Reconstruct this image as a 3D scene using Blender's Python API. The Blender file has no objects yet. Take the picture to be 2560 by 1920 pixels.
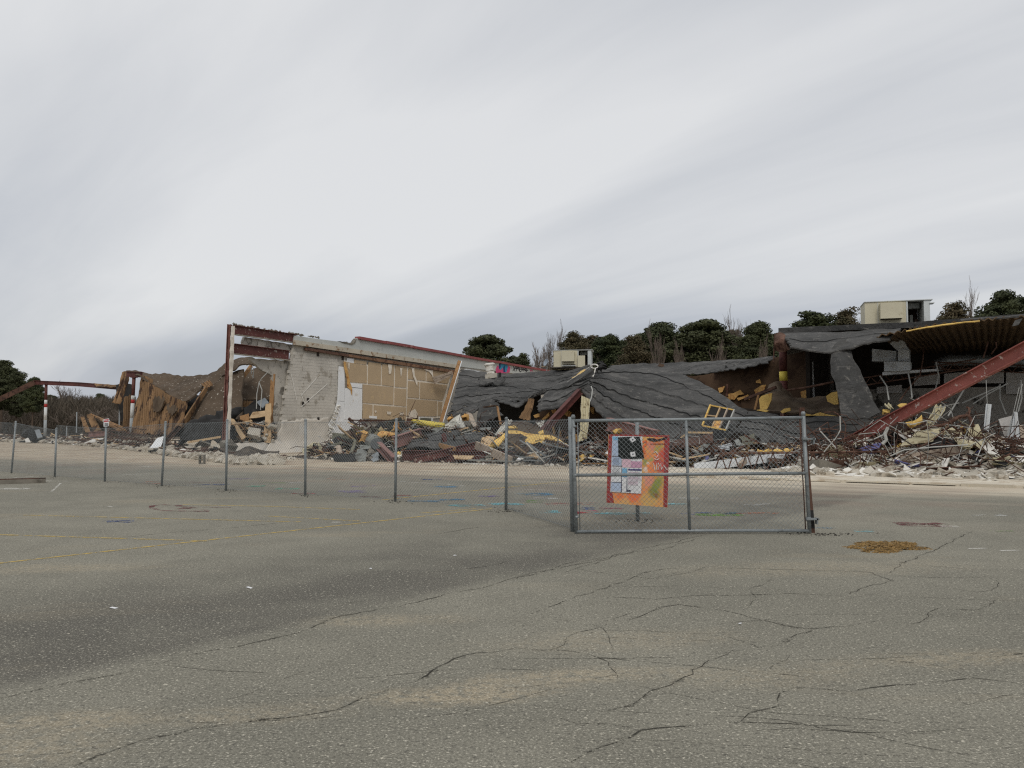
import bpy, math, random
from mathutils import Vector, noise, Matrix
V = Vector
random.seed(11)
sc = bpy.context.scene
COL = sc.collection

# ------------------------------------------------------------------ camera
EYE = V((0, 0, 1.7)); FPX = 2060.0; PITCH = math.atan(103 / FPX)
cam = bpy.data.cameras.new('camera'); cam.sensor_width = 36; cam.lens = 36 * FPX / 2560
cam.clip_start = 0.1; cam.clip_end = 4000
co = bpy.data.objects.new('camera', cam); COL.objects.link(co)
co.location = EYE; co.rotation_euler = (math.pi / 2 + PITCH, 0, 0); sc.camera = co

# ------------------------------------------------------------------ sky and sun
SUN_AZ, SUN_EL = math.radians(178), math.radians(46)      # direction the light comes from (clockwise from +Y)
w = bpy.data.worlds.new('World'); sc.world = w; w.use_nodes = True
nt = w.node_tree; nt.nodes.clear()
def WN(t, **k):
    n = nt.nodes.new(t)
    for a, b in k.items(): setattr(n, a, b)
    return n
def WL(a, b): nt.links.new(a, b)
def wmath(op, a, b=None, c=None):
    n = WN('ShaderNodeMath', operation=op)
    for i, x in enumerate((a, b, c)):
        if x is None: continue
        if isinstance(x, (int, float)): n.inputs[i].default_value = x
        else: WL(x, n.inputs[i])
    return n.outputs[0]
sky = WN('ShaderNodeTexSky', sky_type='NISHITA', sun_disc=False)
sky.sun_elevation = SUN_EL; sky.sun_rotation = SUN_AZ; sky.air_density = 1.2; sky.dust_density = 2.0
tc = WN('ShaderNodeTexCoord'); sx = WN('ShaderNodeSeparateXYZ'); WL(tc.outputs['Generated'], sx.inputs[0])
zz = wmath('MAXIMUM', wmath('ADD', sx.outputs[2], 0.16), 0.03)
qx = wmath('DIVIDE', sx.outputs[0], zz); qy = wmath('DIVIDE', sx.outputs[1], zz)
az = math.radians(-44)
along = wmath('ADD', wmath('MULTIPLY', qx, math.sin(az)), wmath('MULTIPLY', qy, math.cos(az)))
across = wmath('SUBTRACT', wmath('MULTIPLY', qx, math.cos(az)), wmath('MULTIPLY', qy, math.sin(az)))
def wnoise(fa, fc, off, scale, detail, rough, dist=0.0):
    cb = WN('ShaderNodeCombineXYZ'); WL(wmath('MULTIPLY', along, fa), cb.inputs[0]); WL(wmath('MULTIPLY', across, fc), cb.inputs[1])
    cb.inputs[2].default_value = off
    n = WN('ShaderNodeTexNoise'); n.inputs['Scale'].default_value = scale; n.inputs['Detail'].default_value = detail
    n.inputs['Roughness'].default_value = rough; n.inputs['Distortion'].default_value = dist
    WL(cb.outputs[0], n.inputs['Vector']); return n.outputs['Fac']
n1 = wnoise(0.22, 0.55, 20.4, 1.0, 3, 0.45, 0.25)
n2 = wnoise(0.30, 1.5, 31.2, 1.0, 4, 0.5, 0.3)
n3 = wnoise(0.9, 3.2, 1.7, 1.0, 5, 0.6, 0.6)
mixn = wmath('ADD', wmath('ADD', wmath('MULTIPLY', n1, 0.60), wmath('MULTIPLY', n2, 0.31)), wmath('MULTIPLY', n3, 0.09))
mixn = wmath('ADD', mixn, wmath('MULTIPLY', wmath('SUBTRACT', sx.outputs[2], 0.25), 0.16))
ramp = WN('ShaderNodeValToRGB'); WL(mixn, ramp.inputs[0])
e = ramp.color_ramp.elements
e[0].position = 0.40; e[0].color = (0.41, 0.437, 0.485, 1)
e[1].position = 0.635; e[1].color = (0.735, 0.742, 0.752, 1)
x = e.new(0.47); x.color = (0.485, 0.51, 0.56, 1)
x = e.new(0.55); x.color = (0.615, 0.63, 0.655, 1)
up10 = WN('ShaderNodeVectorMath', operation='SCALE'); up10.inputs['Scale'].default_value = 10.4; WL(ramp.outputs[0], up10.inputs[0])
mixc = WN('ShaderNodeMix', data_type='RGBA'); mixc.inputs[0].default_value = 0.93
WL(sky.outputs[0], mixc.inputs[6]); WL(up10.outputs[0], mixc.inputs[7])
bg = WN('ShaderNodeBackground'); bg.inputs[1].default_value = 0.1; WL(mixc.outputs[2], bg.inputs[0])
wo = WN('ShaderNodeOutputWorld'); WL(bg.outputs[0], wo.inputs[0])
sl = bpy.data.lights.new('sun', 'SUN'); sl.energy = 1.1; sl.angle = math.radians(18); sl.color = (1, 0.96, 0.9)
so = bpy.data.objects.new('sun', sl); COL.objects.link(so); so.location = (0, -20, 40)
sd = V((math.sin(SUN_AZ) * math.cos(SUN_EL), math.cos(SUN_AZ) * math.cos(SUN_EL), math.sin(SUN_EL)))
so.rotation_euler = sd.to_track_quat('Z', 'Y').to_euler()
sc.view_settings.view_transform = 'Standard'; sc.view_settings.look = 'None'
sc.view_settings.exposure = 0.0; sc.view_settings.gamma = 1.0; sc.view_settings.use_curve_mapping = False
sc.render.engine = 'CYCLES'
sc.cycles.use_denoising = False; sc.cycles.filter_width = 1.2; sc.cycles.use_adaptive_sampling = False; sc.cycles.max_bounces = 5; sc.cycles.diffuse_bounces = 3; sc.cycles.transparent_max_bounces = 12

# ------------------------------------------------------------------ pixels (2560 x 1920) to places
FW = V((0, math.cos(PITCH), math.sin(PITCH))); UPV = V((0, -math.sin(PITCH), math.cos(PITCH))); RT = V((1, 0, 0)); Z = V((0, 0, 1))
def ray(px, py): return FW + RT * ((px - 1280) / FPX) + UPV * ((960 - py) / FPX)
def P(px, py, d):
    r = ray(px, py); return EYE + r * (d / r.y)
def G(px, py, z=0.0):
    r = ray(px, py); return EYE + r * ((z - EYE.z) / r.z)
A0 = V((-16.6, 48, 0)); UD = V((0.5, 0.8660254, 0)); VD = V((0.8660254, -0.5, 0))   # corner of the party wall; depth and front directions of the building
def B(s, t, z): return A0 + VD * s + UD * t + Z * z
def T(px, py, t):
    r = ray(px, py); return EYE + r * ((t - (EYE - A0).dot(UD)) / r.dot(UD))
def W(px, py, s=0.0):
    r = ray(px, py); return EYE + r * ((s - (EYE - A0).dot(VD)) / r.dot(VD))
def st(p): q = p - A0; return q.dot(VD), q.dot(UD)
def S(r, g, b, k=1.0):
    f = lambda c: (c / 255 / 12.92) if c <= 10 else ((c / 255 + 0.055) / 1.055) ** 2.4
    return (f(r) * k, f(g) * k, f(b) * k)
def nz(x, y=0.0, z=0.0): return noise.noise(V((x, y, z)))
R = random.uniform

# ------------------------------------------------------------------ materials
MATS = {}
class NT:
    def __init__(s, name):
        s.m = bpy.data.materials.new(name); s.m.use_nodes = True; s.t = s.m.node_tree; s.t.nodes.clear()
        s.out = s.n('ShaderNodeOutputMaterial'); s.b = s.n('ShaderNodeBsdfPrincipled'); s.l(s.b.outputs[0], s.out.inputs[0])
        s.geo = s.n('ShaderNodeNewGeometry'); s.pos = s.geo.outputs['Position']; MATS[name] = s.m
    def n(s, t, **k):
        o = s.t.nodes.new(t)
        for a, b in k.items(): setattr(o, a, b)
        return o
    def l(s, a, b): s.t.links.new(a, b)
    def noise(s, scale, detail=4, rough=0.55, vec=None, dist=0.0):
        o = s.n('ShaderNodeTexNoise'); o.inputs['Scale'].default_value = scale; o.inputs['Detail'].default_value = detail
        o.inputs['Roughness'].default_value = rough; o.inputs['Distortion'].default_value = dist
        s.l(vec if vec is not None else s.pos, o.inputs['Vector']); return o.outputs['Fac']
    def ramp(s, fac, stops):
        o = s.n('ShaderNodeValToRGB'); s.l(fac, o.inputs[0]); e = o.color_ramp.elements
        c4 = lambda c: tuple(c) + (1,) if not isinstance(c, (int, float)) else (c, c, c, 1)
        e[0].position = stops[0][0]; e[0].color = c4(stops[0][1]); e[1].position = stops[-1][0]; e[1].color = c4(stops[-1][1])
        for p, c in stops[1:-1]: x = e.new(p); x.color = c4(c)
        return o.outputs[0]
    def mix(s, fac, a, b, mode='MIX'):
        o = s.n('ShaderNodeMix', data_type='RGBA', blend_type=mode)
        for i, x in ((0, fac), (6, a), (7, b)):
            if isinstance(x, (int, float)): o.inputs[i].default_value = x if i == 0 else (x, x, x, 1)
            elif isinstance(x, tuple): o.inputs[i].default_value = tuple(x) + (1,)
            else: s.l(x, o.inputs[i])
        return o.outputs[2]
    def math(s, op, a, b=0.0, c=None, clamp=False):
        o = s.n('ShaderNodeMath', operation=op, use_clamp=clamp)
        for i, x in enumerate((a, b, c)):
            if x is None: continue
            if isinstance(x, (int, float)): o.inputs[i].default_value = x
            else: s.l(x, o.inputs[i])
        return o.outputs[0]
    def dot(s, vec, d, off=0.0):
        o = s.n('ShaderNodeVectorMath', operation='DOT_PRODUCT'); s.l(vec, o.inputs[0]); o.inputs[1].default_value = tuple(d)
        return s.math('ADD', o.outputs['Value'], off)
    def scale(s, vec, xyz):
        o = s.n('ShaderNodeVectorMath', operation='MULTIPLY'); s.l(vec, o.inputs[0]); o.inputs[1].default_value = xyz; return o.outputs[0]
    def smooth(s, v, a, b):
        o = s.n('ShaderNodeMapRange', interpolation_type='SMOOTHSTEP'); s.l(v, o.inputs[0]); o.inputs[1].default_value = a; o.inputs[2].default_value = b; return o.outputs[0]
    def finish(s, col, rough=0.8, bump=None, bstr=0.3, bdist=0.02, metal=0.0, spec=0.3, alpha=None):
        if isinstance(col, tuple): s.b.inputs['Base Color'].default_value = col + (1,)
        else: s.l(col, s.b.inputs['Base Color'])
        if isinstance(rough, float): s.b.inputs['Roughness'].default_value = rough
        else: s.l(rough, s.b.inputs['Roughness'])
        s.b.inputs['Metallic'].default_value = metal; s.b.inputs['Specular IOR Level'].default_value = spec
        if bump is not None:
            o = s.n('ShaderNodeBump'); o.inputs['Strength'].default_value = bstr; o.inputs['Distance'].default_value = bdist
            s.l(bump, o.inputs['Height']); s.l(o.outputs[0], s.b.inputs['Normal'])
        if alpha is not None: s.l(alpha, s.b.inputs['Alpha'])
        return s.m
def dull(c, k=0.92):
    g_ = 0.3 * c[0] + 0.59 * c[1] + 0.11 * c[2]; return tuple(g_ + (x - g_) * k for x in c)
def mat(name, col, rough=0.85, var=0.22, scale=1.5, stain=None, amt=0.5, sscale=0.8, fine=0.12, bstr=0.25, metal=0.0, spec=0.25, bscale=18, stretch=None):
    """weathered surface: base colour, broad variation, stains or peeling in a second colour, fine grain"""
    col = dull(col); stain = dull(stain) if stain else None
    m = NT(name); vec = m.scale(m.pos, stretch) if stretch else m.pos
    c = m.mix(m.smooth(m.noise(scale, 5, 0.6, vec), 0.3, 0.7), tuple(x * (1 - var) for x in col), tuple(min(1, x * (1 + var)) for x in col))
    if stain: c = m.mix(m.smooth(m.noise(sscale * 1.7, 7, 0.68, vec, 0.3), 0.66 - 0.3 * amt, 0.74 - 0.3 * amt), c, stain)
    g = m.noise(bscale, 4, 0.6)
    c = m.mix(fine * 2, c, m.ramp(g, [(0.25, 0.25), (0.75, 0.95)]), 'MULTIPLY') if fine else c
    return m.finish(c, rough, g, bstr, 0.03, metal, spec)

def asphalt():
    m = NT('asphalt'); p = m.pos
    big = m.noise(0.22, 5, 0.6); mid = m.noise(1.3, 6, 0.62); grit = m.noise(62, 3, 0.8); grit2 = m.noise(120, 2, 0.75); mot = m.noise(24, 4, 0.75)
    c = m.mix(m.smooth(big, 0.32, 0.68), S(131, 128, 116), S(150, 146, 132))
    c = m.mix(m.math('MULTIPLY', m.smooth(mid, 0.35, 0.75), 0.4), c, S(117, 114, 103))
    # newer dark lane on one side of the long joint
    a, b = G(0, 1740), G(1280, 1450); d = (b - a).normalized(); nn = V((-d.y, d.x, 0))
    dist = m.math('ADD', m.dot(p, nn, -a.dot(nn)), m.math('MULTIPLY', m.math('SUBTRACT', m.noise(2.5, 4), 0.5), 0.25))
    lane = m.math('MULTIPLY', m.smooth(dist, -0.05, 0.35), m.math('SUBTRACT', 1.0, m.smooth(dist, 1.2, 4.2)))
    lane = m.math('MULTIPLY', lane, m.smooth(m.noise(0.45, 4, 0.55, None, 0.4), 0.25, 0.62))
    c = m.mix(m.math('MULTIPLY', lane, 0.62), c, S(82, 79, 75))
    # pale dust lying in streaks
    vec = m.scale(p, (0.30, 0.85, 1)); du = m.smooth(m.noise(0.62, 6, 0.62, vec, 0.5), 0.56, 0.72)
    c = m.mix(m.math('MULTIPLY', du, 0.5), c, S(172, 160, 137, 0.85))
    # sandy spills left by run-off
    wob = m.math('MULTIPLY', m.math('SUBTRACT', m.noise(1.6, 5, 0.65), 0.5), 1.5)
    for (px_, py_, rx_, ry_, k_) in ((1130, 1738, .75, .22, .85), (1420, 1690, .8, .2, .7), (120, 1800, .6, .22, .6), (940, 1552, .8, .3, .5), (2420, 1645, 1.1, .25, .5), (1900, 1690, 1.0, .3, .35), (600, 1790, .8, .18, .4), (150, 1420, 1.2, .4, .55), (1550, 1600, 1.2, .4, .35), (30, 1880, .7, .3, .5), (2050, 1420, 2.0, .6, .4)):
        g_ = G(px_, py_); cbx = m.math('DIVIDE', m.math('SUBTRACT', m.dot(p, (1, -.25, 0)), g_.x - .25 * g_.y), rx_); cby = m.math('DIVIDE', m.math('SUBTRACT', m.dot(p, (-.12, 1, 0)), g_.y - .12 * g_.x), ry_)
        rr = m.math('ADD', m.math('SQRT', m.math('ADD', m.math('MULTIPLY', cbx, cbx), m.math('MULTIPLY', cby, cby))), wob)
        o_ = m.n('ShaderNodeMapRange', interpolation_type='SMOOTHSTEP'); m.l(rr, o_.inputs[0]); o_.inputs[1].default_value = 1.25; o_.inputs[2].default_value = 0.2; o_.inputs[4].default_value = k_ * .85
        c = m.mix(m.math('MULTIPLY', o_.outputs[0], m.smooth(m.noise(11, 5, 0.75), 0.36, 0.58)), c, S(184, 170, 144))
    # sand and crushed plaster spread in front of the ruin
    t = m.dot(p, UD, -A0.dot(UD)); s_ = m.dot(p, VD, -A0.dot(VD))
    cb = m.n('ShaderNodeCombineXYZ'); m.l(m.math('MULTIPLY', s_, 0.16), cb.inputs[0]); m.l(m.math('MULTIPLY', t, 0.9), cb.inputs[1])
    streak = m.noise(1.0, 6, 0.62, cb.outputs[0], 0.35)
    tt = m.math('ADD', t, m.math('MULTIPLY', m.math('SUBTRACT', streak, 0.5), 9.0))
    sand = m.smooth(tt, -13.0, -7.2)
    sc_ = m.mix(m.smooth(m.noise(0.8, 6, 0.65), 0.35, 0.7), S(186, 170, 147), S(206, 195, 174))
    sc_ = m.mix(m.math('MULTIPLY', m.smooth(streak, 0.55, 0.7), 0.55), sc_, S(150, 128, 104))
    sc_ = m.mix(m.math('MULTIPLY', m.smooth(s_, 18, 30), 0.5), sc_, S(222, 212, 192))
    c = m.mix(sand, c, sc_)
    c = m.mix(m.math('MULTIPLY', m.smooth(m.noise(0.35, 4), 0.42, 0.7), m.math('MULTIPLY', m.smooth(t, -19, -13), 0.35)), c, S(150, 126, 112))
    # aggregate
    c = m.mix(0.68, c, m.ramp(grit, [(0.30, 0.08), (0.47, 0.85), (0.6, 1.0)]), 'MULTIPLY')
    c = m.mix(m.math('MULTIPLY', m.smooth(m.noise(31, 2, 0.6), 0.60, 0.70), m.math('SUBTRACT', 0.75, m.math('MULTIPLY', sand, 0.6))), c, S(200, 194, 176))
    ns = m.math('SUBTRACT', 1.0, m.math('MULTIPLY', sand, 0.8))
    c = m.mix(m.math('MULTIPLY', m.smooth(grit, 0.56, 0.68), m.math('MULTIPLY', ns, 0.75)), c, S(214, 208, 192))
    c = m.mix(m.math('MULTIPLY', m.smooth(mot, 0.52, 0.66), m.math('MULTIPLY', ns, 0.6)), c, S(76, 74, 69))
    c = m.mix(m.math('MULTIPLY', m.smooth(grit2, 0.56, 0.66), m.math('MULTIPLY', ns, 0.6)), c, S(62, 61, 56))
    return m.finish(c, 0.95, m.math('ADD', grit, m.math('MULTIPLY', mid, 0.4)), 0.5, 0.012, 0, 0.12)
asphalt()
def paint(name, col, cover=0.5, sc_=6.0):
    """worn paint or chalk lying on the asphalt: flakes off in patches"""
    m = NT(name); a = m.smooth(m.math('ADD', m.math('MULTIPLY', m.noise(sc_, 6, 0.7), 0.6), m.math('MULTIPLY', m.noise(55, 3, 0.7), 0.4)), 0.52 - 0.2 * cover, 0.60 - 0.2 * cover)
    return m.finish(m.mix(m.noise(9, 4), tuple(x * 0.75 for x in col), col), 0.95, None, alpha=m.math('MULTIPLY', a, min(1.0, 0.5 + cover * 0.8)), spec=0.1)
paint('yellow_paint', S(214, 184, 104), 0.37)
paint('white_paint_worn', S(225, 222, 212), 0.35)
CH = {'red': S(190, 60, 62), 'blue': S(84, 150, 190), 'teal': S(95, 190, 160), 'purple': S(140, 120, 180), 'white': S(220, 220, 215),
      'green': S(120, 165, 70), 'magenta': S(175, 70, 105), 'cyan': S(130, 205, 215), 'orange': S(205, 110, 60), 'pink': S(215, 90, 130), 'navy': S(60, 90, 150), 'maroon': S(120, 50, 62)}
for k, c in CH.items(): paint('chalk_' + k, dull(c, 0.9), 0.22, 2.6)
paint('crack_fill', S(62, 60, 54), 0.36, 3.0)
paint('crack_halo', S(84, 81, 73), -0.05, 4.0)
mat('concrete', S(190, 183, 168), 0.9, 0.16, 1.2, S(150, 138, 120), 0.35)
mat('sandy_concrete', S(216, 206, 186), 0.9, 0.1, 1.2, S(190, 174, 150), 0.5, 0.9)
mat('concrete_dark', S(128, 122, 110), 0.9, 0.2, 2, S(90, 84, 74), 0.4)
mat('plaster_white', S(230, 226, 216), 0.85, 0.08, 1.6, S(190, 180, 162), 0.35)
mat('kerb_paint', S(202, 180, 124), 0.9, 0.15, 2, S(196, 186, 166), 1.05, 1.6)
mat('block', S(203, 197, 185), 0.92, 0.10, 0.7, S(168, 160, 146), 0.35, 0.6, fine=0.18)
mat('block_dark', S(188, 182, 170), 0.92, 0.14, 0.9, S(125, 120, 110), 0.45, 1.2, fine=0.18)
mat('mortar', S(184, 178, 166), 0.95, 0.12, 2)
mat('cement_coat', S(206, 198, 184), 0.92, 0.12, 0.9, S(205, 200, 190), 0.45, 0.7, fine=0.1)
mat('parapet_paint', S(188, 190, 184), 0.85, 0.07, 0.5, S(150, 148, 140), 0.2, 0.5, fine=0.08)
mat('ledge_paint', S(196, 186, 166), 0.85, 0.10, 0.8, S(150, 120, 90), 0.4, 1)
mat('ledge_rust', S(138, 104, 78), 0.85, 0.2, 1.2, S(104, 72, 54), 0.5, 1)
mat('coping_red', S(146, 72, 70), 0.6, 0.15, 0.7, S(190, 140, 132), 0.25, 0.5, spec=0.4)
mat('tan_board', S(188, 164, 130), 0.9, 0.06, 0.5, S(196, 170, 130), 0.3, 0.7, fine=0.06)
mat('white_board', S(232, 233, 232), 0.7, 0.04, 0.8, S(214, 208, 198), 0.25, 0.8, fine=0.05)
mat('torn_paper', S(236, 224, 204), 0.9, 0.12, 3)
mat('red_steel', S(98, 54, 48), 0.6, 0.2, 1.0, S(74, 34, 30), 0.45, 1.2, spec=0.35)
mat('red_steel_scraped', S(160, 90, 80), 0.6, 0.18, 1.2, S(226, 212, 202), 0.26, 2.8, spec=0.35)
mat('red_steel_flecked', S(100, 54, 47), 0.6, 0.18, 1.2, S(190, 178, 164), 0.26, 3.2, spec=0.35)
mat('faded_red', S(136, 92, 82), 0.7, 0.15, 1.2, S(104, 64, 56), 0.45, 1.4)
mat('mauve_steel', S(146, 108, 100), 0.7, 0.15, 1.2, S(120, 82, 72), 0.4, 1.4)
mat('rust', S(106, 78, 64), 0.85, 0.28, 2.0, S(78, 50, 38), 0.5, 2.5)
mat('deck_under', S(104, 84, 58), 0.8, 0.25, 1.5, S(100, 74, 50), 0.45, 2)
mat('duct_zinc', S(206, 212, 214), 0.45, 0.10, 1.6, S(170, 172, 170), 0.35, 1.5, metal=0.15, spec=0.5)
mat('rust_dark', S(92, 66, 54), 0.85, 0.28, 2.0, S(58, 42, 36), 0.5, 2.5)
mat('rust_deck', S(138, 107, 73), 0.85, 0.30, 0.7, S(72, 54, 42), 0.5, 0.9, stretch=(1, 1, 0.35))
mat('tar_brown', S(96, 82, 66), 0.95, 0.22, 0.5, S(84, 70, 56), 0.5, 0.6, fine=0.15)
mat('tar_fleck', S(94, 80, 65), 0.95, 0.2, 0.5, S(206, 198, 182), 0.20, 3.0, fine=0.15)
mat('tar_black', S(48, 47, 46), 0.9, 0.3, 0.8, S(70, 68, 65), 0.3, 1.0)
mat('brown_board', S(90, 70, 53), 0.95, 0.25, 0.6, S(70, 52, 40), 0.5, 0.8)
mat('insulation', S(234, 194, 102), 0.95, 0.14, 2.0, S(206, 150, 66), 0.35, 1.5, fine=0.12, bstr=0.5)
mat('insulation_orange', S(214, 166, 94), 0.95, 0.18, 2.5, S(176, 112, 52), 0.4, 2, fine=0.12, bstr=0.6)
mat('wood', S(166, 126, 82), 0.85, 0.16, 1.0, S(128, 92, 58), 0.4, 2, stretch=(3, 3, 0.6))
mat('wood_pale', S(206, 176, 134), 0.85, 0.14, 1.5, S(168, 134, 94), 0.4, 2)
mat('wood_grey', S(176, 160, 142), 0.88, 0.16, 1.5, S(140, 120, 100), 0.4, 2)
mat('galvanised', S(150, 156, 158), 0.45, 0.14, 1.6, S(118, 122, 122), 0.4, 1.5, metal=0.55, spec=0.5)
mat('fence_steel', S(138, 144, 145), 0.5, 0.12, 3, S(116, 120, 120), 0.4, 3, metal=0.2, spec=0.5)
mat('scrap_grey', S(140, 142, 136), 0.6, 0.2, 1.5, S(96, 94, 86), 0.45, 1.4, metal=0.3)
mat('deck_cream', S(206, 196, 160), 0.6, 0.12, 1.4, S(150, 136, 104), 0.4, 1.8, spec=0.35)
mat('deck_olive', S(120, 118, 100), 0.7, 0.18, 1.4, S(86, 80, 66), 0.4, 1.8)
mat('deck_white', S(218, 216, 206), 0.6, 0.12, 1.4, S(160, 150, 132), 0.35, 1.8, spec=0.35)
mat('hvac_cream', S(206, 198, 170), 0.55, 0.06, 0.8, S(180, 168, 138), 0.2, 0.9, fine=0.05, spec=0.35)
mat('hvac_pale', S(206, 210, 208), 0.55, 0.06, 0.8, S(180, 178, 170), 0.2, 0.9, fine=0.05)
mat('hvac_dark', S(74, 56, 46), 0.8, 0.25, 2)
mat('column_white', S(214, 216, 214), 0.7, 0.08, 1, S(180, 172, 160), 0.3, 2)
mat('column_grey', S(160, 166, 168), 0.7, 0.08, 1)
mat('band_red', S(170, 44, 40), 0.6, 0.1, 2)
mat('safety_yellow', S(232, 208, 70), 0.55, 0.08, 2, S(190, 110, 40), 0.15, 3)
mat('white_metal', S(224, 228, 230), 0.5, 0.06, 1.5, S(190, 190, 186), 0.25, 2)
mat('purple_board', S(112, 112, 162), 0.8, 0.12, 2)
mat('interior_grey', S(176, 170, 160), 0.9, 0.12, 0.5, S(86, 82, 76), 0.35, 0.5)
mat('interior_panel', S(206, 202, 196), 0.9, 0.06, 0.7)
mat('interior_shade', S(58, 52, 47), 0.95, 0.3, 0.8)  # near-black colour for the shade inside rooms, wall pockets and vent mouths
mat('rubble_earth', S(96, 86, 74), 0.95, 0.35, 1.8, S(58, 52, 46), 0.55, 2.0, fine=0.2, bstr=0.8, bscale=9)
mat('rubble_pale', S(196, 186, 168), 0.95, 0.2, 1.8, S(150, 138, 120), 0.5, 2.0, fine=0.2, bstr=0.8, bscale=9)
mat('bark_pine', S(92, 78, 66), 0.95, 0.2, 2)
mat('bark_bare', S(120, 108, 97), 0.95, 0.15, 1)
mat('bark_pale', S(162, 154, 142), 0.95, 0.12, 1)
mat('twig', S(116, 104, 94), 0.95, 0.15, 1)
mat('soil', S(92, 78, 60), 0.95, 0.25, 0.3)
mat('pine_straw', S(150, 120, 70), 0.95, 0.25, 6, S(98, 76, 46), 0.45, 8)
mat('black_bits', S(66, 62, 56), 0.95, 0.2, 9)
def foliage(name, c1, c2, c3):
    m = NT(name); oi = m.n('ShaderNodeObjectInfo')
    c = m.mix(m.smooth(m.noise(0.5, 3), 0.35, 0.65), c1, c2); c = m.mix(m.math('MULTIPLY', oi.outputs['Random'], 0.45), c, c3)
    m.finish(c, 0.75, None, spec=0.2)
    m.b.inputs['Subsurface Weight'].default_value = 0.0
foliage('pine_needles', S(50, 58, 40), S(74, 80, 52), S(82, 82, 58))
foliage('brown_leaves', S(68, 66, 47), S(92, 82, 62), S(80, 76, 54))
foliage('brush', S(78, 72, 62), S(100, 90, 78), S(88, 82, 70))
foliage('rust_leaves', S(112, 66, 46), S(96, 62, 44), S(120, 76, 52))
def membrane():
    m = NT('membrane')
    c = m.mix(m.smooth(m.noise(0.45, 6, 0.62), 0.3, 0.7), S(66, 66, 65), S(92, 91, 89))
    vec = m.scale(m.pos, (0.5, 0.5, 2.2)); c = m.mix(m.math('MULTIPLY', m.smooth(m.noise(1.1, 6, 0.68, vec, 0.6), 0.52, 0.68), 0.5), c, S(122, 120, 116))
    c = m.mix(m.math('MULTIPLY', m.smooth(m.noise(0.7, 5, 0.6, vec, 0.4), 0.55, 0.7), 0.6), c, S(52, 52, 51))
    c = m.mix(m.math('MULTIPLY', m.smooth(m.noise(3.2, 6, 0.75, None, 0.8), 0.56, 0.66), 0.45), c, S(150, 146, 138))
    c = m.mix(m.math('MULTIPLY', m.smooth(m.noise(1.7, 5, 0.7, m.scale(m.pos, (1, 1, 3)), 1.2), 0.60, 0.66), 0.6), c, S(46, 46, 45))
    return m.finish(c, 0.9, m.math('ADD', m.noise(1.9, 7, 0.68, None, 1.4), m.math('MULTIPLY', m.noise(9, 6, 0.7), 0.3)), 0.9, 0.14, 0, 0.2)
membrane()
mat('membrane_edge', S(44, 44, 43), 0.9, 0.25, 2)
def board_art():
    """sprayed paint: soft overlapping clouds of colour on the flat panel"""
    m = NT('board_art'); BD_ = G(1594, 1303).y - 0.05
    warp = m.n('ShaderNodeTexNoise'); warp.inputs['Scale'].default_value = 5.0; warp.inputs['Detail'].default_value = 4; m.l(m.pos, warp.inputs['Vector'])
    wv = m.n('ShaderNodeVectorMath', operation='MULTIPLY_ADD'); m.l(warp.outputs['Color'], wv.inputs[0]); wv.inputs[1].default_value = (0.24, 0, 0.24); m.l(m.pos, wv.inputs[2])
    c = m.mix(m.smooth(m.noise(3.0, 4, 0.6), 0.35, 0.65), S(224, 178, 104), S(232, 150, 92))
    for (bx_, by_, r_, col_, k_) in ((400, 1330, .10, S(240, 122, 62), .9), (700, 1330, .13, S(244, 118, 56), .9), (850, 1300, .08, S(246, 112, 52), .9), (500, 1430, .10, S(226, 176, 106), .7), (1000, 1400, .16, S(218, 176, 96), .8), (1180, 1060, .16, S(130, 152, 62), .9), (1130, 1230, .12, S(132, 140, 62), .9), (1150, 1270, .05, S(150, 90, 56), .8),
                                     (960, 1000, .13, S(230, 148, 126), .9), (940, 640, .08, S(158, 160, 80), .9), (1050, 560, .06, S(170, 172, 92), .9), (1060, 780, .08, S(246, 134, 70), .9), (960, 500, .08, S(240, 140, 74), .8), (1180, 330, .10, S(170, 160, 70), .8), (1050, 300, .10, S(226, 136, 112), .9), (1180, 480, .05, S(242, 96, 48), .9), (1330, 480, .12, S(204, 70, 58), .95), (1300, 720, .14, S(196, 66, 66), .9),
                                     (1180, 600, .08, S(196, 70, 64), .8), (1380, 900, .08, S(190, 62, 58), .9), (930, 800, .06, S(238, 214, 196), .9), (1020, 680, .04, S(236, 220, 200), .9), (1190, 180, .12, S(226, 122, 70), .8), (1380, 250, .09, S(222, 92, 66), .9)):
        p_ = P(1500 + bx_ * 0.12055, 1080 + by_ * 0.12055, BD_)
        d_ = m.n('ShaderNodeVectorMath', operation='DISTANCE'); m.l(wv.outputs[0], d_.inputs[0]); d_.inputs[1].default_value = (p_.x + .12, p_.y, p_.z + .12)
        o_ = m.n('ShaderNodeMapRange', interpolation_type='SMOOTHSTEP'); m.l(d_.outputs['Value'], o_.inputs[0]); o_.inputs[1].default_value = r_ * 1.15; o_.inputs[2].default_value = r_ * 0.45; o_.inputs[4].default_value = k_
        c = m.mix(o_.outputs[0], c, dull(col_, 0.92))
    return m.finish(c, 0.5, None, spec=0.35)
board_art()
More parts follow.
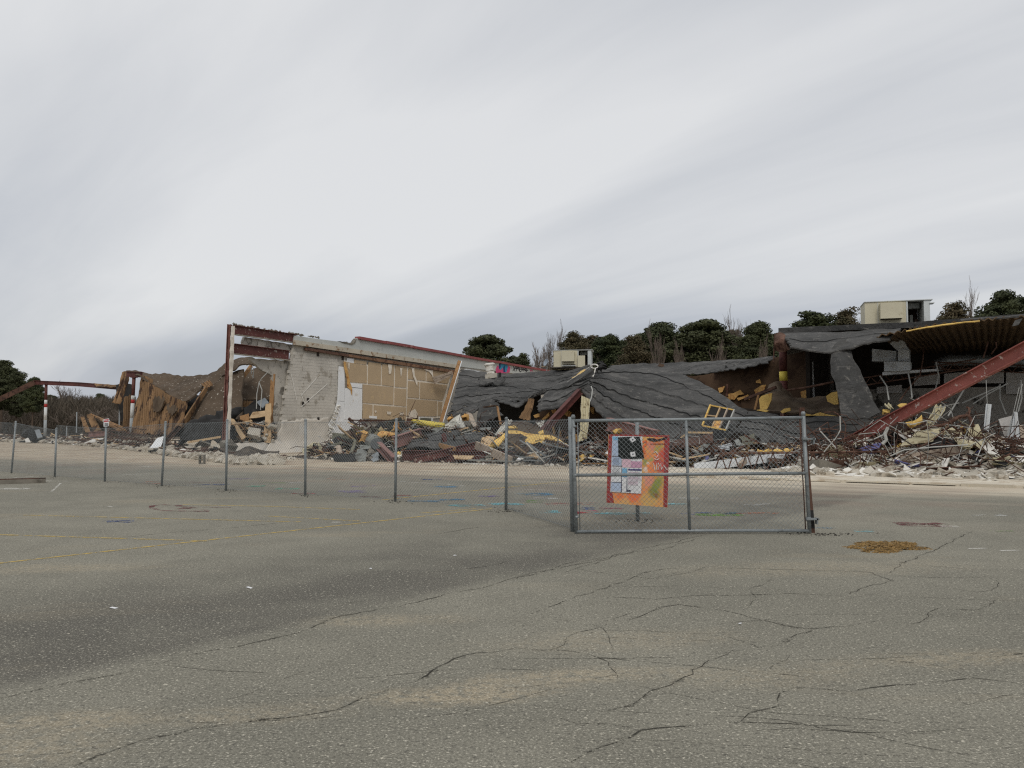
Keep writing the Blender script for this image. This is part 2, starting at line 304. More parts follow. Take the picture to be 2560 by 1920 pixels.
for nm, c in dict(art_red=S(158, 58, 56), art_orange=S(238, 112, 48), art_green=S(124, 152, 50), art_tan=S(222, 168, 92), art_pink=S(226, 150, 140), art_black=S(52, 44, 44), art_white=S(232, 214, 204),
                  paper_white=S(226, 226, 226), paper_blue=S(176, 192, 216), paper_sky=S(120, 180, 216), paper_pink=S(226, 188, 200), paper_rose=S(208, 156, 182), paper_navy=S(62, 62, 120),
                  paper_ink=S(70, 72, 96), film_black=S(26, 32, 30), sign_white=S(232, 232, 232), sign_red=S(196, 52, 62), ink_black=S(44, 44, 46),
                  graf_blue=S(46, 140, 172), graf_pink=S(206, 70, 118), graf_black=S(60, 58, 60), graf_navy=S(36, 60, 110), dish_grey=S(150, 160, 170), cable_grey=S(176, 176, 170), cable_dark=S(70, 62, 56)).items():
    mat(nm, c, 0.6, 0.07, 3, fine=0.04)

# ------------------------------------------------------------------ mesh helpers
def wloc(o):
    v = V((0, 0, 0))
    while o: v += o.location; o = o.parent
    return v
class MB:
    def __init__(s): s.v = []; s.f = []
    def add(s, vs, fs):
        k = len(s.v); s.v.extend(vs); s.f.extend([tuple(i + k for i in f) for f in fs]); return s
    def box(s, c, a, b, d):
        vs = [c + a * i + b * j + d * k for k in (-1, 1) for j in (-1, 1) for i in (-1, 1)]
        return s.add(vs, [(0, 2, 3, 1), (4, 5, 7, 6), (0, 1, 5, 4), (2, 6, 7, 3), (0, 4, 6, 2), (1, 3, 7, 5)])
    def bar(s, p, q, w, h, up=Z, sh=0.0):
        d = q - p
        x = d.cross(up)
        if x.length < 1e-4: x = d.cross(V((1, 0, 0.1)))
        x.normalize(); y = x.cross(d).normalized()
        return s.box((p + q) / 2 + y * sh, d / 2, x * (w / 2), y * (h / 2))
    def ibeam(s, p, q, h, w, up=Z, tf=0.03, tw=0.025):
        d = q - p; x = d.cross(up)
        if x.length < 1e-4: x = d.cross(V((1, 0, 0)))
        x.normalize(); y = x.cross(d).normalized(); c = (p + q) / 2
        a, b, t2, w2 = h / 2, w / 2, tf, tw / 2
        prof = [(-b, -a), (b, -a), (b, -a + t2), (w2, -a + t2), (w2, a - t2), (b, a - t2), (b, a), (-b, a), (-b, a - t2), (-w2, a - t2), (-w2, -a + t2), (-b, -a + t2)]
        vs = [e + x * i + y * j for e in (p, q) for i, j in prof]; n = len(prof)
        fs = [(i, (i + 1) % n, n + (i + 1) % n, n + i) for i in range(n)]
        fs += [(11, 2, 1, 0), (10, 3, 2, 11), (9, 4, 3, 10), (8, 5, 4, 9), (7, 6, 5, 8)]
        fs += [tuple(n + i for i in f[::-1]) for f in fs[-5:]]
        return s.add(vs, fs)
    def channel(s, p, q, h, w, up=Z, t=0.03):
        d = q - p; x = d.cross(up).normalized(); y = x.cross(d).normalized()
        s.box((p + q) / 2, d / 2, x * (t / 2), y * (h / 2))
        for k in (-1, 1): s.box((p + q) / 2 + y * (k * (h - t) / 2) + x * (w / 2 + t * 0.51), d / 2, x * (w / 2), y * (t / 2))
        return s
    def tube(s, pts, r, n=6, caps=True):
        pts = [V(p) for p in pts]; rs = r if isinstance(r, (list, tuple)) else [r] * len(pts); rings = []
        ref = V((0.31, 0.17, 0.93))
        for i, p in enumerate(pts):
            d = (pts[min(i + 1, len(pts) - 1)] - pts[max(i - 1, 0)])
            if d.length < 1e-7: d = Z.copy()
            d.normalize(); x = d.cross(ref)
            if x.length < 0.05: x = d.cross(V((1, 0, 0)))
            x.normalize(); y = d.cross(x)
            rings.append([p + (x * math.cos(2 * math.pi * k / n) + y * math.sin(2 * math.pi * k / n)) * rs[i] for k in range(n)])
        vs = [v for rg in rings for v in rg]; fs = []
        for i in range(len(pts) - 1):
            for k in range(n): a = i * n + k; b = i * n + (k + 1) % n; fs.append((a, b, b + n, a + n))
        if caps: fs.append(tuple(range(n - 1, -1, -1))); fs.append(tuple((len(pts) - 1) * n + k for k in range(n)))
        return s.add(vs, fs)
    def lathe(s, c, prof, n=20, ax=Z):
        x = ax.cross(V((0.3, 1, 0.2))).normalized(); y = ax.cross(x).normalized()
        vs = [c + ax * h + (x * math.cos(2 * math.pi * k / n) + y * math.sin(2 * math.pi * k / n)) * r for r, h in prof for k in range(n)]
        fs = [(i * n + k, i * n + (k + 1) % n, (i + 1) * n + (k + 1) % n, (i + 1) * n + k) for i in range(len(prof) - 1) for k in range(n)]
        fs += [tuple(range(n))[::-1], tuple((len(prof) - 1) * n + k for k in range(n))]
        return s.add(vs, fs)
    def prism(s, pts, thick, nrm=None, torn=0.0, step=0.4, seed=0):
        pts = [V(p) for p in pts]
        n = V((0, 0, 0))
        for i in range(len(pts)): a, b = pts[i], pts[(i + 1) % len(pts)]; n += (a - pts[0]).cross(b - pts[0])
        n.normalize(); c = sum(pts, V((0, 0, 0))) / len(pts)
        if n.dot(EYE - c) < 0: n = -n; pts = pts[::-1]
        if torn:
            out = []
            for i in range(len(pts)):
                a, b = pts[i], pts[(i + 1) % len(pts)]; k = max(1, int((b - a).length / step)); d = (b - a).normalized().cross(n)
                for j in range(k):
                    p = a.lerp(b, j / k); out.append(p + d * (nz(p.x * 2.3 + seed, p.y * 2.3, p.z * 2.9 + seed) * torn * (1.0 if j else 0.4)) + (b - a).normalized() * (R(-0.2, 0.2) * torn if j else 0))
            pts = out
        back = (nrm if nrm is not None else -n) * thick; k = len(pts)
        vs = pts + [p + back for p in pts]
        fs = [tuple(range(k)), tuple(range(2 * k - 1, k - 1, -1))] + [(i + k, (i + 1) % k + k, (i + 1) % k, i) for i in range(k)]
        return s.add(vs, fs)
    def chunk(s, c, sx, sy, sz, seed=None):
        rot = Matrix.Rotation(R(0, 6.28), 3, 'Z') @ Matrix.Rotation(R(-0.6, 0.6), 3, 'X') @ Matrix.Rotation(R(-0.6, 0.6), 3, 'Y')
        vs = []
        for k in (-1, 1):
            for j in (-1, 1):
                for i in (-1, 1): vs.append(c + rot @ V((i * sx * R(0.55, 1.1), j * sy * R(0.55, 1.1), k * sz * R(0.55, 1.1))))
        vs += [c + rot @ V((R(-.3, .3) * sx, R(-.3, .3) * sy, sz * R(1.0, 1.4)))]
        return s.add(vs, [(0, 2, 3, 1), (4, 5, 8), (5, 7, 8), (7, 6, 8), (6, 4, 8), (0, 1, 5, 4), (2, 6, 7, 3), (0, 4, 6, 2), (1, 3, 7, 5)])
    def shard(s, c, l, w_, h, tilt=0.7):
        rot = Matrix.Rotation(R(0, 6.28), 3, 'Z') @ Matrix.Rotation(R(-tilt, tilt), 3, 'X') @ Matrix.Rotation(R(-tilt, tilt), 3, 'Y')
        vs = [c + rot @ V((i * l * R(0.7, 1.1), j * w_ * R(0.6, 1.1), k * h)) for k in (-1, 1) for j in (-1, 1) for i in (-1, 1)]
        return s.add(vs, [(0, 2, 3, 1), (4, 5, 7, 6), (0, 1, 5, 4), (2, 6, 7, 3), (0, 4, 6, 2), (1, 3, 7, 5)])
    def build(s, name, m, parent=None, smooth=False, local=False):
        me = bpy.data.meshes.new(name); o = bpy.data.objects.new(name, me); COL.objects.link(o); vs = s.v
        if parent is None and not local:
            lo = V((min(v.x for v in vs), min(v.y for v in vs), min(v.z for v in vs))); hi = V((max(v.x for v in vs), max(v.y for v in vs), 0))
            off = V(((lo.x + hi.x) / 2, (lo.y + hi.y) / 2, lo.z)); vs = [v - off for v in vs]; o.location = off
        elif parent is not None:
            o.parent = parent
            if not local: o.location = -wloc(parent)
        me.from_pydata(vs, [], s.f); me.update()
        if smooth: me.polygons.foreach_set('use_smooth', [True] * len(me.polygons))
        me.materials.append(MATS[m])
        if getattr(s, 'mi', None): me.materials.append(MATS['membrane_edge']); me.polygons.foreach_set('material_index', s.mi)
        return o
def crm(p0, p1, p2, p3, t):
    return 0.5 * ((2 * p1) + (p2 - p0) * t + (2 * p0 - 5 * p1 + 4 * p2 - p3) * t * t + (3 * p1 - p0 - 3 * p2 + p3) * t ** 3)
def cr(arr, x):
    n = len(arr) - 1; x = min(max(x, 0), 1) * n; i = min(int(x), n - 1) if n else 0; t = x - i
    if n == 0: return arr[0]
    if n == 1: return arr[0].lerp(arr[1], t)
    p1, p2 = arr[i], arr[i + 1]; p0 = arr[i - 1] if i else p1 * 2 - p2; p3 = arr[i + 2] if i + 2 <= n else p2 * 2 - p1
    return crm(p0, p1, p2, p3, t)
def sheet(rows, nu, nv, thick=0.03, amp=0.05, scale=0.6, corr=None, rag=0.0, seams=0, lip=0.035, seed=0, hole=None, fold=0.0, crease=0.0):
    """draped or bent sheet through a net of points; corr = (axis, wavelength, depth) makes it ribbed"""
    Lu = sum((cr(r_, 1) - cr(r_, 0)).length for r_ in rows) / len(rows)
    Lv = sum((rows[-1][j] - rows[0][j]).length for j in (0, -1)) / 2
    if corr:
        if corr[0] == 'u': nu = min(400, max(nu, int(Lu / corr[1] * 4)))
        else: nv = min(400, max(nv, int(Lv / corr[1] * 4)))
    vl = [i / nv for i in range(nv + 1)]; dark = set()
    if seams:
        ew = min(0.25 / seams, 0.035 / max(Lv, 0.1))
        for k in range(1, seams): vl += [k / seams - ew, k / seams]
        vl = sorted(set(round(x_, 6) for x_ in vl)); nv = len(vl) - 1
        for k in range(1, seams): dark.update(i for i in range(nv) if k / seams - ew - 1e-5 <= vl[i] < k / seams - 1e-5)
    if corr and len(corr) > 3: nu = min(400, int(Lu / corr[1]) * 6)
    Q = []
    for i in range(nv + 1):
        line = []
        for j in range(nu + 1):
            uu, vv = j / nu, vl[i]
            if rag:
                a = rag / Lu * abs(nz(vv * Lv * 1.3 + seed, 3.1)) * 1.6; b = rag / Lu * abs(nz(vv * Lv * 1.3 + seed, 9.7)) * 1.6
                c = rag / Lv * abs(nz(uu * Lu * 1.3 + seed, 5.3)) * 1.6; d = rag / Lv * abs(nz(uu * Lu * 1.3 + seed, 1.9)) * 2.2 + rag / Lv * abs(nz(uu * Lu * 4.1 + seed, 2.9)) * 0.7
                uu = a + uu * (1 - a - b); vv = c + vv * (1 - c - d)
            line.append(cr([cr(r_, uu) for r_ in rows], vv))
        Q.append(line)
    sgn = None; N = []
    ci, cj = nv // 2, nu // 2
    for i in range(nv + 1):
        ln = []
        for j in range(nu + 1):
            du = Q[i][min(j + 1, nu)] - Q[i][max(j - 1, 0)]; dv = Q[min(i + 1, nv)][j] - Q[max(i - 1, 0)][j]
            n = du.cross(dv)
            if n.length > 1e-9: n.normalize()
            ln.append(n)
        N.append(ln)
    sgn = 1 if N[ci][cj].dot(EYE - Q[ci][cj]) >= 0 else -1
    top = []; bot = []
    for i in range(nv + 1):
        for j in range(nu + 1):
            p, n = Q[i][j], N[i][j] * sgn
            h = noise.noise(p * scale + V((seed, 0, 0))) * amp + noise.noise(p * scale * 3.1 + V((0, seed, 0))) * amp * 0.35
            if crease: h += crease * (noise.noise(V((vl[i] * 5 + seed, j / nu * 1.3, seed))) + 0.25 * noise.noise(V((vl[i] * 13 + seed, j / nu * 2.0, 7.7))))
            if fold: h += fold * (abs(noise.noise(V((p.x * 0.55, p.y * 0.55, p.z * 1.9 + seed)))) ** 0.7 - 0.3)
            if corr:
                ph = (j / nu * Lu if corr[0] == 'u' else i / nv * Lv) / corr[1] * 2 * math.pi
                if len(corr) > 3: h -= corr[2] * (1 if j % 6 in (0, 1) else 0)
                else: h += max(-1, min(1, 1.7 * math.sin(ph))) * corr[2]
            if seams: h += lip * ((vl[i] * seams + 1e-6) % 1.0)
            top.append(p + n * h); bot.append(p + n * (h - thick))
    fs = []
    for i in range(nv):
        for j in range(nu):
            if hole and hole((j + .5) / nu, (i + .5) / nv): continue
            a = i * (nu + 1) + j; f = (a, a + 1, a + nu + 2, a + nu + 1); fs.append(f if sgn < 0 else f[::-1])
    ed = {}
    for f in fs:
        for k in range(4): e_ = (f[k], f[(k + 1) % 4]); ed[e_] = 1
    K = len(top); allf = list(fs) + [tuple(x + K for x in f[::-1]) for f in fs]
    for (a, b) in ed:
        if (b, a) not in ed: allf.append((b, a, a + K, b + K))
    r_ = MB().add(top + bot, allf)
    if seams: r_.mi = [1 if (i_ < len(fs) and (min(f) // (nu + 1)) in dark and nz((min(f) % (nu + 1)) / nu * 7, min(f) // (nu + 1) * 3.7, seed) > -0.3) else 0 for i_, f in enumerate(allf)]
    return r_
def tag(o, label=None, cat=None, group=None, kind=None):
    if label: o['label'] = label
    if cat: o['category'] = cat
    if group: o['group'] = group
    if kind: o['kind'] = kind
    return o
def empty(name, loc, label=None, cat=None, group=None, kind=None):
    o = bpy.data.objects.new(name, None); COL.objects.link(o); o.location = loc; o.empty_display_size = 0.3; return tag(o, label, cat, group, kind)
def one(name, mb, m, label, cat, group=None, smooth=False): return tag(mb.build(name, m, None, smooth), label, cat, group)
def stuff(name, mb, m, label, cat, smooth=False): return tag(mb.build(name, m, None, smooth), label, cat, None, 'stuff')
def dup(o, parent=None):
    c = o.copy(); COL.objects.link(c); c.parent = parent
    for ch in o.children: dup(ch, c)
    return c

# ------------------------------------------------------------------ ground
def struct(name, mb, m, parent=None): 
    o = mb.build(name, m, parent)
    if parent is None: o['kind'] = 'structure'
    return o
struct('terrain', MB().add([V((-1500, -300, -0.06)), V((1500, -300, -0.06)), V((1500, 2500, -0.06)), V((-1500, 2500, -0.06))], [(0, 1, 2, 3)]), 'soil')
gv = []; gf = []
NX, NY = 60, 60
for j in range(NY + 1):
    for i in range(NX + 1):
        x_, y_ = -90 + 180 * i / NX, -25 + 125 * j / NY; gv.append(V((x_, y_, 0)))
for j in range(NY):
    for i in range(NX): a = j * (NX + 1) + i; gf.append((a, a + 1, a + NX + 2, a + NX + 1))
ground = struct('asphalt_ground', MB().add(gv, gf), 'asphalt')

def ribbon(pts, w, z, jag=0.0, mb=None, wvar=0.0, seed=0.0):
    """flat strip along ground points"""
    mb = mb or MB(); L = []
    for i in range(len(pts) - 1):
        k = max(1, int((pts[i + 1] - pts[i]).length / 0.09)) if jag else 1
        L += [pts[i].lerp(pts[i + 1], j / k) for j in range(k)]
    L.append(pts[-1]); vs = []
    for i, p in enumerate(L):
        d = (L[min(i + 1, len(L) - 1)] - L[max(i - 1, 0)]).normalized(); n = V((-d.y, d.x, 0))
        o = n * ((nz(p.x * 1.7, p.y * 1.7, seed) + 0.5 * nz(p.x * 6, p.y * 6, seed) + 0.22 * nz(p.x * 17, p.y * 17, seed)) * jag) if jag else V((0, 0, 0))
        ww = w * (1 + wvar * nz(p.x * 3, p.y * 3, seed + 5)) * (0.35 + 0.65 * min(1, min(i, len(L) - 1 - i) / 4) if wvar else 1)
        vs += [p + o - n * ww / 2 + Z * z, p + o + n * ww / 2 + Z * z]
    mb.add(vs, [(2 * i, 2 * i + 2, 2 * i + 3, 2 * i + 1) for i in range(len(L) - 1)]); return mb
def gp(*pts): return [G(a, b) for a, b in pts]
# cracks, traced on the ground (photo pixels)
c6 = lambda *p: [G(1280 + a * 0.5787, 1200 + b * 0.5787) for a, b in p]
c5 = lambda *p: [G(a * 0.5787, 1200 + b * 0.5787) for a, b in p]
cracks = [
    (c5((0, 945), (300, 880), (520, 835), (880, 745), (1280, 660), (1500, 590), (1900, 500), (2212, 430), (2650, 330), (2900, 270), (3060, 235)), 0.022),
    (c5((330, 1235), (600, 1130), (830, 1070), (1250, 1030), (1500, 975), (1850, 845), (2010, 760), (2212, 722)), 0.02),
    (c5((980, 945), (1150, 885), (1330, 830)), 0.014), (c5((1350, 540), (1600, 520)), 0.010),
    (c5((500, 250), (900, 215), (1280, 180)), 0.02), (c5((1850, 240), (2100, 200), (2212, 195)), 0.02), (c5((1800, 405), (1980, 390), (2212, 350)), 0.02),
    (c6((0, 722), (150, 735), (260, 742), (400, 790), (480, 860)), 0.016), (c6((150, 735), (260, 670), (480, 610), (620, 550), (720, 538), (930, 560), (1060, 600), (1240, 635), (1300, 640), (1450, 635), (1560, 610)), 0.018),
    (c6((90, 580), (200, 535), (260, 500), (330, 488), (470, 440), (600, 395), (760, 378)), 0.018), (c6((330, 488), (450, 505), (600, 515), (760, 500), (1000, 500), (1240, 492), (1430, 498)), 0.018),
    (c6((1020, 470), (1120, 430)), 0.014), (c6((1020, 470), (1060, 495), (1015, 545)), 0.012), (c6((1440, 490), (1620, 435), (1560, 400), (1300, 388), (860, 380)), 0.018),
    (c6((1620, 405), (1700, 360), (1780, 325), (1870, 280), (1990, 220)), 0.02), (c6((1600, 410), (1800, 420), (2100, 420)), 0.016), (c6((1290, 650), (1210, 690), (1150, 720), (1060, 730), (920, 680)), 0.02),
    (c6((1700, 620), (1780, 600), (1840, 555), (1860, 560), (2000, 560), (2110, 535)), 0.018), (c6((240, 1215), (330, 1175), (440, 1130), (550, 1078), (720, 1065), (990, 1048), (1200, 1060), (1520, 1075)), 0.022),
    (c6((550, 1078), (400, 1062), (280, 1050), (220, 1020)), 0.016), (c6((990, 1048), (1010, 1005), (1110, 970), (1100, 940), (1160, 920), (1270, 895)), 0.022),
    (c6((1290, 900), (1420, 915), (1600, 885), (1830, 878), (2000, 862), (2212, 885)), 0.02), (c6((1420, 1080), (1600, 1120), (1800, 1150), (2010, 1185)), 0.016), (c6((420, 1010), (560, 960), (600, 915), (760, 835), (900, 770), (960, 735)), 0.014),
    (c6((1830, 460), (2000, 480), (2080, 470), (2120, 430)), 0.012), (c6((1120, 820), (1200, 780), (1215, 760)), 0.012), (c6((230, 400), (480, 320), (640, 300), (800, 250)), 0.016), (c6((1460, 970), (1540, 1010), (1610, 970)), 0.010),
    (c6((250, 380), (620, 430), (860, 375)), 0.012), (c6((2000, 862), (1800, 790), (1500, 770)), 0.010), (c6((0, 430), (250, 360), (480, 320)), 0.018), (c5((60, 1200), (330, 1180), (600, 1130)), 0.010)]
for i, (pts, w_) in enumerate(cracks): ribbon(pts, w_ * 3.2, 0.002, 0.085, None, 0.5, i * 3.3).build('crack', 'crack_halo', ground); ribbon(pts, w_ * 0.6, 0.003, 0.085, None, 0.5, i * 3.3).build('crack', 'crack_fill', ground)
for i in range(32):                       # finer crazing between the main cracks
    a = G(R(1250, 2560), 1400 + 500 * random.random() ** 1.4) if i % 6 else G(R(300, 1250), R(1560, 1850)); an = R(-.5, .9); pts = [a]
    for k in range(random.randint(3, 7)): an += R(-.45, .45); pts.append(pts[-1] + V((math.cos(an) * 1.5, math.sin(an), 0)) * R(.12, .3))
    ribbon(pts, R(.004, .008), 0.0025, 0.03, None, 0.9, i * 1.3).build('crack', 'crack_fill', ground)
# parking lines
for pts, w_ in ((gp((-60, 1415), (856, 1313), (1230, 1272)), 0.075), (gp((-40, 1336), (521, 1353)), 0.075), (gp((60, 1288), (752, 1305)), 0.075), (gp((457, 1262), (671, 1266), (900, 1274)), 0.07),
                (gp((957, 1250), (1302, 1215), (1420, 1203)), 0.12), (gp((1050, 1283), (1190, 1272)), 0.06), (gp((660, 1290), (900, 1303)), 0.06)):
    ribbon(pts, w_, 0.004).build('parking_line', 'yellow_paint', ground)
for pts, w_ in ((gp((20, 1196), (105, 1190)), 0.10), (gp((92, 1201), (130, 1203)), 0.12), (gp((145, 1204), (172, 1203)), 0.10), (gp((0, 1222), (72, 1222)), 0.5), (gp((128, 1230), (152, 1208)), 0.06), (gp((305, 1187), (372, 1185)), 0.12),
                (gp((358, 1167), (380, 1168)), 0.4), (gp((2351, 1316), (2397, 1317)), 0.22), (gp((2420, 1372), (2465, 1371)), 0.06), (gp((2500, 1377), (2546, 1376)), 0.06), (gp((270, 1266), (283, 1267)), 0.08), (gp((830, 1306), (850, 1306)), 0.09),
                (gp((1000, 1204), (1160, 1214)), 0.08), (gp((1310, 1224), (1420, 1227)), 0.1)):
    ribbon(pts, w_, 0.004).build('paint_mark', 'white_paint_worn', ground)
# chalk and spray scribbles
def chalk(px, py, wpx, hm, col, k=3):
    mb = MB()
    for q in range(k):
        x0 = px - wpx / 2 + R(-0.1, 0.1) * wpx; y0 = py + R(-1, 1) * 2.2
        pts = [G(x0 + wpx * f, y0 + R(-1.3, 1.3)) for f in (0, 0.33, 0.66, 1.0)]
        ribbon(pts, hm * R(0.6, 1.2), 0.005 + 0.001 * q, 0.05, mb)
    mb.build('chalk_mark', 'chalk_' + col, ground)
for a in [(1010, 1241, 40, .12, 'red'), (945, 1243, 90, .06, 'maroon'), (640, 1217, 44, .3, 'teal'), (720, 1223, 56, .3, 'teal'), (735, 1206, 40, .1, 'white'), (905, 1216, 60, .12, 'purple'), (880, 1229, 70, .25, 'purple'), (690, 1208, 60, .1, 'green'),
          (1060, 1255, 70, .2, 'blue'), (1130, 1250, 60, .25, 'blue'), (1120, 1218, 60, .3, 'blue'), (1160, 1265, 90, .25, 'cyan'), (1265, 1262, 70, .35, 'cyan'), (1345, 1236, 60, .5, 'blue'), (1370, 1247, 60, .2, 'white'), (1335, 1253, 40, .3, 'green'), (1375, 1279, 46, .3, 'cyan'),
          (1445, 1281, 30, .3, 'red'), (1465, 1279, 60, .12, 'pink'), (1470, 1272, 36, .3, 'navy'), (1530, 1272, 60, .15, 'magenta'), (1800, 1287, 110, .35, 'green'), (1780, 1284, 150, .2, 'navy'), (1900, 1283, 100, .2, 'orange'), (1560, 1285, 140, .08, 'cyan'),
          (2300, 1311, 120, .35, 'maroon'), (2050, 1319, 60, .12, 'blue'), (2160, 1328, 44, .06, 'cyan'), (520, 1205, 90, .08, 'maroon'), (520, 1213, 90, .2, 'navy'), (380, 1206, 40, .2, 'orange'), (300, 1304, 60, .16, 'navy'), (1080, 1197, 40, .2, 'navy'), (1430, 1260, 120, .12, 'red'),
          (1650, 1262, 120, .15, 'cyan'), (600, 1197, 60, .12, 'purple'), (1230, 1240, 50, .2, 'purple'), (2470, 1288, 80, .08, 'white'), (2500, 1327, 60, .05, 'green'), (850, 1196, 60, .1, 'orange'), (760, 1234, 60, .07, 'red'), (1890, 1262, 60, .1, 'white'), (1720, 1246, 50, .1, 'white')]: chalk(*a)
mb = MB(); fish = [(376, 1265), (400, 1262), (440, 1263), (490, 1270), (521, 1276), (518, 1279), (470, 1278), (410, 1277), (380, 1270), (376, 1265)]
ribbon(gp(*fish), 0.11, 0.005, 0.04, mb); ribbon(gp((440, 1266), (480, 1272), (440, 1273), (490, 1268), (580, 1269)), 0.09, 0.007, 0.04, mb)
mb.build('spray_scribble', 'chalk_maroon', ground)
# raised walk with a worn yellow kerb in front of the right-hand store
mb = MB(); mb.box(B(48, -4.6, 0.035), VD * 21, UD * 2.35, Z * 0.035); walk = struct('pavement', mb, 'sandy_concrete')
s0 = 27.0
for i in range(26):
    L = R(1.1, 1.9); yl = random.random() < 0.55
    mb = MB(); mb.box(B(s0 + L / 2, -7.03 + R(-.05, .03), 0.035), VD * (L / 2 - R(.01, .25)), UD * 0.075, Z * (0.045 + R(-.04, .012))); mb.build('kerb_stone', 'kerb_paint' if yl else 'sandy_concrete', walk); s0 += L
# scattered litter: pine straw heap, asphalt crumbs at post feet, paper scraps
mb = MB()
for i in range(900):
    a_ = R(0, 6.28); r_ = random.random() ** 0.7 * (1 + 0.7 * nz(math.cos(a_) * 1.6, math.sin(a_) * 1.6, 2.2)); p = G(2222 + math.cos(a_) * r_ * 88, 1368 + math.sin(a_) * r_ * 13)
    mb.shard(p + Z * R(0.003, 0.03) * (1.2 - r_), R(0.015, 0.05), R(0.003, 0.012), 0.004, 0.35)
stuff('pine_straw', mb, 'pine_straw', 'patch of brown pine straw and leaves on the asphalt right of the gate', 'leaf litter')
mb = MB()
for (px, py, wx, n) in ((1593, 1303, 90, 60), (2070, 1337, 110, 60), (137, 1193, 20, 14), (404, 1214, 60, 40), (565, 1227, 40, 30), (763, 1240, 40, 25), (988, 1255, 60, 40), (1265, 1277, 70, 40), (1990, 1331, 90, 40), (290, 1206, 60, 20)):
    for i in range(n):
        p = G(px + random.gauss(0, wx / 3), py + random.gauss(0, 2.6)); s_ = R(0.004, 0.02); mb.chunk(p + Z * s_ * 0.2, s_, s_ * 0.8, s_ * 0.3)
stuff('asphalt_crumbs', mb, 'black_bits', 'dark broken asphalt crumbs strewn round the fence post feet', 'crumbs')
for (px, py, l_, ps) in ((623, 1470, .06, ''), (284, 1521, .07, ''), (1137, 1389, .04, ''), (927, 1422, .05, ''), (1850, 1560, .03, '')):
    mb = MB(); p = G(px, py); mb.shard(p + Z * 0.006, l_ * .6, l_ * 0.3, 0.0015, 0.15); tag(mb.build('paper_scrap', 'paper_white'), 'tiny white paper scrap lying alone on the open asphalt', 'litter', 'white scraps on the asphalt')
# wheel stop at the left edge
mb = MB(); a, b = G(-60, 1212), G(114, 1207); mb.bar(a + Z * 0.06, b + Z * 0.06, 0.22, 0.13)
t_ = empty('wheel_stop', a, 'long low concrete wheel stop at the left edge below the fence', 'wheel stop')
mb.build('body', 'concrete_dark', t_); mb = MB(); mb.bar(a + Z * 0.135, b + Z * 0.135, 0.12, 0.03); mb.build('cap', 'rust_dark', t_)

# ------------------------------------------------------------------ chain-link fence
def mesh_panel(b0, b1, t0, t1, pitch=0.078, r=0.0026, bulge=0.03):
    mb = MB(); L = (b1 - b0).length; H = ((t0 - b0).length + (t1 - b1).length) / 2; nrm = (b1 - b0).cross(t0 - b0).normalized()
    def pt(a, b, off):
        u_, v_ = a / L, b / H; p = b0.lerp(b1, u_).lerp(t0.lerp(t1, u_), v_)
        return p + nrm * (off + bulge * math.sin(math.pi * u_) * (0.4 + nz(u_ * 3, v_ * 2, b0.x)))
    k = -int(H / pitch) - 1
    while k * pitch < L + H:
        for sg in (1, -1):
            # a = c + sg*b  with b in 0..H
            c = k * pitch if sg == 1 else k * pitch
            lo, hi = 0.0, H
            if sg == 1: lo, hi = max(lo, -c), min(hi, L - c)
            else: lo, hi = max(lo, c - L), min(hi, c)
            if hi - lo > 0.01: mb.tube([pt(c + sg * (lo + (hi - lo) * f), lo + (hi - lo) * f, 0.0015 * sg) for f in (0, 0.5, 1)], r, 3, False)
        k += 1
    return mb
posts = [((39.5, 1055), (28.5, 1183)), ((141, 1072), (137, 1192)), ((265, 1068), (262, 1204)), ((414, 1056), (404, 1215)), ((568, 1051), (565, 1227)), ((764, 1051), (763, 1239)), ((991, 1049), (988, 1254)), ((1266, 1047), (1265, 1276))]
PB = [G(*b) for t_, b in posts]; PTp = [P(t_[0], t_[1], G(*b).y) for t_, b in posts]
gl_b = G(1437, 1330); gl_t = P(1431, 1042, gl_b.y)
PB.insert(0, G(-60, 1176)); PTp.insert(0, P(-52, 1050, PB[0].y))
fence = empty('chain_link_fence', PB[4], 'grey chain link fence without top rail running left from the gate', 'fence')
for i, (b, t_) in enumerate(zip(PB, PTp)):
    po = MB().tube([b - Z * 0.03, t_], 0.031, 8).build('post', 'fence_steel', fence, True)
    mb = MB().lathe(t_, [(0.036, -0.01), (0.036, 0.015), (0.024, 0.03), (0.006, 0.04)], 8); mb.build('post_cap', 'fence_steel', po)
for i in range(len(PB)):
    b0, t0 = PB[i], PTp[i]; b1, t1 = (PB[i + 1], PTp[i + 1]) if i + 1 < len(PB) else (gl_b, gl_t)
    if i == 2: t0 = b0 + (t0 - b0) * 1.1
    mesh_panel(b0 + Z * 0.04, b1 + Z * 0.04, t0 - Z * 0.03, t1 - Z * 0.03).build('wire_mesh', 'fence_steel', fence)
    MB().tube([b0 + Z * 0.05, b1 + Z * 0.05], 0.003, 4).build('tension_wire', 'fence_steel', fence)
    MB().tube([t0 - Z * 0.04, t0.lerp(t1, .5) - Z * 0.07, t1 - Z * 0.04], 0.003, 4).build('tension_wire', 'fence_steel', fence)
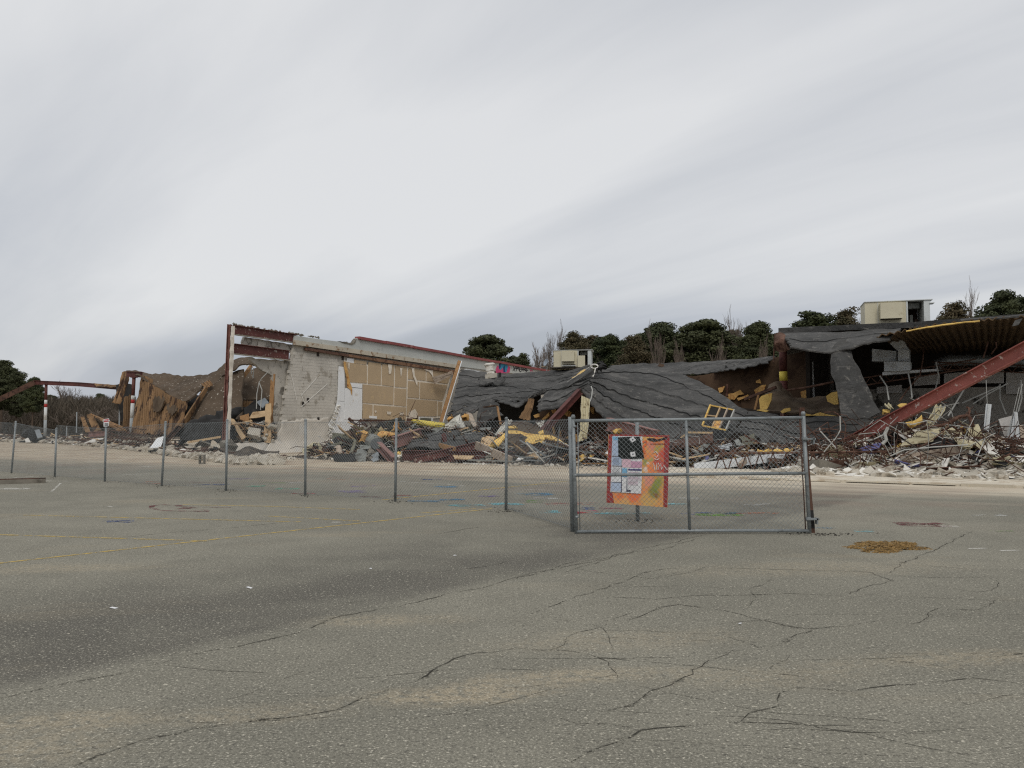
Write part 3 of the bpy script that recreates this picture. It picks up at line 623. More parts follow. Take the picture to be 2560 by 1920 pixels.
# gate
GD = G(1440, 1334).y
g = lambda px, py: P(px, py, GD)
gate = empty('chain_link_gate', g(1700, 1334), 'wide single leaf tubular steel gate with chain link infill, closed', 'gate')
def tube_part(name, pts, r, m='fence_steel', par=gate): return MB().tube(pts, r, 10).build(name, m, par, True)
tube_part('left_stile', [g(1441, 1336), g(1433, 1042)], 0.027); tube_part('right_stile', [g(2024, 1332), g(2008, 1034)], 0.03)
tube_part('top_rail', [g(1434, 1052), g(1715, 1049), g(2008, 1044)], 0.026); tube_part('middle_rail', [g(1438, 1188), g(2016, 1183)], 0.026)
tube_part('bottom_rail', [g(1441, 1329), g(1730, 1327), g(2023, 1327)], 0.026); tube_part('centre_stile', [g(1724, 1325), g(1715, 1051)], 0.024)
mesh_panel(g(1446, 1326), g(2018, 1325), g(1440, 1050), g(2004, 1045), 0.075, 0.0026, 0.02).build('wire_mesh', 'fence_steel', gate)
tube_part('tension_bar', [g(1450, 1326) , g(1444, 1052)], 0.007); tube_part('tension_bar', [g(2014, 1326), g(1999, 1046)], 0.009, 'rust_dark')
for px, py in ((1433, 1042), (2008, 1034)): MB().lathe(g(px, py), [(0.034, -0.03), (0.034, 0.01), (0.02, 0.035)], 10).build('stile_cap', 'fence_steel', gate, True)
for py in (1066, 1188, 1292): MB().lathe(g(1435 + (py - 1042) * 0.027, py), [(0.032, -0.018), (0.034, 0.0), (0.032, 0.018)], 10).build('hinge_band', 'fence_steel', gate, True)
for px, py in ((2012, 1097), (2021, 1297)):
    mb = MB(); c = g(px, py); mb.box(c + V((0.05, -0.02, 0)), RT * 0.1, V((0, .05, 0)), Z * 0.012); mb.box(c + V((0.12, -0.02, -0.03)), RT * 0.01, V((0, .05, 0)), Z * 0.05); mb.lathe(c + V((0.0, 0, -0.03)), [(0.04, 0), (0.042, 0.03), (0.04, 0.06)], 10); mb.build('latch_bracket', 'fence_steel', gate)
t_ = PB[-1]
lp = MB().tube([gl_b + V((-0.03, 0.06, -0.02)), gl_t + V((-0.03, 0.06, 0.0))], 0.036, 10); one('gate_hinge_post', lp, 'fence_steel', 'grey round steel post at the left end of the gate', 'post', None, True)
pp = empty('gate_latch_post', G(2031, 1341), 'rusty brown square steel post leaning beside the right end of the gate', 'post')
pb_, pt_ = P(2031, 1341, GD + 0.12), P(2004, 1019, GD + 0.12)
pb_ = V((pb_.x, GD + 0.12, -0.05)); MB().bar(pb_, pt_, 0.07, 0.07, V((0, 1, 0))).build('shaft', 'rust', pp)
q0, q1 = pb_.lerp(pt_, 0.06), pb_.lerp(pt_, 0.2); MB().bar(q0, q1, 0.075, 0.075, V((0, 1, 0))).build('tar_coat', 'tar_black', pp)
# ------------------------------------------------------------------ painted notice board behind the gate
BD = G(1594, 1303).y
b = lambda px, py, k=0: P(px, py, BD - 0.05 - 0.004 * k)
board = empty('notice_board', G(1594, 1303), 'spray painted orange and red board with site notices on a post behind the gate', 'notice board')
MB().tube([G(1594, 1303) - Z * 0.03, P(1593, 1056, BD)], 0.035, 10).build('post', 'fence_steel', board, True)
def bq(name, m, pts, k, par, th=0.003, torn=0): 
    mb = MB(); mb.prism([b(x_, y_, k) for x_, y_ in pts], th, V((0, 1, 0)), torn, 0.05); return mb.build(name, m, par)
panel = bq('panel', 'board_art', [(1521, 1086), (1673, 1088), (1669, 1269), (1516, 1257)], 0, board, 0.02)
def bb(x_, y_): return (1500 + x_ * 0.12055, 1080 + y_ * 0.12055)
def bp(name, m, pts, k=1, torn=0): return bq(name, m, [bb(*p) for p in pts], k, panel, 0.003, torn)
bp('red_border', 'art_red', [(180, 50), (255, 52), (215, 1230), (260, 1260), (290, 1470), (135, 1465)]); bp('red_border', 'art_red', [(250, 50), (1440, 68), (1436, 110), (250, 78)]); bp('red_border', 'art_red', [(1340, 100), (1440, 100), (1400, 1560), (1310, 1550)], 1, 0.01)
bp('dark_smear', 'art_black', [(980, 130), (1120, 130), (1180, 160), (1380, 110), (1390, 140), (1180, 190), (1120, 200), (990, 160)], 3, 0.01); bp('dark_smear', 'art_red', [(1040, 240), (1380, 240), (1380, 256), (1040, 250)], 3)
def stroke(pts, m, k, wd=0.012): 
    L_ = [b(*bb(*p), k) for p in pts]; mb = MB()
    for a_, c_ in zip(L_, L_[1:]): mb.bar(a_, c_, 0.002, wd, V((0, 0.01, 1)))
    mb.build('brush_stroke', m, panel)
for pts in ([(1110, 430), (1160, 400), (1210, 470), (1170, 530), (1120, 490)], [(1130, 550), (1180, 580), (1230, 550)], [(1110, 650), (1140, 800)], [(1180, 650), (1170, 790)], [(1210, 640), (1230, 700), (1200, 780)], [(1260, 650), (1270, 780), (1310, 720)], [(1320, 690), (1370, 760), (1400, 790)]): stroke(pts, 'art_white', 4)
stroke([(880, 210), (960, 180), (960, 260), (900, 290), (930, 440)], 'art_orange', 4, 0.03)
poster = bp('poster', 'paper_white', [(255, 82), (880, 92), (875, 560), (855, 1280), (215, 1240)], 4)
def pq(m, x0, y0, x1, y1, k=5, nm='notice_panel'):
    x0 -= (y0 - 80) * 0.02; x1 -= (y1 - 80) * 0.012; bq(nm, m, [bb(*p) for p in ((x0, y0), (x1, y0 + 6), (x1, y1 + 6), (x0 - (y1 - y0) * 0.03, y1))], k, panel, 0.002)
pq('paper_blue', 258, 170, 385, 490); pq('paper_sky', 262, 92, 385, 165); pq('paper_blue', 258, 510, 450, 690); pq('paper_white', 255, 715, 450, 840); pq('paper_blue', 250, 1048, 445, 1225); pq('paper_pink', 470, 560, 645, 730); pq('paper_rose', 655, 605, 880, 740); pq('paper_sky', 475, 750, 575, 930)
pq('paper_navy', 600, 765, 872, 798); 
for y_ in (500, 700, 850, 1035): pq('paper_ink', 258, y_, 455, y_ + 10, 6, 'rule_line')
for y_ in range(830, 1110, 26): pq('paper_rose', 600, y_, 600 + random.choice((200, 250, 260)), y_ + 5, 6, 'text_line')
for y_ in range(540, 680, 24): pq('paper_ink', 285, y_, 400, y_ + 3, 6, 'text_line')
for y_ in range(740, 830, 22): pq('paper_ink', 275, y_, 420, y_ + 3, 6, 'text_line')
for x_ in (462, 575): pq('paper_ink', x_, 560 if x_ < 500 else 750, x_ + 5, 1240, 6, 'rule_line')
pq('paper_ink', 590, 1195, 650, 1235, 6, 'emblem')
bp('black_film', 'film_black', [(375, 110), (560, 100), (820, 98), (850, 200), (917, 545), (640, 555), (440, 548), (380, 500)], 7, 0.004)
for pts in ([(605, 145), (685, 95), (750, 165), (665, 220)], [(625, 420), (725, 405), (740, 505), (640, 515)]):
    q = bp('white_label', 'paper_white', pts, 8); cx = sum(p[0] for p in pts) / 4; cy = sum(p[1] for p in pts) / 4
    bp('label_dot', 'paper_ink', [(cx - 12, cy - 12), (cx + 12, cy - 12), (cx + 12, cy + 12), (cx - 12, cy + 12)], 9)
# danger sign on the fence
def text_mesh(txt, size, m, parent, loc, rot=(math.pi / 2, 0, 0), name='lettering'):
    cu = bpy.data.curves.new('t', 'FONT'); cu.body = txt; cu.size = size; cu.align_x = 'CENTER'; cu.align_y = 'CENTER'; cu.extrude = 0.001
    ob = bpy.data.objects.new('t', cu); COL.objects.link(ob); bpy.context.view_layer.update()
    me = bpy.data.meshes.new_from_object(ob.evaluated_get(bpy.context.evaluated_depsgraph_get())); bpy.data.objects.remove(ob)
    me.materials.clear(); me.materials.append(MATS[m]); o = bpy.data.objects.new(name, me); COL.objects.link(o); o.parent = parent
    o.location = loc - wloc(parent); o.rotation_euler = rot; return o
SD = G(262, 1204).y - 0.06
sg = empty('warning_sign', P(266, 1067, SD), 'small white and red warning sign wired to the top of the fence', 'sign')
sq = lambda nm, m, pts, k, par: MB().prism([P(x_, y_, SD - 0.004 * k) for x_, y_ in pts], 0.004, V((0, 1, 0))).build(nm, m, par)
pl = sq('plate', 'sign_white', [(259, 1048), (272.5, 1046), (271.8, 1065), (259, 1066.5)], 0, sg)
sq('header', 'sign_red', [(260, 1049.2), (271.5, 1047.6), (271.3, 1054.5), (260, 1055.8)], 1, pl)
text_mesh('DANGER', 0.058, 'sign_white', pl, P(265.7, 1051.8, SD - 0.014))
for y_ in (1058.3, 1061, 1063.4): sq('text_line', 'ink_black', [(261, y_), (270.5, y_ - 0.7), (270.5, y_ + 0.7), (261, y_ + 1.3)], 1, pl)

# ------------------------------------------------------------------ party wall of concrete block, seen from the gutted right-hand store
def inpoly(x, y, poly):
    c = False; n = len(poly)
    for i in range(n):
        (x1, y1), (x2, y2) = poly[i], poly[i - 1]
        if (y1 > y) != (y2 > y) and x < (x2 - x1) * (y - y1) / (y2 - y1) + x1: c = not c
    return c
def tz(px, py, s=0.0): p = W(px, py, s); return st(p)[1], p.z
def wpoly(tzs, s): return [B(s, a, c) for a, c in tzs]
def wq(pts, s): return [W(a, c, s) for a, c in pts]
wall = empty('party_wall', B(0, 6, 0), 'long grey concrete block party wall with tan and white panels standing in the ruin', 'wall')
NVD = -VD
def wpart(name, m, pts, s, th, par=None, torn=0.0, step=0.4, sm=False):
    mb = MB(); mb.prism(wq(pts, s), th, NVD, torn, step); return mb.build(name, m, par or wall, sm)
# body behind the facing blocks
low = [tz(738, 858), tz(885, 872), tz(1395, 945), (tz(1395, 945)[0], 0.0), (tz(690, 1000)[0], 0.0), tz(690, 1098), tz(704, 1050), tz(715, 985), tz(725, 930), tz(731, 885)]
mb = MB(); mb.prism(wpoly(low, -0.03), 0.2, NVD, 0.06, 0.25); mb.build('wall_core', 'mortar', wall)
wpart('back_leaf', 'block_dark', [(618, 893), (728, 902), (742, 905), (738, 1112), (676, 1114), (688, 1080), (682, 1040), (687, 1005), (684, 960), (682, 938), (656, 927), (640, 912)], -0.26, 0.2, None, 0.12, 0.22)
wpart('back_leaf', 'block_dark', [(612, 842), (735, 862), (738, 882), (610, 866), (607, 855)], -0.26, 0.2, None, 0.06, 0.3)
mb = MB(); mb.box(W(655, 862, -0.2), UD * 0.35, Z * 0.18, VD * 0.03); mb.build('wall_vent', 'block_dark', wall)
wpart('parapet', 'parapet_paint', [(737, 839), (800, 848), (884, 859), (893, 845), (1000, 864), (1370, 928), (1398, 935), (1398, 948), (1139, 915), (735, 857)], 0.06, 0.32, None, 0.0)
wpart('broken_edge', 'concrete_dark', [(850, 853), (884, 858), (892, 846), (888, 858), (880, 862), (860, 858)], 0.1, 0.3, None, 0.08, 0.2)
# ledge and rusted runner
for k in range(6):
    f0, f1 = k / 6, (k + 1) / 6; L_ = lambda f: (735 + f * 410, 856 + f * 61); a, c = W(*L_(f0), 0.14), W(*L_(f1), 0.14)
    MB().bar(a + (c - a) * 0.003, c - (c - a) * 0.003, 0.22, 0.30, Z).build('ledge', 'ledge_paint', wall)
    if k:
        L2 = lambda f: (735 + f * 405, 868 + f * 62); a, c = W(*L2(f0 - 0.1 if k == 1 else f0), 0.12), W(*L2(f1), 0.12)
        MB().bar(a + (c - a) * 0.003, c - (c - a) * 0.003, 0.16, 0.17 if k < 3 else 0.22, Z).build('rusted_runner', 'ledge_rust' if k != 1 else 'rust', wall)
# red metal coping, in lengths
cop = [(893, 844), (960, 856), (1030, 868), (1100, 880), (1170, 893), (1240, 905), (1310, 917), (1372, 928)]
for i, (a, c) in enumerate(zip(cop, cop[1:])):
    p, q = W(*a, 0.0), W(*c, 0.0); d_ = (q - p) * 0.004
    MB().bar(p + d_ + Z * R(-.02, .02), q - d_ + Z * R(-.02, .02), 0.46, 0.19, Z).build('coping', 'coping_red', wall)
mb = MB()
for i in range(46):
    f = abs(nz(i * 1.7, 4.2)) * 1.9 % 1.0; p = W(583 + f * 300, 811 + f * 47, -0.1); s_ = R(.02, .07); mb.chunk(p + Z * R(-.03, .02), s_ * 2.2, s_, s_)
tag(mb.build('broken_mortar', 'concrete_dark', wall), kind='stuff')
# facing blocks, one by one
reg = [tz(736, 878), tz(846, 898), tz(843, 1010), tz(828, 1050), tz(700, 1060), tz(712, 1000), tz(724, 935)]
bm_ = MB(); bm_.box(V((0, 0, 0)), UD * 0.1965, Z * 0.0965, VD * 0.045); proto = None; nb = 0
zlist = []
for k in range(3, 36):
    for j in range(0, 60):
        t_ = j * 0.4 + (0.2 if k % 2 else 0); z_ = k * 0.2 + 0.1
        if inpoly(t_, z_, reg) : zlist.append((t_, z_))
zlist.sort(key=lambda a: -a[1])
for t_, z_ in zlist:
    if proto is None: o = bm_.build('block', 'block', wall, local=True); proto = o
    else: o = proto.copy(); COL.objects.link(o)
    o.location = B(-0.055 + R(-0.008, 0.008), t_, z_) - wall.location
print('blocks', len(zlist))
mb = MB()
for px, py in ((795, 886), (857, 895), (770, 1000), (758, 1010), (796, 1048), (790, 1055), (783, 1062), (774, 1068)): mb.box(W(px, py, 0.004), UD * 0.1, Z * 0.13, VD * 0.012)
mb.build('pocket_shade', 'interior_shade', wall)  # thin dark boxes on the face, standing in for shade in the pockets
# cement-smeared lower face and footing
mb = MB()
rows = [[W(706, 1050, 0.05), W(760, 1045, 0.05), W(828, 1042, 0.05)], [W(690, 1095, 0.10), W(755, 1090, 0.1), W(823, 1085, 0.1)], [W(670, 1112, 0.3), W(750, 1112, 0.3), W(822, 1120, 0.25)], [W(650, 1140, 0.9), W(740, 1140, 0.9), W(830, 1148, 0.8)]]
sheet(rows, 30, 26, 0.12, 0.05, 1.2, rag=0.25, seed=4).build('cement_coat', 'cement_coat', wall, True)
rows = [[W(572, 1109, -0.1), W(620, 1106, -0.1), W(690, 1105, 0)], [W(573, 1120, 0.25), W(625, 1124, 0.3), W(690, 1126, 0.3)], [W(578, 1140, 0.6), W(630, 1142, 0.7), W(690, 1142, 0.8)]]
sheet(rows, 24, 14, 0.3, 0.05, 1.0, rag=0.12, seed=8).build('footing', 'cement_coat', wall, True)
for p_, q_ in (((728, 935), (742, 1000)), ((752, 985), (762, 1008)), ((800, 935), (752, 990)), ((818, 960), (752, 1018)), ((735, 1045), (712, 1100)), ((715, 1105), (680, 1130)), ((742, 1085), (725, 1105))):
    a, c = W(*p_, 0.012), W(*q_, 0.012 if q_[1] < 1040 else 0.2); 
    if q_[1] < 1040: MB().bar(a, c, 0.012, 0.05, Z).build('scrape_mark', 'plaster_white', wall)
# panels: tan backing board squares with glue joints and white wallboard (Z4 crop coordinates)
z4 = lambda *p: [(800 + a * 0.229, 810 + c * 0.229) for a, c in p]
wpart('glue_backing', 'torn_paper', z4((262, 395), (520, 445), (950, 455), (1440, 500), (1400, 700), (1340, 1020), (940, 1065), (465, 1045), (465, 660), (300, 640)), 0.035, 0.03, None, 0.03, 0.3)
for pts in (((375, 388), (508, 410), (508, 445), (375, 425)), ((268, 410), (512, 455), (512, 645), (310, 632), (280, 560)), ((530, 415), (668, 432), (664, 660), (526, 650)), ((682, 436), (810, 450), (806, 682), (678, 664)), ((826, 455), (950, 470), (945, 692), (822, 684)),
            ((968, 475), (1156, 497), (1154, 618), (964, 600)), ((1168, 500), (1440, 530), (1395, 650), (1166, 622)), ((468, 660), (804, 690), (802, 880), (466, 858)), ((816, 700), (944, 712), (940, 898), (814, 886)), ((964, 622), (1086, 632), (1082, 808), (960, 798)),
            ((1098, 636), (1392, 668), (1342, 832), (1094, 812)), ((470, 872), (574, 882), (572, 1036), (466, 1030)), ((590, 886), (940, 912), (938, 1060), (588, 1038)), ((956, 815), (1280, 842), (1274, 1006), (950, 1000)), ((1292, 846), (1338, 850), (1320, 1000), (1288, 1000))):
    wpart('tan_panel', 'tan_board', z4(*pts), 0.07 + R(0, .006), 0.03, None, 0.012, 0.5)
for pts, k in ((((295, 372), (370, 380), (370, 428), (295, 415)), 0), (((206, 462), (262, 468), (268, 520), (270, 640), (268, 842), (190, 842)), 1), (((300, 640), (462, 655), (460, 700), (350, 690)), 2), (((350, 696), (462, 706), (458, 1040), (400, 1060), (270, 1040), (275, 700)), 3), (((190, 842), (268, 845), (270, 1035), (400, 1055), (456, 1045), (450, 1130), (360, 1215), (130, 1190), (90, 1100), (150, 1000)), 1)):
    wpart('white_panel', 'white_board', z4(*pts), 0.05 + 0.012 * k, 0.03, None, 0.035 if k in (1,) else 0.01, 0.3)
wpart('dark_strip', 'rust_dark', z4((475, 1040), (790, 1052), (785, 1082), (475, 1070)), 0.10, 0.03, None, 0.02)
wpart('white_panel', 'white_board', z4((540, 1002), (622, 1008), (622, 1034), (540, 1028)), 0.1, 0.03)
wpart('white_panel', 'white_board', z4((1085, 1015), (1235, 1025), (1235, 1060), (1085, 1058)), 0.1, 0.03)
wpart('green_patch', 'deck_olive', z4((1095, 1022), (1215, 1030), (1212, 1060), (1092, 1055)), 0.115, 0.01)
for pts in (((262, 405), (282, 420), (300, 500), (330, 640), (352, 700), (350, 780), (335, 720), (300, 690), (290, 560), (265, 480)),):
    wpart('torn_paper', 'insulation_orange', z4(*pts), 0.13, 0.02, None, 0.06, 0.2)
for pts in (((745, 440), (788, 446), (775, 540), (752, 545)), ((1000, 480), (1030, 480), (1035, 560), (1065, 640), (1062, 680), (1020, 580)), ((1120, 490), (1230, 505), (1240, 620), (1225, 560), (1190, 520)), ((960, 1005), (975, 960), (1040, 930), (1070, 985), (1060, 1040), (965, 1050)), ((730, 955), (780, 960), (770, 990), (735, 985)), ((870, 965), (915, 970), (905, 1000), (872, 995)), ((600, 940), (620, 950), (612, 970), (598, 965)), ((875, 480), (900, 482), (895, 530), (885, 580), (880, 540)), ((310, 425), (325, 430), (320, 500), (312, 480))):
    wpart('torn_paper', 'torn_paper', z4(*pts), 0.12, 0.015, None, 0.03, 0.15)
# broken white edge of the wallboard where the block starts
mb = MB()
for i in range(90):
    f = random.random(); px = 845 - f * 26 + R(-6, 6); py = 1012 + f * 95; s_ = R(.03, .12); mb.shard(W(px, py, 0.1), s_, s_ * .7, .015, 1.2)
tag(mb.build('crumbled_edge', 'plaster_white', wall), kind='stuff')
# graffiti on the far grey face (flat paint)
for m_, pts, s_ in (('graf_pink', [(1239, 925), (1243, 913), (1249, 918), (1255, 909), (1262, 920), (1270, 913), (1276, 919), (1274, 931), (1262, 933), (1240, 932)], 0.070), ('graf_blue', [(1249, 907), (1257, 903), (1266, 908), (1270, 917), (1266, 931), (1259, 930), (1257, 919), (1252, 925), (1247, 922)], 0.075),
                    ('graf_navy', [(1247, 912), (1251, 906), (1252, 918), (1248, 923)], 0.08), ('graf_navy', [(1258, 918), (1262, 913), (1263, 930), (1259, 931)], 0.08), ('graf_pink', [(1225, 907), (1236, 909), (1236, 918), (1226, 916)], 0.068)):
    wpart('graffiti', m_, pts, s_, 0.003)
def wstroke(pts, m_, wd=0.09):
    L_ = [W(a, c, 0.075) for a, c in pts]; mb = MB()
    for a, c in zip(L_, L_[1:]): mb.bar(a, c, 0.004, wd, Z)
    mb.build('graffiti', m_, wall)
for pts in ([(1283, 913), (1288, 929)], [(1282, 927), (1290, 916)], [(1292, 915), (1291, 928)], [(1292, 921), (1297, 917), (1298, 927)], [(1300, 916), (1299, 929), (1303, 929)], [(1303, 918), (1305, 928), (1308, 918), (1310, 929)], [(1311, 919), (1315, 921), (1311, 924), (1316, 929)], [(1317, 920), (1317, 930)], [(1284, 920), (1320, 926)]): wstroke(pts, 'graf_black')
wstroke([(1326, 925), (1326, 931), (1330, 931), (1331, 926), (1326, 925)], 'graf_pink', 0.1)
wpart('white_flashing', 'white_metal', [(1166, 922), (1214, 931), (1214, 934), (1166, 926)], 0.3, 0.2)

# corner column and the two beams tied into the wall
cl = empty('corner_column', G(563, 1130), 'tall dark red steel column half cased in grey concrete at the corner of the party wall', 'column')
cb_, ct = P(566, 1112, 48), P(579, 811, 48)
MB().ibeam(cb_ + RT * -0.11, ct + RT * -0.11, 0.2, 0.3, V((1, 0, 0))).build('steel_shaft', 'faded_red', cl)
rows = [[cb_.lerp(ct, f) + V((0.02, -0.16, 0)), cb_.lerp(ct, f) + V((0.13, -0.18, 0)), cb_.lerp(ct, f) + V((0.25, -0.12, 0))] for f in (0, .25, .5, .75, 0.985)]
sheet(rows, 5, 50, 0.3, 0.05, 3.0, rag=0.04, seed=3).build('concrete_casing', 'cement_coat', cl)
for (a, c, h_, lab) in (((585, 824), (739, 846), 0.52, 'upper dark red steel beam from the corner column to the block wall'), ((584, 871), (722, 888), 0.58, 'lower dark red steel beam from the corner column to the block wall')):
    t_ = empty('steel_beam', W(*a, -0.1), lab, 'beam', 'beams at the corner column'); p, q = W(*a, -0.08), W(*c, -0.08)
    MB().ibeam(p, q, h_, 0.3, Z).build('web_and_flanges', 'red_steel_flecked', t_)
    MB().bar(p + V((0, 0, -h_ / 2 - 0.03)), q + V((0, 0, -h_ / 2 - 0.03)), 0.26, 0.05, Z).build('mortar_bed', 'concrete', t_)

# ------------------------------------------------------------------ leaning timber and other pieces against the wall
t_ = empty('leaning_timber', T(1100, 1080, 14), 'long brown boxed timber leaning against the roof sheet beside the tan panels', 'timber')
p, q = W(1096, 1075, 2.4), W(1148, 905, 1.2)
MB().bar(p, q, 0.28, 0.34, V((0.2, -1, 0.2))).build('timber_face', 'wood', t_); MB().bar(p + V((0.17, -.02, 0)), q + V((0.17, -.02, 0)), 0.06, 0.3, V((0.2, -1, 0.2))).build('metal_edge', 'white_metal', t_)
for i, (a, c) in enumerate((((1085, 958), (1132, 934)), ((1084, 952), (1130, 929)), ((1083, 945), (1128, 932)))):
    one('wood_lath', MB().bar(W(*a, 0.5), W(*c, 0.9), 0.06, 0.16, Z), 'wood_grey', ('lowest', 'middle', 'topmost')[i] + ' of three grey laths sticking out left of the leaning timber', 'lath', 'laths by the leaning timber')

# ------------------------------------------------------------------ left store: canopy frame, rusty deck curtains, fallen brown roof
def band_column(px, ytop, ybot, d, marks, lab, lean=0.0):
    t_ = empty('canopy_column', P(px, ybot, d), lab, 'column', 'striped canopy columns')
    x0 = P(px + lean, ytop, d); x1 = P(px, ybot, d); x1 = V((x1.x, x1.y, min(x1.z, 0.3)))
    H = x0.z - x1.z; f = lambda y_: x1.lerp(x0, (P(px, y_, d).z - x1.z) / H)
    for (ya, yb, m_, r_) in marks: MB().tube([f(yb), f(ya)], r_, 12).build('shaft', m_, t_, True)
    MB().box(x0 + Z * 0.02, RT * 0.2, V((0, .2, 0)), Z * 0.03).build('cap_plate', 'red_steel', t_); return t_
band_column(112.5, 961, 1090, 73, ((961, 1000, 'red_steel', .12), (1000, 1010, 'column_white', .125), (1010, 1018, 'band_red', .127), (1018, 1050, 'column_white', .125), (1050, 1090, 'column_grey', .125)), 'white and red striped column carrying the bare canopy beam at far left', 3)
band_column(327, 944, 1075, 63, ((944, 989, 'red_steel', .13), (989, 999, 'column_white', .135), (999, 1008, 'band_red', .137), (1008, 1045, 'column_white', .135), (1045, 1085, 'column_grey', .135)), 'white and red striped column under the rusty roof deck', 8)
def ib(name, lab, a, c, h_, w_, m, cat='beam', up=Z, group=None): return one(name, MB().ibeam(a, c, h_, w_, up), m, lab, cat, group)
t_ = empty('canopy_beam', P(180, 965, 73), 'long dark red steel canopy beam spanning between the far left column and the rusty deck', 'beam')
MB().ibeam(P(86, 956, 73.5), P(200, 961, 71.5), 0.36, 0.2).build('girder', 'red_steel', t_); MB().ibeam(P(200.5, 961, 71.5), P(296, 969, 68), 0.36, 0.2).build('girder', 'red_steel', t_)
mb = sheet([[P(233, 957, 70), P(265, 960, 69), P(292, 962, 68)], [P(240, 966, 69.3), P(265, 968, 68.5), P(292, 968, 67.5)]], 12, 4, 0.04, 0.06, 1, rag=0.1); mb.build('deck_scrap', 'rust_deck', t_)
one('drooping_beam', MB().bar(P(-30, 1012, 72), P(87, 956, 73.5), 0.3, 0.42), 'rust_dark', 'brown broken canopy beam drooping to the ground at the far left edge', 'beam')
ib('header_beam', 'short dark steel header beam over the striped column under the deck', P(316, 935, 63.5), P(356, 937, 62.5), 0.42, 0.25, 'red_steel')
def L(*a): return [P(*x_) for x_ in a]
lroof = empty('fallen_roof', P(420, 1075, 58), 'collapsed brown roof of the left store with rusty ribbed deck hanging in curtains', 'roof')
CD = ('u', 0.30, 0.16, 1)
sheet([L((316, 925, 66), (356, 928, 66), (405, 933, 64), (453, 937, 62), (511, 933, 61), (545, 924, 60)), L((330, 931, 64), (366, 941, 63), (412, 956, 61), (458, 966, 59), (500, 955, 58), (530, 943, 58.5)), L((346, 938, 62), (377, 956, 61), (418, 984, 58), (462, 1002, 56), (506, 966, 56.5), (521, 951, 57))], 60, 26, 0.12, 0.22, 0.5, rag=0.2, seed=1, fold=0.25).build('felt_layer', 'tar_fleck', lroof)
sheet([L((368, 953, 60.8), (400, 973, 59), (418, 985, 57.5), (440, 995, 56.4), (464, 1003, 55.6)), L((370, 1010, 59.8), (396, 1018, 58.5), (415, 1022, 57), (436, 1028, 56), (457, 1032, 55)), L((366, 1088, 58), (393, 1088, 57), (413, 1088, 56), (430, 1082, 55), (447, 1064, 54.4))], 40, 24, 0.02, 0.1, 0.7, CD, rag=0.12, seed=2).build('ribbed_deck', 'rust_deck', lroof)
sheet([L((351, 937, 62.5), (364, 940, 62), (376, 946, 61)), L((340, 1000, 62), (357, 1004, 61), (376, 1012, 60.2)), L((325, 1086, 61), (350, 1088, 60), (373, 1088, 59))], 20, 24, 0.02, 0.1, 0.7, CD, rag=0.12, seed=3).build('ribbed_deck', 'rust_deck', lroof)
sheet([L((306, 990, 67), (332, 985, 66)), L((304, 1084, 66), (330, 1084, 65))], 10, 10, 0.02, 0.1, 0.7, CD, rag=0.2, seed=5).build('ribbed_deck', 'rust_deck', lroof)
sheet([L((303, 928, 65), (312, 925, 65), (321, 926, 64.5)), L((292, 965, 64.5), (300, 968, 64.3), (309, 968, 64)), L((280, 1005, 64), (285, 1008, 64), (291, 1009, 63.6))], 10, 24, 0.1, 0.08, 1.0, CD, rag=0.2, seed=6).build('dangling_strip', 'rust_deck', lroof)
sheet([L((379, 990, 58.6), (396, 985, 57.9), (410, 990, 57)), L((380, 1015, 58.3), (395, 1022, 57.6), (408, 1015, 56.9)), L((381, 1030, 58.0), (390, 1032, 57.6), (398, 1026, 57.2))], 14, 14, 0.08, 0.1, 1.0, rag=0.5, seed=7).build('felt_scrap', 'tar_brown', lroof)
sheet([L((418, 1005, 56.2), (434, 1010, 55.4), (444, 1018, 54.9)), L((412, 1028, 56.2), (428, 1040, 55.3), (438, 1042, 54.7))], 14, 14, 0.08, 0.1, 1.0, rag=0.4, seed=9).build('felt_scrap', 'tar_brown', lroof)
sheet([L((517, 951, 58), (545, 925, 58), (568, 904, 58), (605, 893, 57.5), (645, 897, 57)), L((531, 966, 56.5), (552, 948, 56.5), (576, 930, 56), (612, 912, 55.5), (638, 914, 55.5))], 40, 12, 0.1, 0.1, 0.7, rag=0.25, seed=10).build('felt_layer', 'tar_fleck', lroof)
sheet([L((506, 968, 57), (530, 955, 57), (562, 936, 56.8), (612, 918, 56.5)), L((485, 1016, 56), (522, 1014, 55), (562, 1016, 54.5), (606, 1012, 54)), L((463, 1061, 55), (505, 1053, 54), (558, 1046, 53.5), (606, 1050, 53))], 40, 24, 0.12, 0.14, 0.6, rag=0.12, seed=11).build('felt_layer', 'tar_fleck', lroof)
sheet([L((500, 990, 56.2), (509, 978, 56.2)), L((478, 1028, 55.2), (489, 1022, 55.2)), L((459, 1062, 54.3), (470, 1060, 54.3))], 6, 30, 0.03, 0.03, 1, ('v', 0.2, 0.04), rag=0.06, seed=12).build('deck_edge', 'rust_deck', lroof)
sheet([L((503, 960, 56.6), (524, 950, 56.4)), L((514, 972, 56), (533, 962, 56))], 20, 6, 0.03, 0.03, 1, ('u', 0.2, 0.04), seed=13).build('deck_edge', 'rust_deck', lroof)
sheet([L((613, 928, 60), (650, 916, 60.5), (694, 922, 61)), L((596, 966, 58.5), (642, 960, 59), (694, 965, 60)), L((578, 999, 57), (632, 1001, 57.5), (694, 1006, 59))], 24, 20, 0.1, 0.14, 0.6, rag=0.1, seed=14).build('felt_layer', 'tar_fleck', lroof)
sheet([L((577, 999, 56.8), (604, 1001, 57), (632, 1003, 57.3)), L((577, 1013, 56.4), (604, 1016, 56.6), (628, 1018, 57))], 16, 6, 0.03, 0.03, 1, ('u', 0.17, 0.04), seed=15).build('deck_edge', 'rust_deck', lroof)
MB().bar(P(577, 985, 56.4), P(628, 915, 58.5), 0.2, 0.2).build('roof_batten', 'wood', lroof)
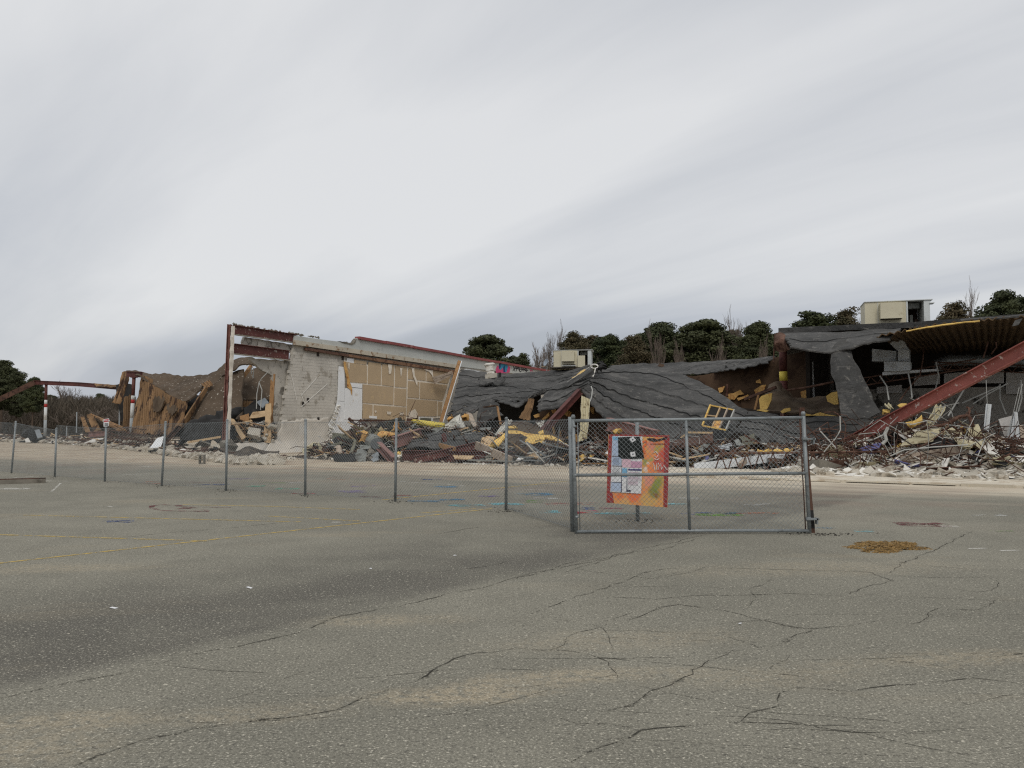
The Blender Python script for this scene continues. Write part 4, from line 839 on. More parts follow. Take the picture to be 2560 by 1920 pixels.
MB().bar(P(452, 1068, 53.8), P(515, 972, 56), 0.12, 0.3).build('deck_edge_trim', 'rust_deck', lroof)
# added black sheets stand in for shade under it; then the black membrane heap
sheet([L((290, 962, 67.5), (312, 958, 67.5), (335, 962, 67)), L((292, 990, 67), (312, 995, 67), (333, 990, 66.6)), L((302, 1052, 66.8), (315, 1056, 66.6), (333, 1056, 66.4))], 10, 10, 0.05, 0.1, 1, seed=16).build('shade_sheet', 'tar_black', lroof)
sheet([L((440, 985, 63), (500, 985, 63), (570, 985, 62), (700, 985, 64)), L((400, 1030, 62), (500, 1030, 61), (570, 1030, 60), (700, 1030, 62)), L((400, 1092, 61), (500, 1090, 60), (570, 1090, 59), (700, 1100, 60))], 24, 12, 0.05, 0.3, 0.5, seed=17).build('shade_sheet', 'tar_black', lroof)
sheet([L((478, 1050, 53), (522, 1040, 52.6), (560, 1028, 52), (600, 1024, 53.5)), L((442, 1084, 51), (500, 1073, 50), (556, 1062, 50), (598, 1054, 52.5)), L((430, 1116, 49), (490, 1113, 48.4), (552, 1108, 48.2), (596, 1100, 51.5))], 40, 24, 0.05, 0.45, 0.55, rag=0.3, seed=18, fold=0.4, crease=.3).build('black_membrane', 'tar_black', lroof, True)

# ------------------------------------------------------------------ right store: collapsed grey roof membranes
def TT(*a): return [T(*x_) for x_ in a]
def roof_thing(name, lab, rows, nu, nv, amp, seed, seams=5, rag=0.3, m='membrane', cat='roof', **k):
    t_ = empty(name, rows[-1][len(rows[-1]) // 2], lab, cat)
    sheet(rows, nu, nv, 0.05, amp, 0.45, None, rag, seams, k.pop('lip', 0.07), seed, **k).build('membrane_layer', m, t_); return t_
def tear(seed, th=0.35, edge=0.8):
    return lambda u_, v_: v_ > edge and nz(u_ * 9 + seed, v_ * 6) > th
r1 = roof_thing('sagging_roof', 'wide sagging grey roof membrane sloping down from the party wall', [TT((1150, 921, 24), (1210, 930, 24), (1290, 934, 23), (1356, 929, 22), (1420, 921, 22), (1478, 911, 20)), TT((1145, 945, 20), (1205, 952, 20), (1290, 950, 19), (1360, 945, 18), (1420, 938, 17), (1475, 924, 16)),
    TT((1138, 975, 16), (1200, 972, 16), (1290, 973, 15), (1345, 976, 14), (1395, 963, 13.5), (1448, 943, 13)), TT((1128, 1005, 12), (1195, 1000, 12.5), (1260, 995, 12), (1325, 986, 11), (1370, 974, 11), (1415, 960, 11.5)), TT((1116, 1042, 9), (1180, 1034, 9.5), (1236, 1003, 10), (1292, 1017, 9), (1324, 990, 10), (1368, 977, 10.5))], 90, 80, 0.14, 21, 6, 0.5, hole=tear(2, 0.33, 0.86), fold=0.10, crease=0.22, lip=0.05)
sheet([TT((1210, 1000, 9.5), (1232, 1000, 9.6), (1255, 1012, 9.4)), TT((1196, 1030, 9), (1215, 1026, 9), (1262, 1035, 9)), TT((1190, 1062, 8.5), (1212, 1070, 8.6), (1222, 1066, 8.6))], 16, 16, 0.05, 0.2, 0.8, rag=0.3, seed=31).build('hanging_flap', 'membrane', r1)
r2 = roof_thing('ridge_flap', 'grey roof flap folded over the ridge above the leaning red strut', [TT((1396, 962, 10), (1432, 944, 10), (1470, 929, 10), (1490, 932, 9.4)), TT((1366, 979, 9), (1412, 974, 8.4), (1450, 962, 8), (1484, 947, 8)), TT((1343, 1010, 7.2), (1395, 1000, 6.6), (1440, 974, 6.6), (1479, 957, 6.6)), TT((1346, 1032, 6.2), (1402, 1014, 5.7), (1444, 977, 6.2), (1471, 964, 6.2))], 50, 40, 0.10, 22, 3, 0.25, fold=0.06, crease=0.1)
r3 = roof_thing('draped_roof', 'largest dark grey roof membrane draped in diagonal folds down to the debris', [TT((1492, 926, 12), (1560, 915, 16), (1640, 914, 18), (1700, 931, 16), (1780, 968, 13), (1874, 1026, 9)), TT((1482, 940, 9), (1550, 945, 12), (1620, 955, 13), (1690, 975, 12), (1770, 1006, 10), (1856, 1052, 7)),
    TT((1472, 954, 7), (1530, 975, 9), (1600, 996, 9.5), (1670, 1018, 9), (1745, 1048, 7.5), (1838, 1084, 5)), TT((1463, 967, 6), (1506, 1004, 6.5), (1560, 1032, 7), (1630, 1062, 6.5), (1712, 1092, 5.5), (1802, 1114, 4)), TT((1452, 974, 5.6), (1484, 1010, 5.2), (1522, 1048, 5), (1572, 1090, 4.5), (1662, 1120, 4), (1762, 1130, 3))], 100, 110, 0.10, 23, 6, 0.25, fold=0.06, crease=0.26, lip=0.06)
r4 = roof_thing('upper_roof_strip', 'long grey strip of roof membrane reaching from the drape to the yellow banded column', [TT((1575, 911, 24), (1660, 907, 24), (1800, 900, 22), (1942, 891, 20)), TT((1600, 914, 22), (1690, 919, 21), (1800, 914, 19), (1940, 896, 17)), TT((1650, 921, 19), (1705, 935, 18), (1812, 927, 16), (1936, 908, 14))], 70, 30, 0.10, 24, 0, 0.7, fold=0.06, crease=0.10)
sheet([TT((1520, 914, 22), (1580, 911, 24), (1640, 912, 25)), TT((1525, 920, 19), (1590, 918, 20), (1665, 920, 20))], 30, 10, 0.05, 0.1, 0.6, rag=0.3, seed=33).build('membrane_layer', 'membrane', r4)
sheet([TT((1628, 913, 17.6), (1650, 908, 17.5), (1664, 911, 17.5)), TT((1630, 920, 17), (1650, 921, 17), (1666, 918, 17))], 12, 6, 0.05, 0.25, 1.2, rag=0.3, seed=34).build('curled_scrap', 'brown_board', r4)
# front wall boards exposed under the roofs
bw = empty('inner_wall', T(1850, 1100, 15), 'brown tar stained inner wall with torn yellow insulation below the roof strip', 'wall')
MB().prism(TT((1640, 940, 17), (1760, 938, 17), (1880, 914, 17), (1940, 893, 17), (2040, 870, 17), (2040, 1020, 17), (1640, 1020, 17)), 0.15, UD, 0.1, 0.6).build('tar_board', 'brown_board', bw)
for pts in (((1795, 970), (1812, 966), (1808, 980), (1798, 982)), ((1820, 985), (1850, 974), (1860, 985), (1835, 998), (1822, 994)), ((1885, 975), (1903, 962), (1915, 962), (1908, 980), (1890, 988)), ((1888, 952), (1900, 948), (1904, 958), (1890, 960)), ((1790, 992), (1812, 990), (1830, 1000), (1800, 1002)), ((1842, 995), (1870, 985), (1872, 1000), (1846, 1002)), ((2000, 980), (2014, 975), (2018, 992), (2004, 998))):
    MB().prism(TT(*[(a, c, 16.8) for a, c in pts]), 0.08, UD, 0.25, 0.3, 1).build('insulation_patch', 'insulation_orange', bw)
MB().bar(T(1817, 990, 16.6), T(1819, 960, 16.6), 0.12, 0.12).build('stud', 'rust', bw)
MB().bar(T(2028, 995, 12), T(2023, 905, 12), 0.28, 0.28, UD).build('stud', 'wood_grey', bw); MB().bar(T(2034, 995, 11.8), T(2030, 905, 11.8), 0.08, 0.25, UD).build('stud', 'white_metal', bw)
iw = empty('gutted_wall', T(1430, 1115, 9), 'dark brown gutted wall with yellow foam under the ridge of the fallen roof', 'wall')
MB().prism(TT((1340, 1040, 8.5), (1452, 985, 8.5), (1490, 1010, 8.5), (1540, 1060, 8.5), (1560, 1130, 8.5), (1330, 1130, 8.5)), 0.15, UD, 0.2, 0.5).build('tar_board', 'brown_board', iw)
for pts in (((1332, 1040), (1345, 1033), (1348, 1042), (1338, 1047)), ((1354, 1048), (1372, 1030), (1374, 1040), (1360, 1052)), ((1414, 1022), (1428, 1030), (1424, 1045), (1410, 1035)), ((1378, 1026), (1390, 1022), (1392, 1032), (1382, 1034)), ((1476, 1020), (1486, 1018), (1484, 1036), (1478, 1030)), ((1380, 1070), (1386, 1064), (1390, 1085), (1384, 1088)), ((1395, 1080), (1402, 1078), (1402, 1092), (1396, 1094)), ((1410, 1096), (1445, 1086), (1448, 1108), (1412, 1104))):
    MB().prism(TT(*[(a, c, 8.2) for a, c in pts]), 0.12, UD, 0.25, 0.3).build('insulation_patch', 'insulation_orange', iw)
# rear wall and added black panel, coloured dark as the shade behind the openings
vw = empty('rear_wall', T(1500, 1100, 26), 'rear wall of the collapsed store coloured dark as shade behind the openings', 'wall')
MB().prism([B(2, 27, 0), B(30, 27, 0), B(30, 27, 3.4), B(2, 27, 3.6)], 0.2, UD).build('dark_wall', 'interior_shade', vw)
MB().prism(TT((1195, 1005, 12), (1350, 985, 12), (1360, 1110, 12), (1195, 1110, 12)), 0.1, UD).build('shade_panel', 'tar_black', vw)  # added panel, its black stands for the shade under the sagging roof
def tpart(name, m, pts, t_, th, par, torn=0.0, step=0.4): return MB().prism([T(a, c, t_) for a, c in pts], th, UD, torn, step).build(name, m, par)

# right-hand shell: roof, deck underside, rear wall, duct
shell = empty('store_roof', B(40, 5, 0), 'grey edged flat roof of the right store with rusty deck underside and torn front', 'roof')
sheet([TT((1948, 832, 7.5), (2060, 828, 7.5), (2170, 823, 7.5), (2262, 819, 7.5)), TT((1958, 842, 5), (2066, 840, 5), (2170, 836, 5), (2250, 830, 5)), TT((1966, 856, 3.6), (2076, 868, 3.4), (2165, 846, 3.4), (2236, 838, 3.6)), TT((1974, 869, 3), (2082, 884, 2.8), (2172, 858, 2.8), (2226, 850, 3))], 60, 24, 0.06, 0.12, 0.6, rag=0.2, seed=41, seams=2).build('membrane_layer', 'membrane', shell)
rb = [T(1945, 833, 8).z, 0]
zr = T(2170, 823, 7.5).z
sheet([[B(25.6, 30, zr + .1), B(38, 30, zr + .1), B(50, 30, zr), B(62, 30, zr)], [B(27.9, 18, zr + .05), B(38, 18, zr + .05), B(50, 18, zr - .1), B(62, 18, zr - .1)], TT((1946, 833, 7.6), (2165, 823.5, 7.6), (2300, 818, 6), (2560, 800, 5)) ], 40, 20, 0.25, 0.02, 0.6, seed=42).build('roof_build_up', 'membrane', shell)
fr = TT((2190, 842, 3.2), (2262, 828, 2.6), (2313, 818, 2.2), (2400, 806, 2), (2480, 799, 2), (2560, 793, 2), (2700, 785, 2))
bk = []
for p in fr: s_, t2 = st(p); bk.append(B(s_, 17, zr - 0.45))
md = [(a * 0.55 + c * 0.45) + Z * 0.05 for a, c in zip(fr, bk)]
bk2 = [B(st(p)[0], 29.5, zr - 0.35) for p in fr]
sheet([fr, md, bk, bk2], 80, 20, 0.04, 0.06, 0.6, ('u', 0.30, 0.05), rag=0.12, seed=43).build('ribbed_deck', 'deck_under', shell)
sheet([[p + Z * 0.16 + UD * 0.3 for p in fr[3:]], [p + Z * 0.06 - UD * 0.03 for p in fr[3:]]], 30, 4, 0.05, 0.04, 1, rag=0.1, seed=44).build('edge_strip', 'membrane', shell)
sheet([TT((2538, 800, 1.9), (2556, 796, 1.9)), TT((2530, 815, 1.8), (2546, 812, 1.8))], 4, 4, 0.03, 0.03, 1, seed=45).build('edge_strip', 'membrane', shell)
sheet([TT((2265, 826, 2.5), (2313, 817, 2.1), (2400, 805, 1.9), (2450, 801, 1.9)), TT((2265, 829, 2.45), (2313, 820, 2.05), (2400, 808, 1.85), (2450, 803, 1.85))], 30, 3, 0.04, 0.03, 2, rag=0.02, seed=46).build('foam_edge', 'insulation', shell)
sheet([TT((2078, 872, 3), (2096, 852, 3.2), (2114, 846, 3.4)), TT((2077, 925, 2.6), (2106, 912, 2.5), (2138, 900, 2.9)), TT((2092, 978, 2.1), (2128, 968, 2.0), (2168, 962, 2.5)), TT((2103, 1044, 1.6), (2150, 1050, 1.5), (2206, 1040, 2.1))], 30, 50, 0.05, 0.08, 0.7, rag=0.08, seed=47, fold=0.06, crease=0.05).build('hanging_membrane', 'membrane', shell)
sheet([TT((2142, 946, 2.7), (2152, 950, 2.7)), TT((2150, 1000, 2.3), (2180, 996, 2.5)), TT((2161, 1045, 1.9), (2205, 1035, 2.1))], 14, 30, 0.05, 0.12, 0.7, rag=0.15, seed=48).build('hanging_membrane', 'membrane', shell)
# rolled steel head over the column
sheet([TT((1936, 836, 5.6), (1950, 831, 5.4), (1964, 838, 5.2), (1973, 868, 5)), TT((1936, 858, 4.8), (1950, 852, 4.6), (1964, 858, 4.4), (1972, 874, 4.3)), TT((1935, 876, 5.2), (1948, 880, 5), (1960, 880, 4.8), (1971, 876, 4.8))], 20, 14, 0.04, 0.05, 1, seed=49).build('rolled_edge', 'rust', shell)
MB().bar(T(1934, 905, 5), T(1937, 836, 5), 0.04, 0.1, UD).build('hanging_trim', 'rust_dark', shell)
col2 = empty('banded_column', T(1956, 1080, 10.6), 'round dark red steel column with a yellow band in the torn roof corner', 'column')
MB().tube([T(1958, 929, 10.6), T(1957, 846, 10.6)], 0.2, 14).build('shaft', 'red_steel', col2, True); MB().tube([T(1959, 952, 10.6), T(1958, 929, 10.6)], 0.205, 14).build('yellow_band', 'safety_yellow', col2, True)
pz = T(1959, 952, 10.6); MB().tube([V((pz.x, pz.y, 0)), pz], 0.2, 14).build('lower_shaft', 'red_steel', col2, True)
# interior behind: rear wall with pale panels, ducts, pipes
rw = empty('store_interior_wall', B(45, 16.5, 0), 'grey interior rear wall with pale boards deep inside the right store', 'wall')
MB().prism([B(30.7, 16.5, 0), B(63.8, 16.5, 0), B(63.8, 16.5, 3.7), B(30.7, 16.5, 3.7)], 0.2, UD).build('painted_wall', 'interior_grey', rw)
MB().prism([B(30.7, 17.2, 3.4), B(63.8, 17.2, 3.4), B(63.8, 17.2, 6.3), B(30.7, 17.2, 6.3)], 0.2, UD).build('upper_wall', 'interior_shade', rw)
MB().prism([B(30.5, 11, 0), B(30.5, 29, 0), B(30.5, 29, zr - .1), B(30.5, 11, zr - .3)], 0.2, NVD).build('side_wall', 'interior_shade', rw)
MB().prism([B(64, 3, 0), B(64, 29, 0), B(64, 29, zr - .1), B(64, 3, zr - .4)], 0.2, VD).build('side_wall', 'interior_shade', rw)
for k, pts in enumerate((((2285, 940), (2350, 934), (2350, 960), (2285, 965)), ((2440, 928), (2510, 926), (2510, 958), (2440, 958)), ((2192, 968), (2255, 962), (2255, 982), (2192, 984)), ((2360, 935), (2430, 928), (2430, 952), (2360, 958)), ((2515, 930), (2590, 928), (2590, 985), (2515, 985)))):
    tpart('pale_board', 'interior_panel', pts, 16.2, 0.1, rw)
MB().prism([B(26, 3.5, 0.02), B(64, 3.5, 0.02), B(64, 28, 0.02), B(26, 28, 0.02)], 0.02, -Z).build('floor_slab', 'concrete_dark', rw)
dk = empty('duct_work', T(2225, 1000, 9), 'galvanised sheet metal ducting hanging under the right roof below the cream unit', 'duct')
def dbox(pts, t_, depth, m='duct_zinc'): MB().prism([T(a, c, t_) for a, c in pts], depth, UD).build('duct_section', m, dk)
dbox(((2180, 872), (2240, 878), (2240, 903), (2180, 903)), 8, 0.7); dbox(((2245, 875), (2273, 874), (2273, 902), (2245, 902)), 7.5, 0.7); dbox(((2210, 904), (2276, 904), (2276, 926), (2210, 928)), 7, 0.8); dbox(((2214, 848), (2255, 845), (2272, 874), (2242, 876)), 7.8, 0.5); dbox(((2206, 930), (2345, 922), (2345, 927), (2206, 938)), 7.4, 0.5, 'white_metal')
rp = one('curved_duct_pipe', MB().tube(TT((2344, 926, 14), (2348, 908, 14), (2368, 900, 14), (2440, 900, 14.5), (2560, 905, 15), (2680, 905, 15)), 0.28, 10), 'galvanised', 'long round metal duct bending down beneath the ribbed deck at right', 'duct', None, True)
JO = 'rusty joists and rods sagging under the right roof'
def joist(a, c, h_, lab, n=14, name='bar_joist', m='rust', up=Z, sag=0.0, r=0.025):
    t_ = empty(name, a, lab, 'joist', JO)
    pts = lambda off: [a.lerp(c, f) - up * (off + sag * math.sin(math.pi * f)) for f in [i / 8 for i in range(9)]]
    MB().tube(pts(0), r * 1.3, 5).build('top_chord', m, t_); MB().tube(pts(h_), r * 1.3, 5).build('bottom_chord', m, t_)
    mb = MB()
    for i in range(n):
        f0, f1 = i / n, (i + 1) / n; o0, o1 = (0, h_) if i % 2 else (h_, 0)
        mb.tube([a.lerp(c, f0) - up * (o0 + sag * math.sin(math.pi * f0)), a.lerp(c, f1) - up * (o1 + sag * math.sin(math.pi * f1))], r * 0.8, 4)
    mb.build('web_rods', m, t_); return t_
joist(T(2160, 945, 8), T(2440, 898, 8), 0.35, 'sagging rusty bar joist crossing behind the ductwork', 16)
joist(T(2330, 905, 13), T(2600, 915, 13), 0.35, 'rusty bar joist low under the ribbed deck at the right edge', 16)
for i, (a, c, lab) in enumerate((((2309, 862, 8), (2300, 940, 6), 'bent rusty strut dropping from the deck beside the ducts'), ((2300, 938, 6), (2248, 1003, 4), 'rusty strut slanting down from the ducts to the yellow foam'), ((2470, 855, 5), (2458, 895, 5), 'short rust rod hanging left of the beam top'), ((2490, 855, 5), (2478, 885, 5), 'short rust rod hanging nearest the beam top'),
        ((2200, 940, 5), (2222, 1000, 4), 'pale bent stud hanging under the ducts at left'), ((2270, 930, 5), (2280, 995, 4), 'pale bent stud hanging under the ducts at right'), ((2415, 965, 5), (2370, 1040, 4), 'bundle rod slanting from below the red beam'), ((2500, 960, 8), (2515, 1035, 8), 'pale straight tube hanging before the rear wall at right'), ((2340, 905, 7), (2338, 975, 7), 'thin pale rod hanging straight from the white duct edge'),
        ((2405, 1008, 6), (2500, 965, 6), 'thin grey conduit rising to the right below the beam'), ((2432, 1010, 6), (2520, 958, 6), 'second thin grey conduit rising to the right below the beam'), ((2145, 945, 5), (2120, 960, 5), 'short pale tube beside the hanging membrane'), ((2552, 950, 6), (2545, 1030, 6), 'bent grey conduit hanging at the right edge'))):
    p, q = T(*a), T(*c); one('hanging_rod', MB().tube([p, p.lerp(q, .5) + V((R(-.15, .15), 0, R(-.1, .1))), q], 0.03, 5), 'rust' if 'rust' in lab else 'cable_grey', lab, 'rod', JO)
# ------------------------------------------------------------------ rooftop units
def hvac(cx, cy, base, ax, k, lab, yaw_pts):
    t_ = empty('rooftop_unit', base, lab, 'hvac unit', 'cream rooftop units'); ay = V((-ax.y, ax.x, 0)); Wd, Dp, Ht = 2.75, 1.7, 1.25
    o = base
    def bx(nm, x0, x1, y0, y1, z0, z1, m, par=None): 
        c = o + ax * ((x0 + x1) / 2) + ay * ((y0 + y1) / 2) + Z * ((z0 + z1) / 2)
        return MB().box(c, ax * ((x1 - x0) / 2), ay * ((y1 - y0) / 2), Z * ((z1 - z0) / 2)).build(nm, m, par or t_)
    bx('casing', 0, 1.75, 0, Dp, 0.06, Ht, 'hvac_cream'); bx('base_rail', -0.03, Wd + .03, -0.04, Dp + 0.04, 0, 0.055, 'concrete_dark')
    bx('back_panel', 1.755, Wd - .26, Dp - 0.06, Dp, 0.06, Ht - .003, 'hvac_dark'); bx('bay_floor', 1.755, Wd - .26, 0.02, Dp - .07, 0.06, 0.1, 'rust')
    bx('end_panel', Wd - .25, Wd, 0.0, Dp, 0.06, Ht - .002, 'hvac_pale'); bx('bay_frame', 1.76, 1.83, -0.01, 0.05, 0.1, Ht - .01, 'hvac_pale')
    bx('top_panel', -0.03, Wd + 0.12, -0.05, Dp + 0.03, Ht + .002, Ht + 0.035, 'hvac_pale')
    hd = bx('intake_hood', 0.62, 1.55, -0.42, -0.003, 0.42, 1.14, 'hvac_cream'); bx('hood_mouth', 0.66, 1.51, -0.38, -0.03, 0.405, 0.417, 'interior_shade', hd)
    bx('lower_vent', 0.7, 1.6, -0.05, -0.003, 0.1, 0.22, 'interior_shade'); bx('vent_sill', 0.62, 1.66, -0.2, -0.06, 0.09, 0.13, 'hvac_pale')
    for q in range(3): bx('bay_part', 1.85 + 0.2 * q, 1.98 + 0.2 * q, 0.9, 1.3, 0.12, 0.5 + 0.2 * (q % 2), ('rust', 'scrap_grey', 'hvac_dark')[q])
    bx('bay_box', 1.9, 2.4, 0.5, 0.9, 0.95, Ht - 0.05, 'scrap_grey'); bx('casing_seam', 0.55, 0.57, -0.006, -0.002, 0.08, Ht - .02, 'hvac_pale')
    if k: 
        c = o + ax * 2.05 + ay * -0.25 + Z * 0.42; MB().box(c, ax * 0.27, ay * 0.02, Z * 0.42).build('loose_panel', 'hvac_cream', t_)
    else: bx('loose_flap', Wd - .02, Wd + 0.18, -0.06, 0.4, Ht - 0.16, Ht - .12, 'hvac_pale')
    return t_
p, q = T(2163, 823, 8.0), T(2318, 815.5, 8.6)
hvac(0, 0, p + Z * 0.0, (V((q.x, q.y, 0)) - V((p.x, p.y, 0))).normalized(), 0, 'large cream rooftop unit with open bay standing on the right store roof', None)
p, q = T(1384, 919, 20.5), T(1478, 917, 21.5)
hvac(0, 0, p, (V((q.x, q.y, 0)) - V((p.x, p.y, 0))).normalized(), 1, 'cream rooftop unit with a loose panel standing on the sagging roof', None)
# platform under the left unit
# exhaust fan
ef = T(1228, 940, 17.5); t_ = empty('exhaust_fan', ef, 'white round exhaust fan standing crooked on the sagging roof membrane', 'roof fan')
MB().box(ef + Z * 0.0, V((.42, 0, .06)), V((0, .42, 0.02)), Z * 0.16).build('curb', 'concrete', t_); MB().lathe(ef + V((-.04, 0, .16)), [(0.28, 0), (0.28, 0.2), (0.33, 0.22), (0.34, 0.6), (0.40, 0.63), (0.41, 0.72), (0.3, 0.77), (0.05, 0.79)], 20, V((-.12, 0, 1)).normalized()).build('fan_housing', 'plaster_white', t_)
sheet([TT((1194, 945, 17.4), (1215, 940, 17.6), (1240, 940, 17.6), (1266, 942, 17.4)), TT((1196, 958, 15.5), (1218, 960, 15.3), (1242, 960, 15.3), (1264, 948, 15.6))], 20, 8, 0.1, 0.25, 1.0, rag=0.3, seed=51).build('flashing_skirt', 'membrane', t_)
MB().box(ef + V((0.62, -.1, -0.02)), RT * 0.1, V((0, .3, 0)), Z * 0.25).build('bent_leg', 'tar_black', t_)
ds = T(1366, 931, 22); t_ = empty('satellite_dish', ds, 'small grey satellite dish on a curved arm beside the rear cream unit', 'dish')
MB().tube([ds, ds + Z * 0.3 + RT * 0.06, ds + Z * 0.62 + RT * 0.03], 0.03, 6).build('arm', 'galvanised', t_); MB().lathe(ds + V((0.02, -0.05, 0.72)), [(0.02, 0.0), (0.14, 0.015), (0.24, 0.06), (0.28, 0.11), (0.275, 0.115), (0.22, 0.08), (0.1, 0.03)], 16, V((-0.8, -0.5, 0.3)).normalized()).build('reflector', 'dish_grey', t_, True)
MB().tube([ds + Z * 0.45, ds + V((-0.38, -0.1, 0.42))], 0.018, 5).build('feed_arm', 'wood_pale', t_)
# ridge junk: torn black membrane, white wire, metal flashing, foam strip
one('torn_black_membrane', sheet([TT((1484, 905, 9.5), (1500, 903, 9.6), (1520, 912, 9.8)), TT((1490, 922, 9), (1506, 918, 9), (1516, 925, 9.2)), TT((1496, 940, 8.6), (1508, 940, 8.6), (1514, 932, 8.8))], 14, 14, 0.06, 0.4, 1.0, rag=0.4, seed=52), 'tar_black', 'crumpled black membrane tuft at the peak of the fallen roof', 'membrane scrap')
one('wire_coil', MB().tube([T(1486 + 9 * math.cos(a * .6), 916 + 5 * math.sin(a * .6), 9.2 - 0.02 * a) for a in range(24)] + TT((1486, 932, 8.5), (1482, 942, 8.2)), 0.04, 5), 'plaster_white', 'loop of pale wire lying on the peak of the fallen roof', 'wire')
one('bent_flashing', sheet([TT((1398, 966, 8.8), (1440, 940, 8.8), (1474, 917, 8.8)), TT((1404, 975, 8.2), (1446, 948, 8.2), (1480, 922, 8.2)), TT((1392, 986, 8.2), (1440, 956, 8.2), (1486, 934, 8.2))], 30, 10, 0.04, 0.06, 1, seed=53), 'membrane', 'folded grey flashing strip lying up the ridge of the roof', 'flashing')
one('foam_strip', sheet([TT((1428, 945, 9.6), (1450, 930, 9.6), (1463, 922, 9.6)), TT((1432, 946, 9.2), (1452, 935, 9.2), (1466, 924, 9.2))], 12, 3, 0.06, 0.06, 2, rag=0.1, seed=54), 'insulation', 'thin yellow foam strip beside the folded flashing on the ridge', 'insulation')
one('aluminium_strip', MB().bar(T(1420, 955, 9.4), T(1476, 917, 9.4), 0.16, 0.03), 'deck_white', 'pale metal strip along the top of the folded flashing', 'strip')
one('ridge_wire', MB().tube(TT((1478, 966, 5.8), (1481, 975, 5.6), (1479, 992, 5.4), (1475, 1004, 5.2)), 0.03, 5), 'cable_grey', 'thin white wire hanging in front of the ridge flap', 'wire')

# struts, planks and decking under the ridge
ib('leaning_strut', 'red steel strut leaning from the debris up under the ridge flap', T(1356, 1080, 2.5), T(1450, 978, 5.4), 0.32, 0.24, 'red_steel')
def csheet(name, lab, rows, m, axis='u', wl=0.16, dp=0.035, nu=14, nv=14, amp=0.05, rag=0.1, seed=0, cat='metal sheet', group='corrugated metal sheets in the debris'): return one(name, sheet(rows, nu, nv, 0.012, amp, 0.9, (axis, wl, dp), rag, seed=seed), m, lab, cat, group)
csheet('corrugated_plank', 'tall upright cream corrugated deck plank under the ridge flap', [TT((1453, 986, 4.2), (1476, 996, 4.2)), TT((1449, 1050, 3.8), (1472, 1055, 3.8)), TT((1443, 1125, 3.2), (1467, 1127, 3.2))], 'deck_cream', seed=61, amp=0.03, wl=0.15)
csheet('corrugated_plank', 'rust streaked corrugated strip hanging in the dark gap below the sagging roof', [TT((1322, 996, 9), (1336, 996, 9)), TT((1296, 1046, 7.5), (1325, 1053, 7.5))], 'rust_deck', seed=62)
csheet('corrugated_sheet', 'white corrugated sheet propped up beside the brown tar board', [TT((1263, 1044, 3.5), (1284, 1048, 3.5)), TT((1236, 1089, 2.2), (1248, 1089, 2.2))], 'deck_white', seed=63, wl=0.14)
csheet('corrugated_sheet', 'white corrugated scrap standing left of the leaning red strut', [TT((1338, 1056, 5), (1363, 1050, 5)), TT((1345, 1064, 4.6), (1357, 1072, 4.6))], 'deck_white', seed=64, wl=0.14)
csheet('corrugated_sheet', 'bent white corrugated sheet under the yellow insulation', [TT((1262, 1099, 1.8), (1290, 1096, 1.8), (1316, 1118, 1.6)), TT((1264, 1104, 1.4), (1290, 1106, 1.4), (1312, 1124, 1.3))], 'deck_white', seed=65, wl=0.2)
# ground membranes at the right and the brown tar mound
r7 = roof_thing('ground_membrane', 'pale grey membrane apron spread over the debris below the yellow banded column', [TT((1872, 1029, 6), (1935, 1034, 6), (2000, 1039, 6), (2096, 1040, 5.5), (2210, 1050, 5)), TT((1852, 1055, 4.5), (1920, 1060, 4.5), (1995, 1078, 4), (2085, 1078, 4), (2185, 1075, 3.6)), TT((1830, 1082, 3), (1893, 1090, 3), (1990, 1118, 2.4), (2080, 1120, 2.4), (2160, 1110, 2.4))], 70, 44, 0.12, 71, 4, 0.2, fold=0.06, crease=0.2, lip=0.05)
sheet([TT((1900, 1086, 2.6), (1925, 1095, 2.5)), TT((1893, 1108, 2.2), (1935, 1120, 2.1))], 10, 10, 0.05, 0.1, 1, rag=0.2, seed=72).build('hanging_flap', 'membrane', r7)
tm = empty('tar_mound', T(2000, 1040, 8), 'dark brown tar board hump with torn yellow foam behind the grey membrane apron', 'roof debris')
sheet([TT((1924, 966, 10), (1945, 958, 10), (1975, 985, 10), (2010, 996, 10), (2055, 988, 10), (2100, 976, 10)), TT((1912, 995, 8.5), (1945, 990, 8.3), (1980, 1005, 8.3), (2015, 1012, 8.3), (2055, 1010, 8.3), (2102, 1005, 8.3)), TT((1895, 1030, 7), (1945, 1030, 6.8), (1985, 1032, 6.8), (2020, 1036, 6.8), (2060, 1040, 6.8), (2104, 1044, 6.8))], 50, 26, 0.1, 0.2, 0.7, rag=0.15, seed=73, fold=0.2).build('tar_board', 'tar_brown', tm)
for pts, tt_ in ((((1900, 1024), (1897, 998), (1903, 990), (1918, 985), (1930, 984), (1926, 1000), (1918, 1024)), 7.1), (((1890, 1026), (1905, 1022), (1922, 1027), (1915, 1031)), 6.6), (((1952, 1028), (1960, 1022), (1975, 1020), (1976, 1027), (1955, 1032)), 6.6), (((2066, 990), (2080, 982), (2094, 978), (2096, 1010), (2085, 1012), (2068, 1004)), 8), (((2012, 1034), (2050, 1030), (2070, 1035), (2096, 1040), (2070, 1042), (2014, 1040)), 6.4)):
    MB().prism(TT(*[(a, c, tt_) for a, c in pts]), 0.12, UD, 0.18, 0.25).build('torn_foam', 'insulation', tm)
one('steel_plate', MB().prism(TT((1884, 1024, 8), (1893, 988, 8), (1898, 988, 8), (1890, 1024, 8)), 0.1, UD), 'wood', 'upright brown board edge left of the torn yellow foam', 'board')
MB().bar(T(1862, 998, 9), T(1940, 968, 8.5), 0.14, 0.14).build('edge_angle', 'rust_dark', tm)
